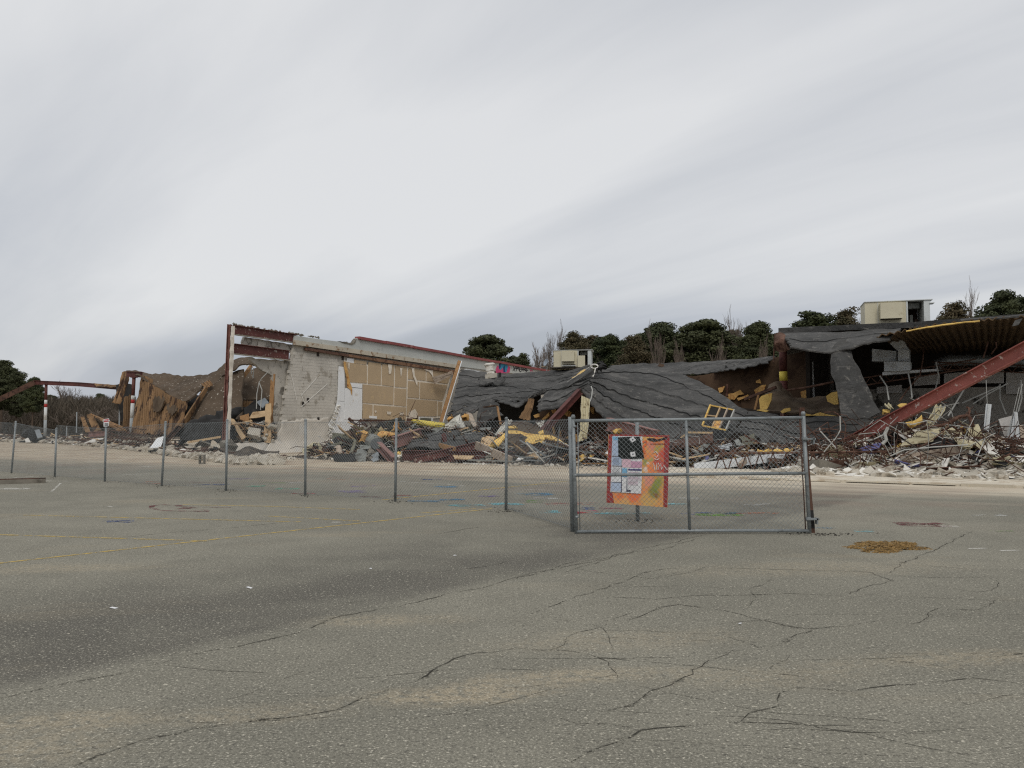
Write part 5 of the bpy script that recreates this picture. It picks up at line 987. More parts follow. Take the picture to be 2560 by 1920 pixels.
one('fallen_joist_rod', MB().tube(TT((1968, 976, 7.6), (2020, 968, 7.6), (2084, 955, 7.6)), 0.05, 6), 'rust', 'straight rusty bar crossing behind the tar hump to the hanging membrane', 'bar')
# skylight frame
sf = empty('skylight_frame', T(1790, 1070, 5), 'tilted yellow edged skylight frame lying on the draped roof', 'skylight')
fr_ = [T(1776, 1013, 5.2), T(1836, 1025, 5.4), T(1815, 1075, 3.6), T(1756, 1064, 3.6)]
def frm(a, c, m='wood_pale', wd=0.06): MB().bar(a, c, wd, 0.09, UD).build('frame_bar', m, sf)
for i in range(4): frm(fr_[i], fr_[(i + 1) % 4], 'insulation' if i != 1 else 'cable_grey')
frm(fr_[0].lerp(fr_[1], .42), fr_[3].lerp(fr_[2], .42)); frm(fr_[0].lerp(fr_[1], .72), fr_[3].lerp(fr_[2], .72), 'wood_grey'); frm(fr_[0].lerp(fr_[3], .5), fr_[0].lerp(fr_[1], .42).lerp(fr_[3].lerp(fr_[2], .42), .45))
q1, q2, q3, q4 = fr_[0].lerp(fr_[1], .44), fr_[0].lerp(fr_[1], .7), fr_[3].lerp(fr_[2], .7), fr_[3].lerp(fr_[2], .44)
MB().prism([q1.lerp(q4, .55), q2.lerp(q3, .55), q3, q4], 0.03, UD).build('panel', 'insulation_orange', sf); MB().prism([x_ + UD * 0.06 for x_ in fr_], 0.03, UD).build('well', 'tar_black', sf)
# big leaning girder
gd = empty('leaning_girder', P(2118, 1112, 33), 'big red steel girder with scraped white paint leaning up out of frame at right', 'girder')
p, q = P(2110, 1113, 33), P(2640, 832, 24.2)
MB().ibeam(p, q, 0.42, 0.26, V((-0.25, 0.35, 1)), 0.035, 0.03).build('girder', 'red_steel_scraped', gd)

# ------------------------------------------------------------------ rubble: mounds, litter and the pieces one can pick out
bumps = [(840, 1128, 1.0, 2.2), (930, 1085, 0.8, 2.2), (1010, 1075, 1.2, 2.0), (1060, 1095, 0.5, 2.4), (1150, 1085, 1.5, 2.6), (1260, 1105, 1.0, 2.6), (1350, 1118, 1.0, 2.4), (1450, 1128, 0.8, 2.5), (1560, 1120, 1.2, 2.6), (1690, 1125, 1.5, 2.5), (1800, 1130, 1.2, 2.5), (1920, 1130, 1.2, 2.5), (2060, 1135, 1.0, 2.2), (2170, 1128, 0.8, 2.2), (2270, 1095, 1.3, 2.4), (2340, 1080, 1.6, 2.6), (2430, 1100, 1.6, 2.4), (2520, 1140, 0.6, 2.6), (2620, 1140, 0.6, 2.6)]
BM = []
for px, py, t_, wd in bumps: p = T(px, py, t_); s_, _ = st(p); BM.append((s_, t_, max(0.15, p.z), wd))
def mound_h(s_, t_):
    h = 0.0
    for (a, c, z_, wd) in BM:
        tt_ = (t_ - c) / (3.4 if t_ > c else 2.0); h = max(h, z_ * math.exp(-((s_ - a) / wd) ** 2 - tt_ * tt_))
    return max(0.0, h - 0.05)
gs, gt = 150, 44; vs = []; mb = MB()
for j in range(gt + 1):
    for i in range(gs + 1):
        s_, t_ = 1.5 + 52 * i / gs, -5.0 + 13 * j / gt; h = mound_h(s_, t_); n = nz(s_ * 1.7, t_ * 1.7) * 0.5 + nz(s_ * 4.1, t_ * 4.1) * 0.25
        vs.append(B(s_, t_, h * (1 + 0.45 * n) + 0.08 * n * min(1, h * 4) - 0.012))
mb.add(vs, [(j * (gs + 1) + i, j * (gs + 1) + i + 1, (j + 1) * (gs + 1) + i + 1, (j + 1) * (gs + 1) + i) for j in range(gt) for i in range(gs)])
stuff('rubble_mound', mb, 'rubble_earth', 'long dark mound of crushed demolition debris along the store front', 'rubble')
def litter(n, reg, kinds, zoff=0.0, seed=1, dens=None):
    """loose pieces sorted by material into one mass each"""
    out = {m: MB() for m, _, _ in kinds}
    tot = sum(w_ for _, w_, _ in kinds)
    for i in range(n):
        r_ = R(0, tot)
        for m, w_, fn in kinds:
            r_ -= w_
            if r_ <= 0: break
        s_, t_ = reg()
        fn(out[m], B(s_, t_, mound_h(s_, t_) + zoff))
    return out
def k_chunk(lo, hi): 
    def f(mb, p): a = R(lo, hi) ** 1; a = lo + (hi - lo) * random.random() ** 2.5; mb.chunk(p + Z * a * 0.35, a, a * R(.6, 1), a * R(.35, .7))
    return f
def k_shard(lo, hi, th=0.012, ti=0.6):
    def f(mb, p): a = lo + (hi - lo) * random.random() ** 2; mb.shard(p + Z * a * 0.3, a, a * R(.25, .8), th, ti)
    return f
def k_stick(lo, hi, w_=0.025, ti=0.35):
    def f(mb, p): a = R(lo, hi); mb.shard(p + Z * 0.12, a, w_ * R(.6, 1.4), w_ * 0.7, ti)
    return f
def k_wire(lo, hi, r_=0.012):
    def f(mb, p):
        a = R(lo, hi); d = V((R(-1, 1), R(-1, 1), R(-.15, .5))).normalized() * a; b_ = V((R(-1, 1), R(-1, 1), R(.2, 1))) * a * 0.35
        mb.tube([p, p + d * .33 + b_ * .7 + Z * .1, p + d * .66 + b_, p + d], r_, 4, False)
    return f
def on_mound(s0, s1, t0=-3.2, t1=3.5):
    def f():
        for _ in range(40):
            s_, t_ = R(s0, s1), R(t0, t1)
            if mound_h(s_, t_) > 0.12: return s_, t_
        return s_, t_
    return f
LB = {'concrete': 'pale broken concrete bits', 'plaster_white': 'white plaster and wallboard crumbs', 'scrap_grey': 'grey sheet metal scraps', 'rust': 'rust brown iron scraps', 'wood_pale': 'pale splintered wood', 'wood': 'brown splintered wood', 'insulation': 'yellow foam crumbs', 'tar_black': 'black felt scraps', 'purple_board': 'blue violet board scraps', 'deck_cream': 'cream metal deck scraps', 'rubble_pale': 'dusty pale rubble', 'brown_board': 'dark brown board scraps', 'cable_grey': 'thin grey wires', 'deck_white': 'white trim scraps', 'rust_dark': 'tangled dark wires', 'concrete_dark': 'dull grey concrete bits'}
def put(dct, where):
    for m, mb in dct.items():
        if mb.f: stuff('debris_litter', mb, m, LB.get(m, m) + ' ' + where, 'debris')
put(litter(2600, on_mound(3, 19), [('concrete', 4, k_chunk(.04, .2)), ('plaster_white', 2.4, k_shard(.05, .3)), ('scrap_grey', 3, k_shard(.08, .45)), ('rust', 1.6, k_stick(.15, .8, .03)), ('wood_pale', 1.0, k_stick(.15, .8)), ('wood', 1, k_shard(.08, .4, .02)), ('insulation', 1.0, k_chunk(.05, .2)), ('tar_black', 1.6, k_shard(.1, .5, .015)), ('deck_cream', .8, k_shard(.08, .4)), ('brown_board', 1.5, k_shard(.1, .45, .02)), ('cable_grey', 1.2, k_wire(.3, 1.1))]), 'heaped below the party wall')
put(litter(2600, on_mound(19, 32), [('concrete', 2, k_chunk(.04, .18)), ('plaster_white', 1.5, k_shard(.05, .3)), ('scrap_grey', 2, k_shard(.08, .45)), ('rust', 2.8, k_stick(.15, .9, .03)), ('wood_pale', 1.4, k_stick(.15, .9)), ('wood', 1, k_shard(.08, .4, .02)), ('insulation', .4, k_chunk(.05, .2)), ('tar_black', 2.2, k_shard(.1, .5, .015)), ('brown_board', 2, k_shard(.1, .45, .02)), ('cable_grey', 1.6, k_wire(.3, 1.1)), ('deck_white', .9, k_stick(.3, 1.0, .03))]), 'strewn behind the gate')
put(litter(3600, on_mound(32, 50), [('plaster_white', 8, k_shard(.06, .36, .025)), ('rubble_pale', 3, k_chunk(.05, .24)), ('concrete', 2.2, k_chunk(.05, .24)), ('purple_board', .6, k_shard(.06, .26)), ('rust', .9, k_stick(.15, .9, .025)), ('insulation', .35, k_chunk(.05, .2)), ('tar_black', 1.0, k_shard(.1, .4, .015)), ('rust_dark', 1.6, k_wire(.4, 1.6, .012)), ('deck_cream', .8, k_shard(.08, .4))]), 'spilled under the leaning girder')
put(litter(750, on_mound(3, 19, -1.0, 3.2), [('scrap_grey', 3, k_shard(.2, .8, .012, .9)), ('concrete', 1, k_chunk(.12, .32)), ('plaster_white', 1.6, k_shard(.15, .6, .02, .8)), ('wood_pale', 1.6, k_stick(.4, 1.4, .05, .6)), ('rust', 1.6, k_stick(.4, 1.5, .05, .6)), ('insulation', 1.2, k_chunk(.1, .34)), ('tar_black', 2, k_shard(.2, .9, .02, .9)), ('deck_cream', 1.4, k_shard(.2, .7, .012, .9)), ('brown_board', 1.6, k_shard(.2, .8, .03, .8)), ('rust_dark', 1.8, k_wire(.6, 2.2, .016))]), 'jumbled on the heap by the party wall')
put(litter(800, on_mound(19, 33, -1.6, 2.6), [('scrap_grey', 2, k_shard(.2, .7, .012, .8)), ('plaster_white', 1.4, k_shard(.15, .5, .02, .7)), ('wood_pale', 1.8, k_stick(.4, 1.4, .045, .5)), ('rust', 3, k_stick(.4, 1.8, .05, .5)), ('insulation', .8, k_chunk(.1, .28)), ('tar_black', 2.6, k_shard(.2, .8, .02, .8)), ('brown_board', 2.4, k_shard(.2, .8, .03, .7)), ('rust_dark', 2.4, k_wire(.6, 2.2, .016)), ('deck_white', 1.2, k_stick(.5, 1.6, .04, .4))]), 'jumbled behind the gate')
put(litter(700, on_mound(33, 50, -1.6, 2.6), [('plaster_white', 3, k_shard(.2, .55, .025, .8)), ('deck_cream', 1.6, k_shard(.2, .7, .012, .9)), ('tar_black', 1.4, k_shard(.2, .6, .02, .8)), ('insulation', .8, k_chunk(.1, .3)), ('rust_dark', 3, k_wire(.8, 2.6, .016)), ('cable_grey', 1.4, k_wire(.8, 2.4, .014)), ('rust', 1.2, k_stick(.4, 1.4, .035, .5))]), 'jumbled under the girder')
# pale skirt of crumbs in front of everything
def skirt():
    s_ = R(2, 52); 
    return s_, R(-1.2, 0.4) * 2.0 - 1.2 + (-1.6 if s_ < 8 else 0)
def skirt_r(): s_ = R(32, 52); return s_, -1.4 + random.gauss(-0.9, 1.1)
put(litter(1500, skirt, [('rubble_pale', 5, k_chunk(.02, .09)), ('plaster_white', 2, k_chunk(.02, .09)), ('rust_dark', .6, k_stick(.1, .4, .012, .15)), ('concrete', 2, k_chunk(.02, .12))]), 'scattered along the foot of the mound')
put(litter(4200, skirt_r, [('plaster_white', 3, k_shard(.05, .34, .025, .6)), ('rubble_pale', 3, k_chunk(.04, .24)), ('concrete', 3, k_chunk(.04, .26)), ('concrete_dark', 1, k_chunk(.04, .2)), ('rust', .3, k_stick(.2, .7, .02, .3)), ('tar_black', .25, k_shard(.08, .3, .02, .5))]), 'carpeting the walk at lower right')
# left-hand store rubble band: base line in pixels
edge = [(-40, 1104), (120, 1108), (230, 1116), (330, 1126), (430, 1140), (520, 1152), (600, 1162), (720, 1162), (840, 1160)]
def edge_y(px):
    for (a, b_), (c, d) in zip(edge, edge[1:]):
        if a <= px <= c: return b_ + (d - b_) * (px - a) / (c - a)
    return edge[-1][1]
out = {m: MB() for m in ('rubble_pale', 'concrete', 'wood_pale', 'rust', 'brown_board', 'tar_black', 'plaster_white')}
for i in range(3800):
    px = R(-40, 700); d0 = G(px, edge_y(px)).y; back = random.random() ** 1.3 * (11 if px < 420 else 6 if px < 555 else 2.6); p = P(px, 1000, d0 + back); h = min(0.9, back * (0.14 if px < 555 else 0.05)) * (0.4 + 0.6 * abs(nz(px * 0.02, back))); p = V((p.x, p.y, h * random.random()))
    r_ = random.random(); front = back < 2.2
    if r_ < (0.92 if front else 0.4) + (0.2 if px > 440 else 0): k_chunk(.05, .30)(out['rubble_pale' if random.random() < .6 else 'concrete'], p)
    elif r_ < 0.5: k_stick(.2, 1.2, .04, .3)(out['wood_pale'], p)
    elif r_ < 0.7: k_stick(.2, 1.2, .045, .3)(out['rust'], p)
    elif r_ < 0.85: k_shard(.12, .45, .03, .5)(out['brown_board'], p)
    elif r_ < 0.95: k_shard(.12, .45, .03, .5)(out['tar_black'], p)
    else: k_shard(.1, .45, .02, .5)(out['plaster_white'], p)
put(out, 'in the low bank before the left store')
lm = []; nI, nJ = 60, 8
for j in range(nJ + 1):
    for i in range(nI + 1):
        px = -40 + 740 * i / nI; d0 = G(px, edge_y(px)).y + 0.6 + j * 1.6; p = P(px, 1000, d0); lm.append(V((p.x, p.y, (0.75 * math.sin(math.pi * min(1, j / nJ * 1.1)) * (0.55 + 0.6 * nz(px * .02, j * .5)) if 0 < j < nJ else -0.02))))
stuff('rubble_bank', MB().add(lm, [(j * (nI + 1) + i, j * (nI + 1) + i + 1, (j + 1) * (nI + 1) + i + 1, (j + 1) * (nI + 1) + i) for j in range(nJ) for i in range(nI)]), 'rubble_earth', 'low dark bank of debris in front of the left store', 'rubble')

out = {m: MB() for m in ('wood_pale', 'wood', 'plaster_white', 'brown_board', 'tar_black', 'concrete')}
for i in range(420):
    p = P(R(584, 682), R(1062, 1112), R(50.6, 53.0)); m_ = random.choice(('wood_pale', 'wood', 'plaster_white', 'brown_board', 'tar_black', 'concrete', 'concrete'))
    (k_chunk(.08, .26) if m_ == 'concrete' else k_stick(.2, .8, .05, .8) if m_.startswith('wood') else k_shard(.12, .45, .03, 1.0))(out[m_], p)
put(out, 'piled inside the wall opening')
# --- concrete chunks one can count at the corner footing and at lower right
CG = 'broken concrete lumps at the corner footing'
for i in range(46):
    px = R(490, 700); py = edge_y(px) - R(0, 14) * (1.0 if px > 560 else .6); p = G(px, py); a = R(.12, .3)
    tag(MB().chunk(p + Z * a * .4, a, a * R(.7, 1), a * R(.4, .8)).build('concrete_lump', 'concrete' if i % 3 else 'rubble_pale'), 'pale broken concrete lump in the spill at the corner column footing', 'concrete lump', CG)
WG = 'white wallboard fragments at lower right'
for i in range(70):
    px = R(2120, 2560); t_ = R(-1.8, 1.2); p0 = T(px, 1150, t_); s_, _ = st(p0); p = B(s_, t_, mound_h(s_, t_) + R(.03, .12)); a = R(.16, .42)
    tag(MB().shard(p, a, a * R(.4, .8), .02, .6).build('wallboard_fragment', 'plaster_white' if i % 5 else 'purple_board'), 'broken flat wallboard fragment lying in the spill under the leaning girder', 'board fragment', WG)
# --- hollow block
hb = empty('hollow_block', P(505, 1155, G(505, 1158).y), 'grey hollow concrete block standing upright in the spill left of the corner column', 'block'); p = G(505, 1160)
for k in (-1, 0, 1): MB().box(p + Z * (0.2 + 0.16 * k), RT * 0.08, V((0, .1, 0)), Z * 0.02).build('web', 'concrete_dark', hb)
for k in (-1, 1): MB().box(p + RT * (0.1 * k) + Z * 0.2, RT * 0.02, V((0, .1, 0)), Z * 0.2).build('shell', 'concrete_dark', hb)

# --- left store pieces
def panel(name, lab, pts, th, m, cat='board', torn=0.03, fn=P, group=None, step=0.3): return one(name, MB().prism([fn(*x_) for x_ in pts], th, None, torn, step), m, lab, cat, group)
LG = 'loose pieces before the left store'
panel('white_board', 'curved white board lying tilted in the spill behind the fourth fence post', [(374, 1120, 49), (402, 1118, 49), (410, 1090, 51), (393, 1095, 51)], .04, 'white_board', group=LG)
panel('painted_slab', 'orange stained pale slab in the low bank left of the warning sign', [(210, 1107, 68), (262, 1104, 66), (262, 1095, 69), (236, 1096, 70)], .12, 'plaster_white', 'slab', .1, group=LG)
panel('leaning_deck_sheet', 'brown deck panel leaning left of the joist bundle', [(201, 1043, 73), (209, 1040, 73), (226, 1079, 71), (213, 1080, 71)], .12, 'rust_deck', 'panel', group=LG)
panel('leaning_deck_sheet', 'larger brown deck panel leaning at the end of the joist bundle', [(216, 1037, 72), (229, 1033, 72), (252, 1074, 70), (234, 1080, 70)], .12, 'rust_deck', 'panel', group=LG)
panel('grey_metal_sheet', 'small grey panel tilted on the debris beside the far left column', [(86, 1075, 76), (98, 1073, 76), (106, 1092, 75), (94, 1096, 75)], .08, 'galvanised', 'panel', group=LG)
one('dark_bin', MB().chunk(P(84, 1092, 79) , 1.1, .7, .4), 'tar_black', 'dark lump of black wrapped debris beside the far left column', 'debris', LG)
panel('white_slab', 'small white slab standing in the bank at the far left', [(62, 1098, 78), (70, 1094, 78), (76, 1104, 77), (64, 1106, 77)], .1, 'plaster_white', 'slab', .05, group=LG)
for i in range(6): one('fallen_joist', MB().bar(P(228 + i * 3, 1036 + i * 1.5, 71 - i * .3), P(330 - i * 7, 1078 - i * .5, 66 - i * .4), .09, .12), 'rust_deck' if i % 2 else 'wood', ('topmost', 'second', 'third', 'fourth', 'fifth', 'lowest')[i] + ' of the fallen joists fanned behind the warning sign', 'joist', 'fanned fallen joists')
JL = 'rusty truss pieces fallen before the left store'
for i, (a, c) in enumerate((((262, 1073, 60), (520, 1076, 56)), ((268, 1080, 58), (430, 1092, 55)), ((310, 1066, 60), (480, 1058, 56)), ((345, 1110, 54), (440, 1062, 57)))):
    t_ = joist(P(*a), P(*c), 0.45, ('long rusty truss sagging behind the fence left of the corner column', 'lower rusty truss lying in the bank behind the fourth post', 'upper rusty truss curving under the ribbed deck curtain', 'short rusty truss standing diagonally behind the fourth post')[i], 18, 'fallen_truss', 'rust_dark', sag=0.35 if i < 3 else 0); t_['group'] = JL; t_['category'] = 'truss'
one('fallen_beam', MB().ibeam(P(222, 1086, 66), P(262, 1084, 64), .4, .25), 'mauve_steel', 'short faded red beam lying on the bank below the fanned joists', 'beam')
one('fallen_beam', MB().bar(P(470, 1106, 46.5), P(552, 1092, 46.5), .08, .12), 'wood_pale', 'thin pale stick lying before the black membrane heap', 'stick')
one('bent_channel', MB().channel(P(404, 1112, 50.5), P(447, 1068, 51), .3, .15), 'rust_dark', 'bent dark steel channel standing behind the white tilted board', 'channel')
for i, (px, y0, y1, d) in enumerate(((191, 1030, 1082, 82), (298, 1020, 1064, 70), (166, 1066, 1090, 80))): one('thin_pole', MB().tube([P(px, y1, d), P(px + 1, y0, d)], .06, 6), 'column_grey', ('thin grey pole standing before the brown wood at left', 'thin pale pole standing left of the deck curtain', 'short grey pole low in the bank near the far left column')[i], 'pole')
one('footing_block', MB().chunk(P(495, 1122, 47), 1.1, .35, .14), 'concrete_dark', 'grey broken footing slab in the spill before the black membrane', 'slab')
one('footing_block', MB().chunk(P(570, 1122, 46), .45, .4, .5), 'concrete_dark', 'grey broken pier stub under the corner column', 'pier')
# things seen through the wall opening
OG = 'debris behind the wall opening'
one('door_jamb', MB().bar(P(673, 1105, 51.5), P(683, 935, 51.5), .14, .25, V((1, 0, 0))), 'wood', 'tall orange brown timber jamb along the right side of the wall opening', 'jamb')
panel('split_board', 'broad brown split board standing at the right of the wall opening', [(664, 1010, 50.8), (678, 1008, 50.8), (676, 1108, 50.6), (660, 1106, 50.6)], .06, 'wood_pale', torn=.08, group=OG)
panel('split_board', 'pale brown board leaning at the left of the wall opening', [(572, 1045, 50), (585, 1048, 50), (615, 1092, 49.5), (605, 1100, 49.4)], .06, 'wood_pale', torn=.1, group=OG)
panel('split_board', 'round topped brown board in the middle of the wall opening', [(596, 1075, 51), (600, 1040, 51.4), (622, 1034, 51.4), (625, 1070, 51), (612, 1090, 50.6)], .06, 'wood', torn=.1, group=OG)
panel('plywood_sheet', 'peach plywood sheet tilted in the wall opening', [(622, 1046, 51.4), (632, 1030, 51.6), (666, 1026, 51.6), (664, 1040, 51.3), (640, 1044, 51.3)], .05, 'wood_pale', torn=.04, group=OG)
panel('grey_block', 'pale grey block slab lying in the wall opening', [(622, 1068, 50.2), (652, 1072, 50.2), (650, 1092, 49.8), (618, 1084, 49.8)], .3, 'concrete', 'slab', .06, group=OG)
panel('window_sash', 'grey metal sash lying tilted on black membrane in the wall opening', [(640, 1005, 52.6), (662, 994, 52.6), (672, 1006, 52.2), (656, 1020, 52)], .08, 'galvanised', 'sash', group=OG)
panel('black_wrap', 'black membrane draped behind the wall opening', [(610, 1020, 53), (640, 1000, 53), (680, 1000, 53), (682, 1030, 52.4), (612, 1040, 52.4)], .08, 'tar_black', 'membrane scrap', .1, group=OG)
for i, pts in enumerate((((634, 920), (633, 945), (631, 938)), ((672, 928), (655, 945), (648, 955), (642, 985), (641, 1022)), ((648, 957), (655, 975), (653, 1000), (651, 1025)), ((628, 918), (629, 935)))):
    one('hanging_cable', MB().tube([P(a, c, 50.8) for a, c in pts], .03, 5), 'cable_grey', ('short pale cable hanging near the top of the wall opening', 'long pale cable drooping across the wall opening', 'pale cable branching down in the wall opening', 'shortest pale cable at the top left of the wall opening')[i], 'cable', 'cables in the wall opening')
one('pipe_strut', MB().tube([P(560, 1065, 50), P(630, 1052, 49.6)], .04, 5), 'wood_pale', 'thin pale stick slanting across the corner column base', 'stick')

# --- centre heap (party wall side)
D1 = 'picked out pieces on the centre heap'
def tp(*a): return [T(*x_) for x_ in a]
def ibt(lab, a, c, h_, w_, m, name='fallen_beam', up=Z): return ib(name, lab, T(*a), T(*c), h_, w_, m, 'beam', up, 'fallen steel beams on the centre heap')
csheet('corrugated_sheet', 'dark olive corrugated sheet lying high on the heap before the white panels', [tp((886, 1073, .6), (926, 1071, .6), (968, 1071, .6)), tp((880, 1090, -.2), (925, 1088, -.2), (962, 1087, -.2))], 'deck_olive', 'v', .12, .03, seed=81)
csheet('corrugated_sheet', 'dull corrugated sheet at the left end of the heap against the block wall', [tp((832, 1083, .5), (880, 1087, .5)), tp((826, 1116, -1), (876, 1103, -1))], 'deck_olive', 'v', .2, .04, seed=82)
def foam(lab, pts, t_, th=.3, m='insulation_orange', seed=0): return one('foam_lump', sheet([tp(*[(a, c, t_ + .25) for a, c in pts[0]]), tp(*[(a, c, t_ - .05) for a, c in pts[1]]), tp(*[(a, c, t_) for a, c in pts[2]])], 14, 14, th, .12, 1.6, rag=.2, seed=seed), m, lab, 'insulation', 'yellow insulation lumps in the debris')
foam('tall orange foam lump standing on the left part of the centre heap', [[(912, 1073), (919, 1071), (926, 1080)], [(903, 1090), (912, 1090), (924, 1094)], [(892, 1108), (905, 1108), (918, 1106)]], -1.2, seed=83)
foam('orange foam lump with a white tip in the middle of the centre heap', [[(950, 1079), (970, 1078), (989, 1077)], [(943, 1090), (966, 1086), (988, 1086)], [(946, 1100), (958, 1098), (972, 1092)]], -.6, seed=84)
foam('small orange foam lump under the rusty end of the yellow pipe', [[(994, 1058), (1000, 1058), (1005, 1060)], [(992, 1070), (997, 1070), (1002, 1074)], [(988, 1082), (994, 1082), (999, 1078)]], 0, seed=85)
foam('orange foam scrap behind the crumpled white decking', [[(1118, 1042), (1130, 1038), (1138, 1040)], [(1116, 1048), (1128, 1046), (1134, 1046)], [(1118, 1052), (1126, 1052), (1132, 1050)]], 3, seed=86)
foam('orange foam scrap on top right of the crumpled white decking', [[(1152, 1038), (1160, 1036), (1168, 1036)], [(1153, 1043), (1160, 1042), (1167, 1041)], [(1156, 1046), (1160, 1046), (1164, 1044)]], 3, seed=87)
t_ = empty('broken_truss', T(880, 1070, 1), 'broken rusty truss end standing on the heap before the white panels', 'truss')
for a, c in (((872, 1046), (897, 1072)), ((900, 1050), (918, 1066))): MB().bar(T(*a, 1), T(*c, 1), .1, .14).build('chord', 'rust_dark', t_)
for a, c in (((876, 1050), (900, 1051)), ((888, 1061), (900, 1052)), ((888, 1061), (912, 1061)), ((900, 1052), (898, 1070))): MB().tube([T(*a, 1), T(*c, 1)], .035, 5).build('web_rod', 'rust_dark', t_)
t_ = empty('yellow_pipe', T(1060, 1060, 1.5), 'yellow painted steel pipe with rusty end lying across the top of the heap', 'pipe')
p, q = T(1033, 1055, 1.6), T(1108, 1064, 1.2); MB().tube([p, q], .15, 12).build('pipe', 'safety_yellow', t_, True); MB().bar(p + (p - q).normalized() * .35, p + (p - q).normalized() * .02, .3, .34).build('end_plate', 'rust', t_)
t_ = empty('spiral_duct', T(935, 1110, -1), 'ribbed round metal duct end poking from the centre heap', 'duct')
p = T(928, 1102, -.8); ax_ = (T(948, 1114, -1.8) - p).normalized()
MB().lathe(p, [(.36 + (.03 if i % 2 else 0), i * .09) for i in range(12)], 16, ax_).build('shell', 'scrap_grey', t_, True); MB().lathe(p + ax_ * 1.0, [(.28, 0), (.28, .02)], 14, ax_).build('opening', 'galvanised', t_)
def crump(lab, rows, m='scrap_grey', seed=0, amp=.15): return one('crumpled_sheet', sheet([tp(*r_) for r_ in rows], 10, 10, .015, amp, 1.1, rag=.12, seed=seed), m, lab, 'metal sheet', 'crumpled sheet metal on the centre heap')
crump('crumpled grey metal sheet with a rusty patch low at the front of the heap', [[(894, 1121, -2.2), (906, 1124, -2.4), (918, 1134, -2.4)], [(888, 1134, -3), (902, 1140, -3.1), (917, 1146, -3)], [(886, 1146, -3.4), (900, 1155, -3.5), (916, 1158, -3.4)]], seed=91)
crump('small bent pale metal sheet above the crumpled grey one', [[(922, 1120, -2), (934, 1122, -2), (940, 1127, -2)], [(917, 1134, -2.4), (928, 1133, -2.4), (938, 1130, -2.4)]], 'concrete_dark', 92)
crump('dark crumpled sheet at the front left foot of the heap', [[(832, 1137, -3.2), (858, 1134, -3), (888, 1136, -3)], [(830, 1154, -4.2), (860, 1156, -4.2), (892, 1154, -4)]], 'tar_black', 93, .25)
crump('blue grey bent sheet at the foot of the heap right of the crumpled one', [[(926, 1137, -2.8), (938, 1132, -2.8), (948, 1130, -2.8)], [(928, 1155, -3.6), (940, 1156, -3.6), (951, 1154, -3.6)]], 'galvanised', 94)
crump('folded pale sheet at the left flank of the heap', [[(836, 1120, -2), (850, 1112, -2), (856, 1125, -2)], [(838, 1132, -2.6), (848, 1130, -2.6), (858, 1130, -2.6)]], 'wood_grey', 95)
crump('bent grey deck strip below the tall orange foam lump', [[(884, 1098, -1.4), (894, 1100, -1.4)], [(878, 1116, -2), (888, 1118, -2)], [(872, 1128, -2.6), (882, 1129, -2.6)]], 'deck_olive', 96)
crump('flat dull sheet beside the ribbed duct end', [[(898, 1114, -1.6), (915, 1110, -1.6), (928, 1112, -1.6)], [(900, 1124, -2), (914, 1121, -2), (928, 1122, -2)]], 'scrap_grey', 97)
ibt('wide faded mauve steel beam lying across the middle of the heap', (985, 1106, -1.8), (1054, 1084, -.2), .55, .32, 'mauve_steel')
t_ = one('fallen_channel', MB().channel(T(952, 1114, -1.8), T(990, 1152, -3.2), .38, .2), 'mauve_steel', 'short red channel sloping down the front of the heap', 'channel')
ibt('long dark red beam lying level at the foot of the heap', (1006, 1142, -2.4), (1296, 1146, -1.2), .62, .3, 'red_steel')
ibt('bright red channel lying diagonally over the long dark beam', (1034, 1150, -3), (1190, 1114, -1), .34, .2, 'red_steel_flecked')
ibt('dark red beam end sticking out right of the wood plank', (1270, 1138, -1), (1300, 1146, -1), .5, .3, 'red_steel')
one('short_post', MB().bar(T(1114, 1116, -.8), T(1109, 1085, -.6), .16, .16, UD), 'red_steel', 'short dark red post standing between the two folded membranes', 'post')
def fold(lab, rows, seed, amp=.12): return one('folded_membrane', sheet([tp(*r_) for r_ in rows], 30, 22, .06, amp, .8, rag=.1, seams=3, lip=.03, seed=seed), 'membrane', lab, 'membrane', 'folded membranes on the centre heap')
fold('rounded fold of grey membrane right of the mauve beam', [[(1052, 1084, .8), (1080, 1077, .8), (1108, 1076, .8)], [(1030, 1100, -.8), (1066, 1094, -.9), (1106, 1094, -.6)], [(1014, 1122, -1.6), (1058, 1122, -1.8), (1100, 1124, -1.6)]], 98, .2)
fold('broad grey membrane slab tilted before the dark gap', [[(1109, 1078, 1), (1163, 1075, 1), (1212, 1081, 1)], [(1104, 1096, -.2), (1158, 1096, -.3), (1206, 1097, -.2)], [(1100, 1114, -1), (1145, 1120, -1.2), (1198, 1112, -1)]], 99)
one('foam_edge_strip', MB().bar(T(1164, 1074, 1.1), T(1200, 1080, 1.1), .1, .06), 'insulation', 'thin yellow foam edge along the top of the broad membrane slab', 'insulation')
csheet('crumpled_decking', 'crushed stack of white corrugated decking beside the leaning timber', [tp((1100, 1066, 2.4), (1128, 1050, 2.6), (1156, 1040, 2.8)), tp((1110, 1072, 1.8), (1138, 1062, 1.9), (1162, 1056, 2)), tp((1134, 1076, 1.4), (1150, 1074, 1.4), (1166, 1073, 1.4))], 'deck_white', 'v', .16, .06, seed=100, amp=.25, rag=.25)
def plank(lab, a, c, w_, h_, m, up=Z, name='plank', group='planks in the debris'): return one(name, MB().bar(T(*a), T(*c), w_, h_, up), m, lab, 'plank', group)
plank('dark plank leaning in the gap below the sagging roof', (1172, 1034, 4), (1191, 1077, 2), .1, .3, 'wood_grey', UD); plank('dark brown board tilted under the sagging roof edge', (1212, 1018, 6), (1240, 1014, 6), .06, .4, 'brown_board', UD)
plank('brown trim board leaning up into the hanging flap', (1243, 1016, 6.4), (1252, 1062, 5), .06, .12, 'wood', UD)
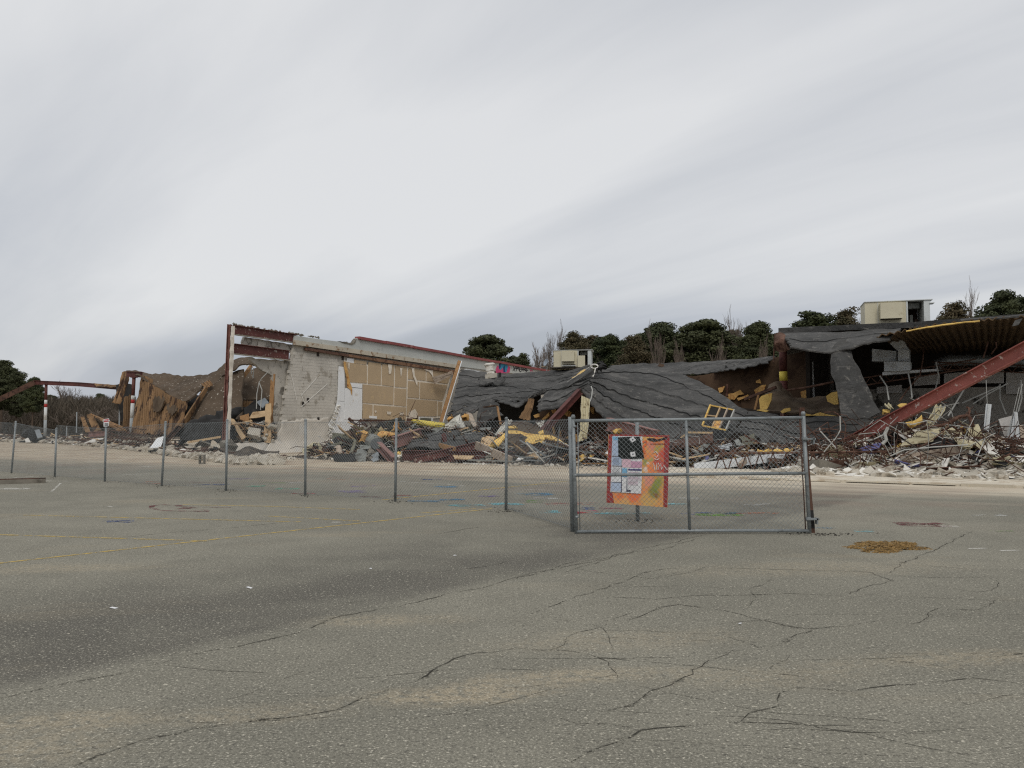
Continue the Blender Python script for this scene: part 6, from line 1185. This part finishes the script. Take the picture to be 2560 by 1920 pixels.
plank('tan plank lying beside the short red post', (1098, 1113, -1.4), (1138, 1124, -1.8), .08, .22, 'wood'); plank('long weathered plank slanting down to the right at the foot of the heap', (1190, 1113, -1), (1278, 1152, -2.2), .12, .36, 'wood_grey')
panel('plywood_offcut', 'pale plywood offcut on the long dark red beam', [(1132, 1137, -2), (1186, 1139, -1.8), (1178, 1147, -2.4), (1136, 1146, -2.6)], .04, 'wood_pale', fn=T)
panel('beige_board', 'torn beige board standing left of the yellow insulation', [(1204, 1094, -.2), (1220, 1090, 0), (1238, 1093, 0), (1224, 1121, -.8), (1194, 1112, -.6)], .06, 'wood_pale', torn=.08, fn=T)
bt = empty('tar_board_slab', T(1340, 1105, .5), 'broad brown tar board slab covered with torn bright yellow insulation', 'roof debris')
sheet([tp((1270, 1060, 2.6), (1302, 1050, 2.8), (1350, 1070, 2.6), (1404, 1092, 2.4)), tp((1262, 1080, .8), (1300, 1084, .8), (1350, 1094, .8), (1424, 1104, .9)), tp((1240, 1104, -.2), (1300, 1112, -.3), (1350, 1120, -.3), (1410, 1116, 0))], 36, 20, .12, .08, .8, rag=.2, seed=101).build('tar_board', 'tar_brown', bt)
for pts in ([(1271, 1076, 1), (1303, 1078, 1), (1336, 1086, 1), (1362, 1088, 1), (1360, 1099, .5), (1346, 1113, 0), (1318, 1106, .2), (1295, 1101, .4), (1304, 1092, .6), (1271, 1086, .7)], [(1222, 1116, -.7), (1230, 1105, -.4), (1262, 1082, .6), (1268, 1087, .5), (1246, 1113, -.6)], [(1353, 1087, 1), (1376, 1087, 1), (1418, 1109, .6), (1410, 1113, .2)], [(1270, 1066, 1.7), (1284, 1063, 1.8), (1294, 1068, 1.6), (1272, 1071, 1.5)], [(1345, 1080, 1.4), (1358, 1074, 1.5), (1358, 1082, 1.3), (1348, 1086, 1.2)]):
    MB().prism([T(a, c, e_ - .18) for a, c, e_ in pts], .09, None, .12, .25).build('torn_foam', 'insulation', bt)
ibt('thick rust brown beam with pale edge behind the notice board', (1520, 1060, 2.6), (1640, 1092, 1.6), .6, .35, 'mauve_steel')
one('flat_trim', MB().bar(T(1158, 1158, -3), T(1254, 1162, -2.6), .1, .05), 'deck_white', 'long white trim strip lying on the ground before the long dark beam', 'trim'); one('flat_trim', MB().bar(T(1172, 1150, -2.6), T(1300, 1154, -2), .3, .05), 'scrap_grey', 'flat grey trim strip lying right of the weathered plank', 'trim')
SG = 'thin metal studs tangled left of the gate'
for i in range(24):
    a = T(R(1330, 1450), R(1125, 1160), R(-2.2, -.8)); d = V((R(-1, 1), R(-.4, .4), R(-.25, .35))).normalized() * R(.6, 1.6); a.z = max(a.z, .1)
    tag(MB().channel(a, a + d, .05, .03, Z, .006).build('metal_stud', 'galvanised' if i % 3 else 'deck_white'), 'thin bent metal stud in the tangle just left of the gate', 'stud', SG)
for i in range(10):
    px = R(1470, 1720); a = T(px, R(1128, 1160), R(-2, -.5)); d = V((R(-1, 1), R(-.3, .3), R(-.1, .25))).normalized() * R(.8, 2.0); a.z = max(a.z, .12)
    tag(MB().bar(a, a + d, .08, .05).build('wood_stick', ('wood_pale', 'wood', 'deck_white')[i % 3]), 'loose stick lying in the debris seen through the gate', 'stick', 'sticks seen through the gate')
panel('white_card', 'small white card scrap on the debris left of the gate', [(1291, 1148, -2), (1300, 1141, -1.8), (1302, 1150, -2)], .03, 'white_board', fn=T, torn=0)
panel('pale_carton', 'torn beige carton right of the weathered plank', [(1320, 1140, -1.6), (1330, 1132, -1.4), (1354, 1136, -1.4), (1350, 1146, -1.8)], .08, 'wood_pale', fn=T)

# --- behind the gate
GG = 'rust brown plates behind the gate'
panel('rusty_plate', 'broad rust brown plate right of the notice board', [(1674, 1103, 1.5), (1730, 1092, 1.6), (1782, 1084, 1.6), (1784, 1106, .6), (1720, 1114, .4), (1672, 1126, .4)], .08, 'rust_dark', 'plate', .05, T, GG)
panel('rusty_plate', 'lower rust brown plate with a pale edge right of the gate centre stile', [(1720, 1120, .2), (1790, 1130, .2), (1840, 1140, 0), (1820, 1150, -.6), (1735, 1146, -.6)], .08, 'rust', 'plate', .05, T, GG)
panel('brown_carton', 'brown carton left of the notice board', [(1482, 1128, 0), (1516, 1133, 0), (1512, 1156, -.6), (1486, 1152, -.6)], .25, 'wood', 'carton', .03, T)
panel('bent_white_sheet', 'white bent sheet beside the brown carton', [(1505, 1140, -.8), (1522, 1124, -.6), (1522, 1146, -1), (1510, 1158, -1.2)], .04, 'white_board', 'sheet', .03, T)
one('white_beam', MB().bar(T(1736, 1169, -2.6), T(1984, 1138, -.6), .12, .30), 'white_metal', 'long white metal beam lying diagonally seen through the gate', 'beam')
t_ = joist(T(1786, 1180, -2.8) + Z * .68, T(2225, 1180, -1.2) + Z * .72, .68, 'long rusty bar joist lying on edge along the debris behind the gate post', 26, 'fallen_bar_joist', 'rust', r=.03); t_['group'] = 'joists on the ground'
foam('thin yellow foam sliver lying on the long bar joist', [[(1894, 1125), (1940, 1124), (1986, 1124)], [(1892, 1128), (1940, 1127), (1985, 1127)], [(1893, 1131), (1940, 1130), (1982, 1130)]], -.6, .08, 'insulation', 105)
csheet('olive_mat', 'olive brown ribbed mat leaning under the grey membrane apron', [tp((1846, 1090, 1.8), (1884, 1081, 1.8)), tp((1866, 1132, .4), (1900, 1122, .4))], 'deck_olive', 'u', .08, .012, seed=106)
panel('grey_sheet', 'grey bent sheet left of the olive mat', [(1836, 1100, 1), (1846, 1097, 1), (1858, 1115, .4), (1840, 1112, .4)], .04, 'scrap_grey', 'sheet', .04, T)
panel('grey_sheet', 'grey sheet scrap behind the gate centre stile', [(1756, 1124, .4), (1782, 1118, .5), (1778, 1130, 0), (1764, 1132, 0)], .04, 'scrap_grey', 'sheet', .04, T)
for i, (a, c) in enumerate((((1795, 1120, 0), (1830, 1110, .2)), ((1800, 1118, -.1), (1824, 1122, -.1)), ((1786, 1127, -.3), (1806, 1133, -.3)))): one('white_bracket', MB().channel(T(*a), T(*c), .12, .06), 'white_metal', ('upper', 'middle', 'lower')[i] + ' white bent bracket in the dark gap behind the gate', 'bracket', 'white brackets behind the gate')
for i, (a, c) in enumerate((((1755, 1152, -1.4), (1797, 1136, -1)), ((1740, 1160, -1.8), (1790, 1144, -1.2)), ((1676, 1142, -1), (1716, 1150, -1.4)))): one('pale_strip', MB().bar(T(*a), T(*c), .14, .04), 'deck_white', ('upper pale strip right of the gate centre stile', 'lower pale strip right of the gate centre stile', 'pale strip between notice board and centre stile')[i], 'strip')
panel('violet_scrap', 'small violet board scrap behind the gate centre stile', [(1762, 1142, -1.2), (1770, 1136, -1.2), (1772, 1144, -1.4), (1764, 1150, -1.5)], .03, 'purple_board', 'scrap', 0, T)
plank('thin yellow lath rising across the gate top left of the skylight', (1700, 1096, 2), (1718, 1084, 2), .05, .08, 'wood_pale'); plank('yellow lath lying level above the rust plates', (1720, 1081, 2), (1782, 1082, 2), .05, .08, 'wood_pale'); plank('broken brown stick behind the right half of the gate', (1850, 1164, -2), (1864, 1150, -1.6), .1, .2, 'wood_grey')
foam('yellow foam crumbs on top of the beam behind the notice board', [[(1530, 1076), (1542, 1070), (1553, 1068)], [(1530, 1083), (1544, 1080), (1556, 1078)], [(1534, 1088), (1548, 1087), (1562, 1086)]], 2, .2, 'insulation', 107)
# --- lower right spill
RG = 'corrugated cream sheets under the leaning girder'
csheet('corrugated_sheet', 'upright cream corrugated sheet behind the leaning girder', [tp((2337, 1012, 3), (2352, 1014, 3), (2368, 1020, 3)), tp((2309, 1068, 1.4), (2320, 1070, 1.4), (2332, 1070, 1.4))], 'deck_cream', 'u', .16, .05, seed=111, group=RG)
csheet('corrugated_sheet', 'broad cream corrugated sheet bent over the heap below the girder', [tp((2290, 1078, 1), (2320, 1074, 1), (2352, 1070, 1)), tp((2268, 1098, 0), (2305, 1092, 0), (2350, 1086, 0)), tp((2252, 1120, -.8), (2290, 1112, -.8), (2335, 1100, -.6))], 'deck_cream', 'v', .17, .045, seed=112, amp=.12, group=RG)
csheet('corrugated_sheet', 'dull cream corrugated sheet fanned at the right top of the heap', [tp((2416, 1068, 2), (2446, 1060, 2)), tp((2420, 1088, 1.2), (2460, 1082, 1.2)), tp((2424, 1102, .8), (2472, 1099, .8))], 'deck_cream', 'v', .16, .045, seed=113, group=RG)
csheet('corrugated_sheet', 'curled cream corrugated sheet with open end in the middle of the heap', [tp((2384, 1088, .4), (2412, 1094, .4), (2436, 1106, .4)), tp((2392, 1106, -.6), (2414, 1112, -.6), (2434, 1116, -.5)), tp((2396, 1118, -.6), (2412, 1124, -.6), (2424, 1126, -.5))], 'deck_cream', 'v', .16, .04, seed=114, amp=.15, group=RG)
csheet('corrugated_sheet', 'small cream corrugated strip beside the right foam lump', [tp((2394, 1050, 2), (2400, 1048, 2)), tp((2418, 1066, 1.6), (2424, 1062, 1.6))], 'deck_cream', 'u', .14, .03, seed=115, group=RG)
csheet('corrugated_sheet', 'torn cream corrugated scrap by the foot of the hanging membrane', [tp((2208, 1010, 2.6), (2232, 1008, 2.6)), tp((2222, 1024, 2.2), (2234, 1022, 2.2))], 'deck_cream', 'u', .14, .04, seed=116, group=RG)
foam('large yellow foam slab behind the middle of the leaning girder', [[(2262, 1052), (2290, 1038), (2308, 1034)], [(2264, 1062), (2292, 1052), (2312, 1048)], [(2276, 1073), (2296, 1066), (2312, 1056)]], 1.2, .25, 'insulation', 117)
foam('yellow foam lump at the upper end of the curled sheet', [[(2400, 1064), (2408, 1062), (2416, 1061)], [(2400, 1072), (2408, 1070), (2415, 1070)], [(2399, 1079), (2406, 1078), (2413, 1077)]], 1.4, .2, 'insulation', 118)
foam('torn yellow foam left of the girder middle beside the hanging membrane', [[(2244, 1012), (2256, 1004), (2276, 1010)], [(2240, 1020), (2254, 1016), (2268, 1016)], [(2238, 1026), (2250, 1024), (2258, 1022)]], 3, .2, 'insulation', 119)
foam('small yellow foam scrap at the foot of the hanging membrane', [[(2206, 1020), (2216, 1022), (2226, 1026)], [(2208, 1028), (2218, 1030), (2226, 1030)], [(2212, 1032), (2220, 1034), (2228, 1034)]], 2.4, .15, 'insulation', 120)
one('bent_pipe', MB().tube(tp((2300, 1072, 1), (2345, 1066, 1), (2370, 1060, 1.2), (2398, 1042, 1.4), (2421, 1039, 1.4), (2428, 1050, 1.2), (2431, 1066, 1)), .07, 8), 'rust', 'rust red bent pipe arching over the cream sheets', 'pipe', None, True)
one('hooked_rod', MB().tube(tp((2416, 1018, 2), (2422, 1020, 2), (2424, 1028, 1.9), (2421, 1042, 1.8)), .04, 6), 'rust', 'thin rusty rod with a hooked top behind the cream sheets', 'rod')
plank('long brown timber lying across the front of the lower right heap', (2252, 1148, -1), (2420, 1122, -.4), .14, .30, 'wood_grey'); one('angle_iron', MB().channel(T(2311, 1174, -2.2), T(2424, 1169, -1.8), .12, .1), 'rust', 'straight rusty angle iron lying in the white spill', 'angle iron')
panel('brown_sheet', 'dark brown roof sheet sloping down behind the white spill at right', [(2440, 1100, 1.2), (2472, 1086, 1.6), (2562, 1140, .6), (2580, 1160, 0), (2470, 1125, 0)], .08, 'brown_board', 'sheet', .04, T)
plank('pale batten along the top of the brown sheet at right', (2468, 1084, 1.7), (2562, 1138, .7), .08, .1, 'wood_grey')
panel('jagged_wallboard', 'large jagged white wallboard piece standing in the spill at right', [(2456, 1114, -.2), (2464, 1112, -.2), (2468, 1118, -.3), (2470, 1104, -.2), (2482, 1114, -.3), (2500, 1138, -.8), (2466, 1132, -.8)], .04, 'plaster_white', 'wallboard', .03, T)
panel('violet_board', 'blue violet faced wallboard lying beside the rebar tangle', [(2146, 1122, -.6), (2170, 1112, -.2), (2206, 1106, -.2), (2196, 1120, -.8), (2164, 1128, -1)], .03, 'purple_board', 'wallboard', .05, T)
panel('slanted_plank_board', 'grey white board standing at a slant in the white spill', [(2350, 1168, -1.6), (2358, 1146, -1.4), (2374, 1144, -1.4), (2364, 1170, -1.8)], .04, 'plaster_white', 'wallboard', .02, T)
panel('dark_slate', 'flat dark slate coloured slab at the right of the white spill', [(2490, 1165, -1.6), (2496, 1154, -1.2), (2518, 1152, -1.2), (2522, 1162, -1.6), (2506, 1168, -1.8)], .05, 'tar_black', 'slab', .03, T)
panel('black_tub', 'black plastic tub crushed in the middle of the heap', [(2316, 1098, 0), (2340, 1090, .2), (2392, 1100, .2), (2388, 1116, -.6), (2330, 1118, -.6)], .4, 'tar_black', 'tub', .08, T)
HG = 'white light fixtures hanging in the right store'
def fixture(lab, pts, t_, wire):
    r_ = empty('hanging_light', T(*pts[2], t_), lab, 'light fixture', HG); MB().prism([T(a, c, t_) for a, c in pts], .12, UD).build('housing', 'white_metal', r_)
    a, c = pts[0], pts[3]; MB().bar(T((pts[0][0] + pts[1][0]) / 2, (pts[0][1] + pts[1][1]) / 2, t_ - .03), T((pts[2][0] + pts[3][0]) / 2, (pts[2][1] + pts[3][1]) / 2, t_ - .03), .05, .05, UD).build('tube_rib', 'column_white', r_); MB().tube([T(*wire[0], t_), T(*wire[1], t_)], .012, 4).build('wire', 'cable_grey', r_)
fixture('white strip light hanging upright before the rear wall', [(2465, 1009), (2479, 1011), (2472, 1080), (2459, 1073)], 2.6, ((2468, 1010), (2465, 950)))
fixture('white light fixture hanging on wires at the right edge', [(2536, 1029), (2544, 1031), (2551, 1105), (2524, 1100)], 1.8, ((2540, 1030), (2556, 960)))
fixture('narrow white strip light hanging left of the right edge fixture', [(2528, 1046), (2532, 1047), (2522, 1106), (2514, 1104)], 2.0, ((2530, 1046), (2548, 968)))
one('glass_pane', MB().prism(tp((2496, 1048, 2.4), (2530, 1039, 2.4), (2526, 1080, 2.4), (2512, 1094, 2.4)), .02, UD), 'interior_panel', 'tilted grey diffuser pane left of the right edge light', 'pane')
panel('wood_leaf', 'tan board leaning at the right edge behind the hanging lights', [(2548, 1062, 3), (2558, 1064, 3), (2566, 1120, 2.4), (2556, 1118, 2.4)], .05, 'wood_grey', fn=T)
# rebar tangle
RB = 'tangled rusty rebar by the girder foot'
for i in range(40):
    px = R(2030, 2270); t_ = R(-2.2, 0); a = T(px, R(1120, 1165), t_); a.z = max(.12, min(a.z, 1.1)); d = V((R(-1, 1), R(-.5, .3), R(-.35, .5))).normalized() * R(1.0, 2.6); c_ = V((R(-.5, .5), R(-.3, .3), R(-.1, .6)))
    pts = [a + d * f + c_ * math.sin(f * math.pi) * R(.8, 1.2) for f in (0, .2, .4, .6, .8, 1)]; pts = [V((q_.x, q_.y, max(.03, q_.z))) for q_ in pts]
    tag(MB().tube(pts, .016, 5).build('rebar', 'rust' if i % 3 else 'rust_dark'), 'bent rusty rebar rod in the tangle at the foot of the leaning girder', 'rebar', RB)
for i, (pts, lab) in enumerate(((((2049, 1069), (2050, 1077), (2088, 1118), (2094, 1124)), 'pale bent tube rising left of the rebar tangle'), (((2100, 1040), (2101, 1075), (2090, 1095), (2060, 1130)), 'long pale wire dropping across the membrane apron'), (((2092, 1130), (2092, 1095), (2096, 1070)), 'thin upright wire by the membrane apron'), (((2052, 1112), (2060, 1108), (2090, 1106), (2120, 1112), (2140, 1120)), 'low curved cable over the rebar tangle'), (((2140, 1118), (2138, 1106), (2150, 1102), (2180, 1100), (2215, 1084)), 'looped pale cable at the girder foot'), (((2220, 1068), (2212, 1085), (2216, 1100), (2206, 1110)), 'thick pale bent strip at the girder foot'), (((2128, 1022), (2150, 1050), (2180, 1068)), 'thin dark wire on the hanging membrane'), (((2226, 1140), (2260, 1125), (2330, 1118), (2420, 1112)), 'long thin conduit across the lower right heap'), (((2260, 1100), (2310, 1130), (2360, 1150)), 'thin rod slanting down over the cream sheets'), (((2340, 1170), (2440, 1190), (2520, 1200), (2550, 1198)), 'dark cable curving over the white spill at lower right'))):
    one('loose_cable', MB().tube([T(a, c, -2.0 if i != 6 else 1.2) for a, c in pts], .022 if i != 5 else .06, 6), 'cable_grey' if ('pale' in lab or 'conduit' in lab) else 'cable_dark', lab, 'cable')
one('rusty_box_beam', MB().bar(T(2070, 1166, -1.8), T(2118, 1164, -1.4), .3, .42), 'rust', 'rust brown box beam under the rebar tangle', 'beam'); one('dark_boulder', MB().chunk(T(2050, 1172, -2) , .62, .45, .34), 'concrete_dark', 'dark rounded lump under the left end of the rebar tangle', 'lump')
one('concrete_slab_piece', MB().shard(G(2060, 1184) + Z * .08, .55, .2, .06, .12), 'concrete', 'flat pale concrete piece on the sand right of the gate post', 'slab')

# ------------------------------------------------------------------ trees
def rdir(): 
    while True:
        v = V((R(-1, 1), R(-1, 1), R(-1, 1)))
        if 0.05 < v.length < 1: return v.normalized()
def pine_mesh(seed, H=16.0, Wd=6.0, start=0.42, tuft=0.155, dens=130, cl=74, top=0.75, leaf='pine_needles'):
    random.seed(seed); trunk = MB(); crown = MB()
    bend = V((R(-.5, .5), R(-.5, .5), 0)); tp_ = lambda f: V((0, 0, H * f)) + bend * f * f
    trunk.tube([tp_(i / 8) for i in range(9)], [0.26 * (1 - .85 * i / 8) for i in range(9)], 7)
    for k in range(cl):
        f = start + (0.97 - start) * (k / cl) ** 0.9; env = math.sin(math.pi * min(1, max(.06, (f - start) / (1 - start)) ** top)) * .9 + .16
        a = k * 2.4 + R(-.5, .5); rr = Wd / 2 * env * R(.45, 1.0); base = tp_(f - .05); c = tp_(f) + V((math.cos(a) * rr, math.sin(a) * rr, R(-.2, .7)))
        trunk.tube([base, base.lerp(c, .5) - Z * .1, c], [.07, .05, .02], 4, False)
        br = R(.6, 1.15) * (Wd / 6) ** .5
        for j in range(int(dens * R(.6, 1.2))):
            d = rdir(); p = c + V((d.x * br, d.y * br, d.z * br * .62)) * (random.random() ** .33)
            n = (d + rdir() * .8).normalized(); x = n.cross(rdir()).normalized() * tuft * R(.5, 1.2); y = n.cross(x).normalized() * tuft * R(.3, .8)
            crown.add([p - x - y * .4, p + x * .3 - y, p + x, p + y], [(0, 1, 2, 3)])
    for j in range(int(cl * dens * .8)):           # needles between the clumps, so that the crown is one ragged mass
        f = start + (0.99 - start) * random.random(); env = math.sin(math.pi * min(1, max(.06, (f - start) / (1 - start)) ** top)) * .9 + .14
        a = R(0, 6.28); rr = Wd / 2 * env * math.sqrt(random.random()) * (0.95 + 0.5 * nz(math.cos(a) * 2 + seed, math.sin(a) * 2, f * 9)); p = tp_(f) + V((math.cos(a) * rr, math.sin(a) * rr, R(-.3, .3)))
        if nz(p.x * .9 + seed, p.y * .9, p.z * .9) < -0.18: continue
        n = rdir(); x = n.cross(rdir()).normalized() * tuft * R(.5, 1.2); y = n.cross(x).normalized() * tuft * R(.3, .8)
        crown.add([p - x - y * .4, p + x * .3 - y, p + x, p + y], [(0, 1, 2, 3)])
    return trunk, crown
def bare_mesh(seed, H=12.0, spread=0.5, levels=6, thick=0.16):
    random.seed(seed); tr = MB(); tw = MB()
    def grow(p, d, l, r, lv):
        q = p + d * l * .5 + rdir() * l * .05; e_ = p + d * l + rdir() * l * .07
        (tr if lv < 2 else tw).tube([p, q, e_], [r, r * .85, r * .66], 5 if lv < 2 else 3, False)
        if lv >= levels: return
        for k in range(4 if lv in (0, 2) else 3):
            nd = (d + rdir() * spread + Z * .22).normalized(); f = R(.45, 1.0); s_ = p.lerp(e_, f) if k else e_
            grow(s_, nd, l * R(.55, .78), max(.014, r * (.6 if k else .68)), lv + 1)
    grow(V((0, 0, 0)), V((R(-.05, .05), R(-.05, .05), 1)).normalized(), H * .36, thick, 0); return tr, tw
def tree_proto(name, tr, cr_, bark, leaf, tn='trunk', cn='crown'):
    t_ = empty(name, V((0, 0, 0))); tr.build(tn, bark, t_, True, True); cr_.build(cn, leaf, t_, False, True); return t_
pines = [tree_proto('pine_tree', *pine_mesh(s_, Wd=w_, start=st_, top=tp2, dens=d_), 'bark_pine', 'pine_needles') for s_, w_, st_, tp2, d_ in ((1, 6, .40, .75, 300), (2, 6, .46, .6, 300), (3, 6, .5, .8, 260), (4, 5.6, .36, .7, 240))]
oaks = [tree_proto('leafy_tree', *pine_mesh(s_, Wd=6, start=.4, tuft=.15, dens=170, cl=64, top=.7), 'bark_bare', 'brown_leaves') for s_ in (8, 9)]
bares = [tree_proto('bare_tree', *bare_mesh(s_, 12, sp, 6), 'bark_pale' if s_ == 21 else 'bark_bare', 'twig', 'trunk', 'twigs') for s_, sp in ((21, .42), (22, .5), (23, .6))]
for o in pines + oaks + bares: o.location = (0, 0, -50)
used = set()
def plant(pool, i, px, ytop, wpx, d, lab, group, href=16.0, wref=6.0, rz=None):
    src = pool[i]; fresh = id(src) in used
    t_ = dup(src) if fresh else src; used.add(id(src))
    top = P(px, ytop, d); H = top.z + 0.1; t_.location = V((top.x, top.y, -0.1)); t_.scale = (wpx * d / FPX / wref,) * 2 + (H / href,); t_.rotation_euler = (0, 0, R(0, 6.28) if rz is None else rz)
    cat = {'pine_tree': 'pine tree', 'leafy_tree': 'tree', 'bare_tree': 'bare tree'}[t_.name.split('.')[0]]; tag(t_, lab, cat, group)
random.seed(77)
TG = 'trees behind the ruin'; WGp = 'pines in the dense wood behind the draped roof'; LGp = 'trees at the far left'
for a in ((pines, 0, 1215, 838, 158, 112, 'broad round dark pine rising behind the red coping', TG), (pines, 1, 1528, 838, 124, 118, 'dark pine just right of the rear cream unit', TG), (pines, 2, 1652, 812, 140, 120, 'tall dark pine left of the widest pine above the draped roof', TG), (pines, 0, 1758, 800, 186, 112, 'widest dense pine standing above the draped roof', TG),
          (pines, 1, 1895, 806, 122, 105, 'rounded pine just left of the torn roof corner', TG), (pines, 3, 2030, 784, 200, 100, 'broad dark pine above the roof corner at right', TG), (pines, 2, 2510, 736, 165, 85, 'big dark pine above the right end of the ribbed deck', TG),
          (oaks, 0, 1425, 834, 112, 108, 'brownish leafy tree directly behind the rear cream unit', TG), (oaks, 1, 2108, 778, 130, 105, 'brownish leafy tree left of the large cream unit', TG), (oaks, 0, 2375, 762, 140, 88, 'brownish leafy tree right of the large cream unit', TG), (oaks, 1, 1588, 842, 110, 110, 'olive brown tree between two pines above the draped roof', TG), (pines, 3, 1310, 888, 70, 118, 'small low pine at the right foot of the broad round pine', TG),
          (pines, 2, 8, 905, 96, 118, 'tallest dark pine at the far left edge', LGp), (pines, 3, 44, 932, 64, 112, 'second dark pine from the left edge', LGp), (pines, 1, 84, 944, 58, 100, 'slender pine behind the drooping canopy beam', LGp), (pines, 0, -30, 930, 90, 110, 'dark pine cut off by the left edge of the picture', LGp),
          (pines, 2, 250, 986, 40, 170, 'small far pine top above the brown wood under the canopy beam', LGp), (pines, 1, 126, 988, 50, 170, 'small far pine right of the far left column', LGp)): plant(*a)
WHERE = ('nearest right of the rear cream unit', 'behind the bare tree right of the rear cream unit', 'behind the olive brown tree', 'left of the widest pine', 'directly behind the widest pine', 'behind the right half of the widest pine', 'behind the bare tree right of the widest pine', 'just left of the torn roof corner', 'just right of the torn roof corner', 'behind the brownish tree left of the large unit', 'hidden low behind the large cream unit', 'left of the big right pine', 'far behind the rear cream unit', 'between the round pine and the olive brown tree', 'in the low gap left of the tall dark pine', 'in the low gap right of the tall dark pine', 'low before the roof corner pine', 'far behind the roof corner', 'far behind the broad right pine', 'between the large cream unit and the big right pine', 'at the right edge behind the big pine')
for i, px in enumerate((1490, 1555, 1610, 1690, 1715, 1800, 1840, 1930, 1975, 2080, 2160, 2440, 1465, 1515, 1630, 1670, 1870, 1955, 2010, 2400, 2545)): plant(pines if i % 3 else oaks, i % 4 if i % 3 else i % 2, px, 846 + R(-8, 14) - (px - 1490) * 0.035, 130, 128 + R(0, 8), 'second row ' + ('leafy tree, ' if i % 3 == 0 else 'pine, ') + WHERE[i], WGp)
for a in ((bares, 0, 1338, 850, 96, 104, 'pale many stemmed bare tree between the round pine and rear cream unit', TG), (bares, 1, 1382, 846, 80, 112, 'bare grey tree left of the rear cream unit', TG), (bares, 2, 1450, 834, 84, 118, 'bare tree crown showing above the rear cream unit', TG), (bares, 1, 1838, 814, 84, 112, 'bare tree between the widest pine and the roof corner pine', TG), (bares, 0, 1805, 830, 60, 104, 'pale stemmed bare tree before the widest pine', TG),
          (bares, 0, 2132, 768, 92, 108, 'tall bare tree rising left of the large cream unit', TG), (bares, 2, 2340, 774, 70, 95, 'bare tree just right of the large cream unit', TG), (bares, 1, 2425, 760, 84, 95, 'bare tree between the brownish tree and big right pine', TG), (bares, 2, 1575, 850, 70, 116, 'bare tree right of the rear cream unit among the pines', TG), (bares, 0, 1690, 836, 60, 106, 'pale stemmed bare tree left of the widest pine', TG),
          (bares, 1, 1640, 846, 60, 106, 'slim bare tree before the tall dark pine', TG), (bares, 0, 1915, 826, 50, 100, 'pale slim bare tree left of the roof corner', TG), (bares, 2, 1128, 872, 50, 112, 'small bare tree top behind the red coping', TG), (bares, 1, 156, 972, 90, 150, 'bare tree right of the far left column', LGp), (bares, 2, 206, 976, 80, 150, 'bare tree in the middle of the brown wood at left', LGp)): plant(*a, 12.0, 6.5)
for o in pines + oaks + bares:
    if id(o) not in used: [bpy.data.objects.remove(c) for c in list(o.children)]; bpy.data.objects.remove(o)
# far brown wood seen as one mass
random.seed(5); tm_ = [bare_mesh(31 + k, 8, .6, 4, .1) for k in range(3)]; wd = MB(); br = MB()
def add_scaled(dst, src, loc, sx_, sz_): dst.add([V((v.x * sx_, v.y * sx_, v.z * sz_)) + loc for v in src.v], src.f)
for i in range(70):
    px = R(-60, 330); d = R(120, 190); yt = 1000 + R(-6, 16) + (8 if px > 230 else 0); top = P(px, yt, d); k = tm_[i % 3]; L0 = V((top.x, top.y, 0))
    add_scaled(wd, k[0], L0, 1.3, top.z / 8); add_scaled(wd, k[1], L0, 1.3, top.z / 8)
for i in range(90):
    px = R(1360, 2560); d = R(112, 150); yt = 868 - (px - 1360) * .06 + R(-10, 16); top = P(px, yt, d); k = tm_[i % 3]; L0 = V((top.x, top.y, 0))
    add_scaled(wd, k[0], L0, 1.5, top.z / 8); add_scaled(wd, k[1], L0, 1.5, top.z / 8)
stuff('bare_woodland', wd, 'bark_bare', 'grey brown tangle of bare trunks and twigs filling the wood behind everything', 'woodland')
def brush_at(n, x0, x1, d0, d1, yfun, mb, tu, thin=False):
    for i in range(n):
        px = R(x0, x1); d = R(d0, d1); top = P(px, yfun(px), d).z; c = P(px, 1000, d); p = V((c.x, c.y, R(0, 1) ** .8 * top)); nn = rdir(); x = nn.cross(rdir()).normalized() * tu * R(.5, 1.3); y = nn.cross(x).normalized() * tu * R(.4, .9)
        if thin: x = (Z + rdir() * .6).normalized() * R(.4, 1.3); y = x.cross(rdir()).normalized() * R(.02, .06)
        mb.add([p - x - y * .3, p + x * .4 - y, p + x, p + y], [(0, 1, 2, 3)])
brush_at(42000, -80, 340, 130, 200, lambda x_: 1000 + 5 * nz(x_ * .06) + 6 * nz(x_ * .2, 3), br, .42, True)
stuff('leafless_brush', br, 'brush', 'low brown brush under the bare trees at the far left', 'brush')
br2 = MB(); brush_at(34000, 1400, 2700, 128, 155, lambda x_: 866 - (x_ - 1400) * .045 + 14 * nz(x_ * .03) + 8 * nz(x_ * .1, 3), br2, .34)
stuff('evergreen_undergrowth', br2, 'pine_needles', 'dark evergreen undergrowth between the trunks behind the ruin', 'undergrowth')
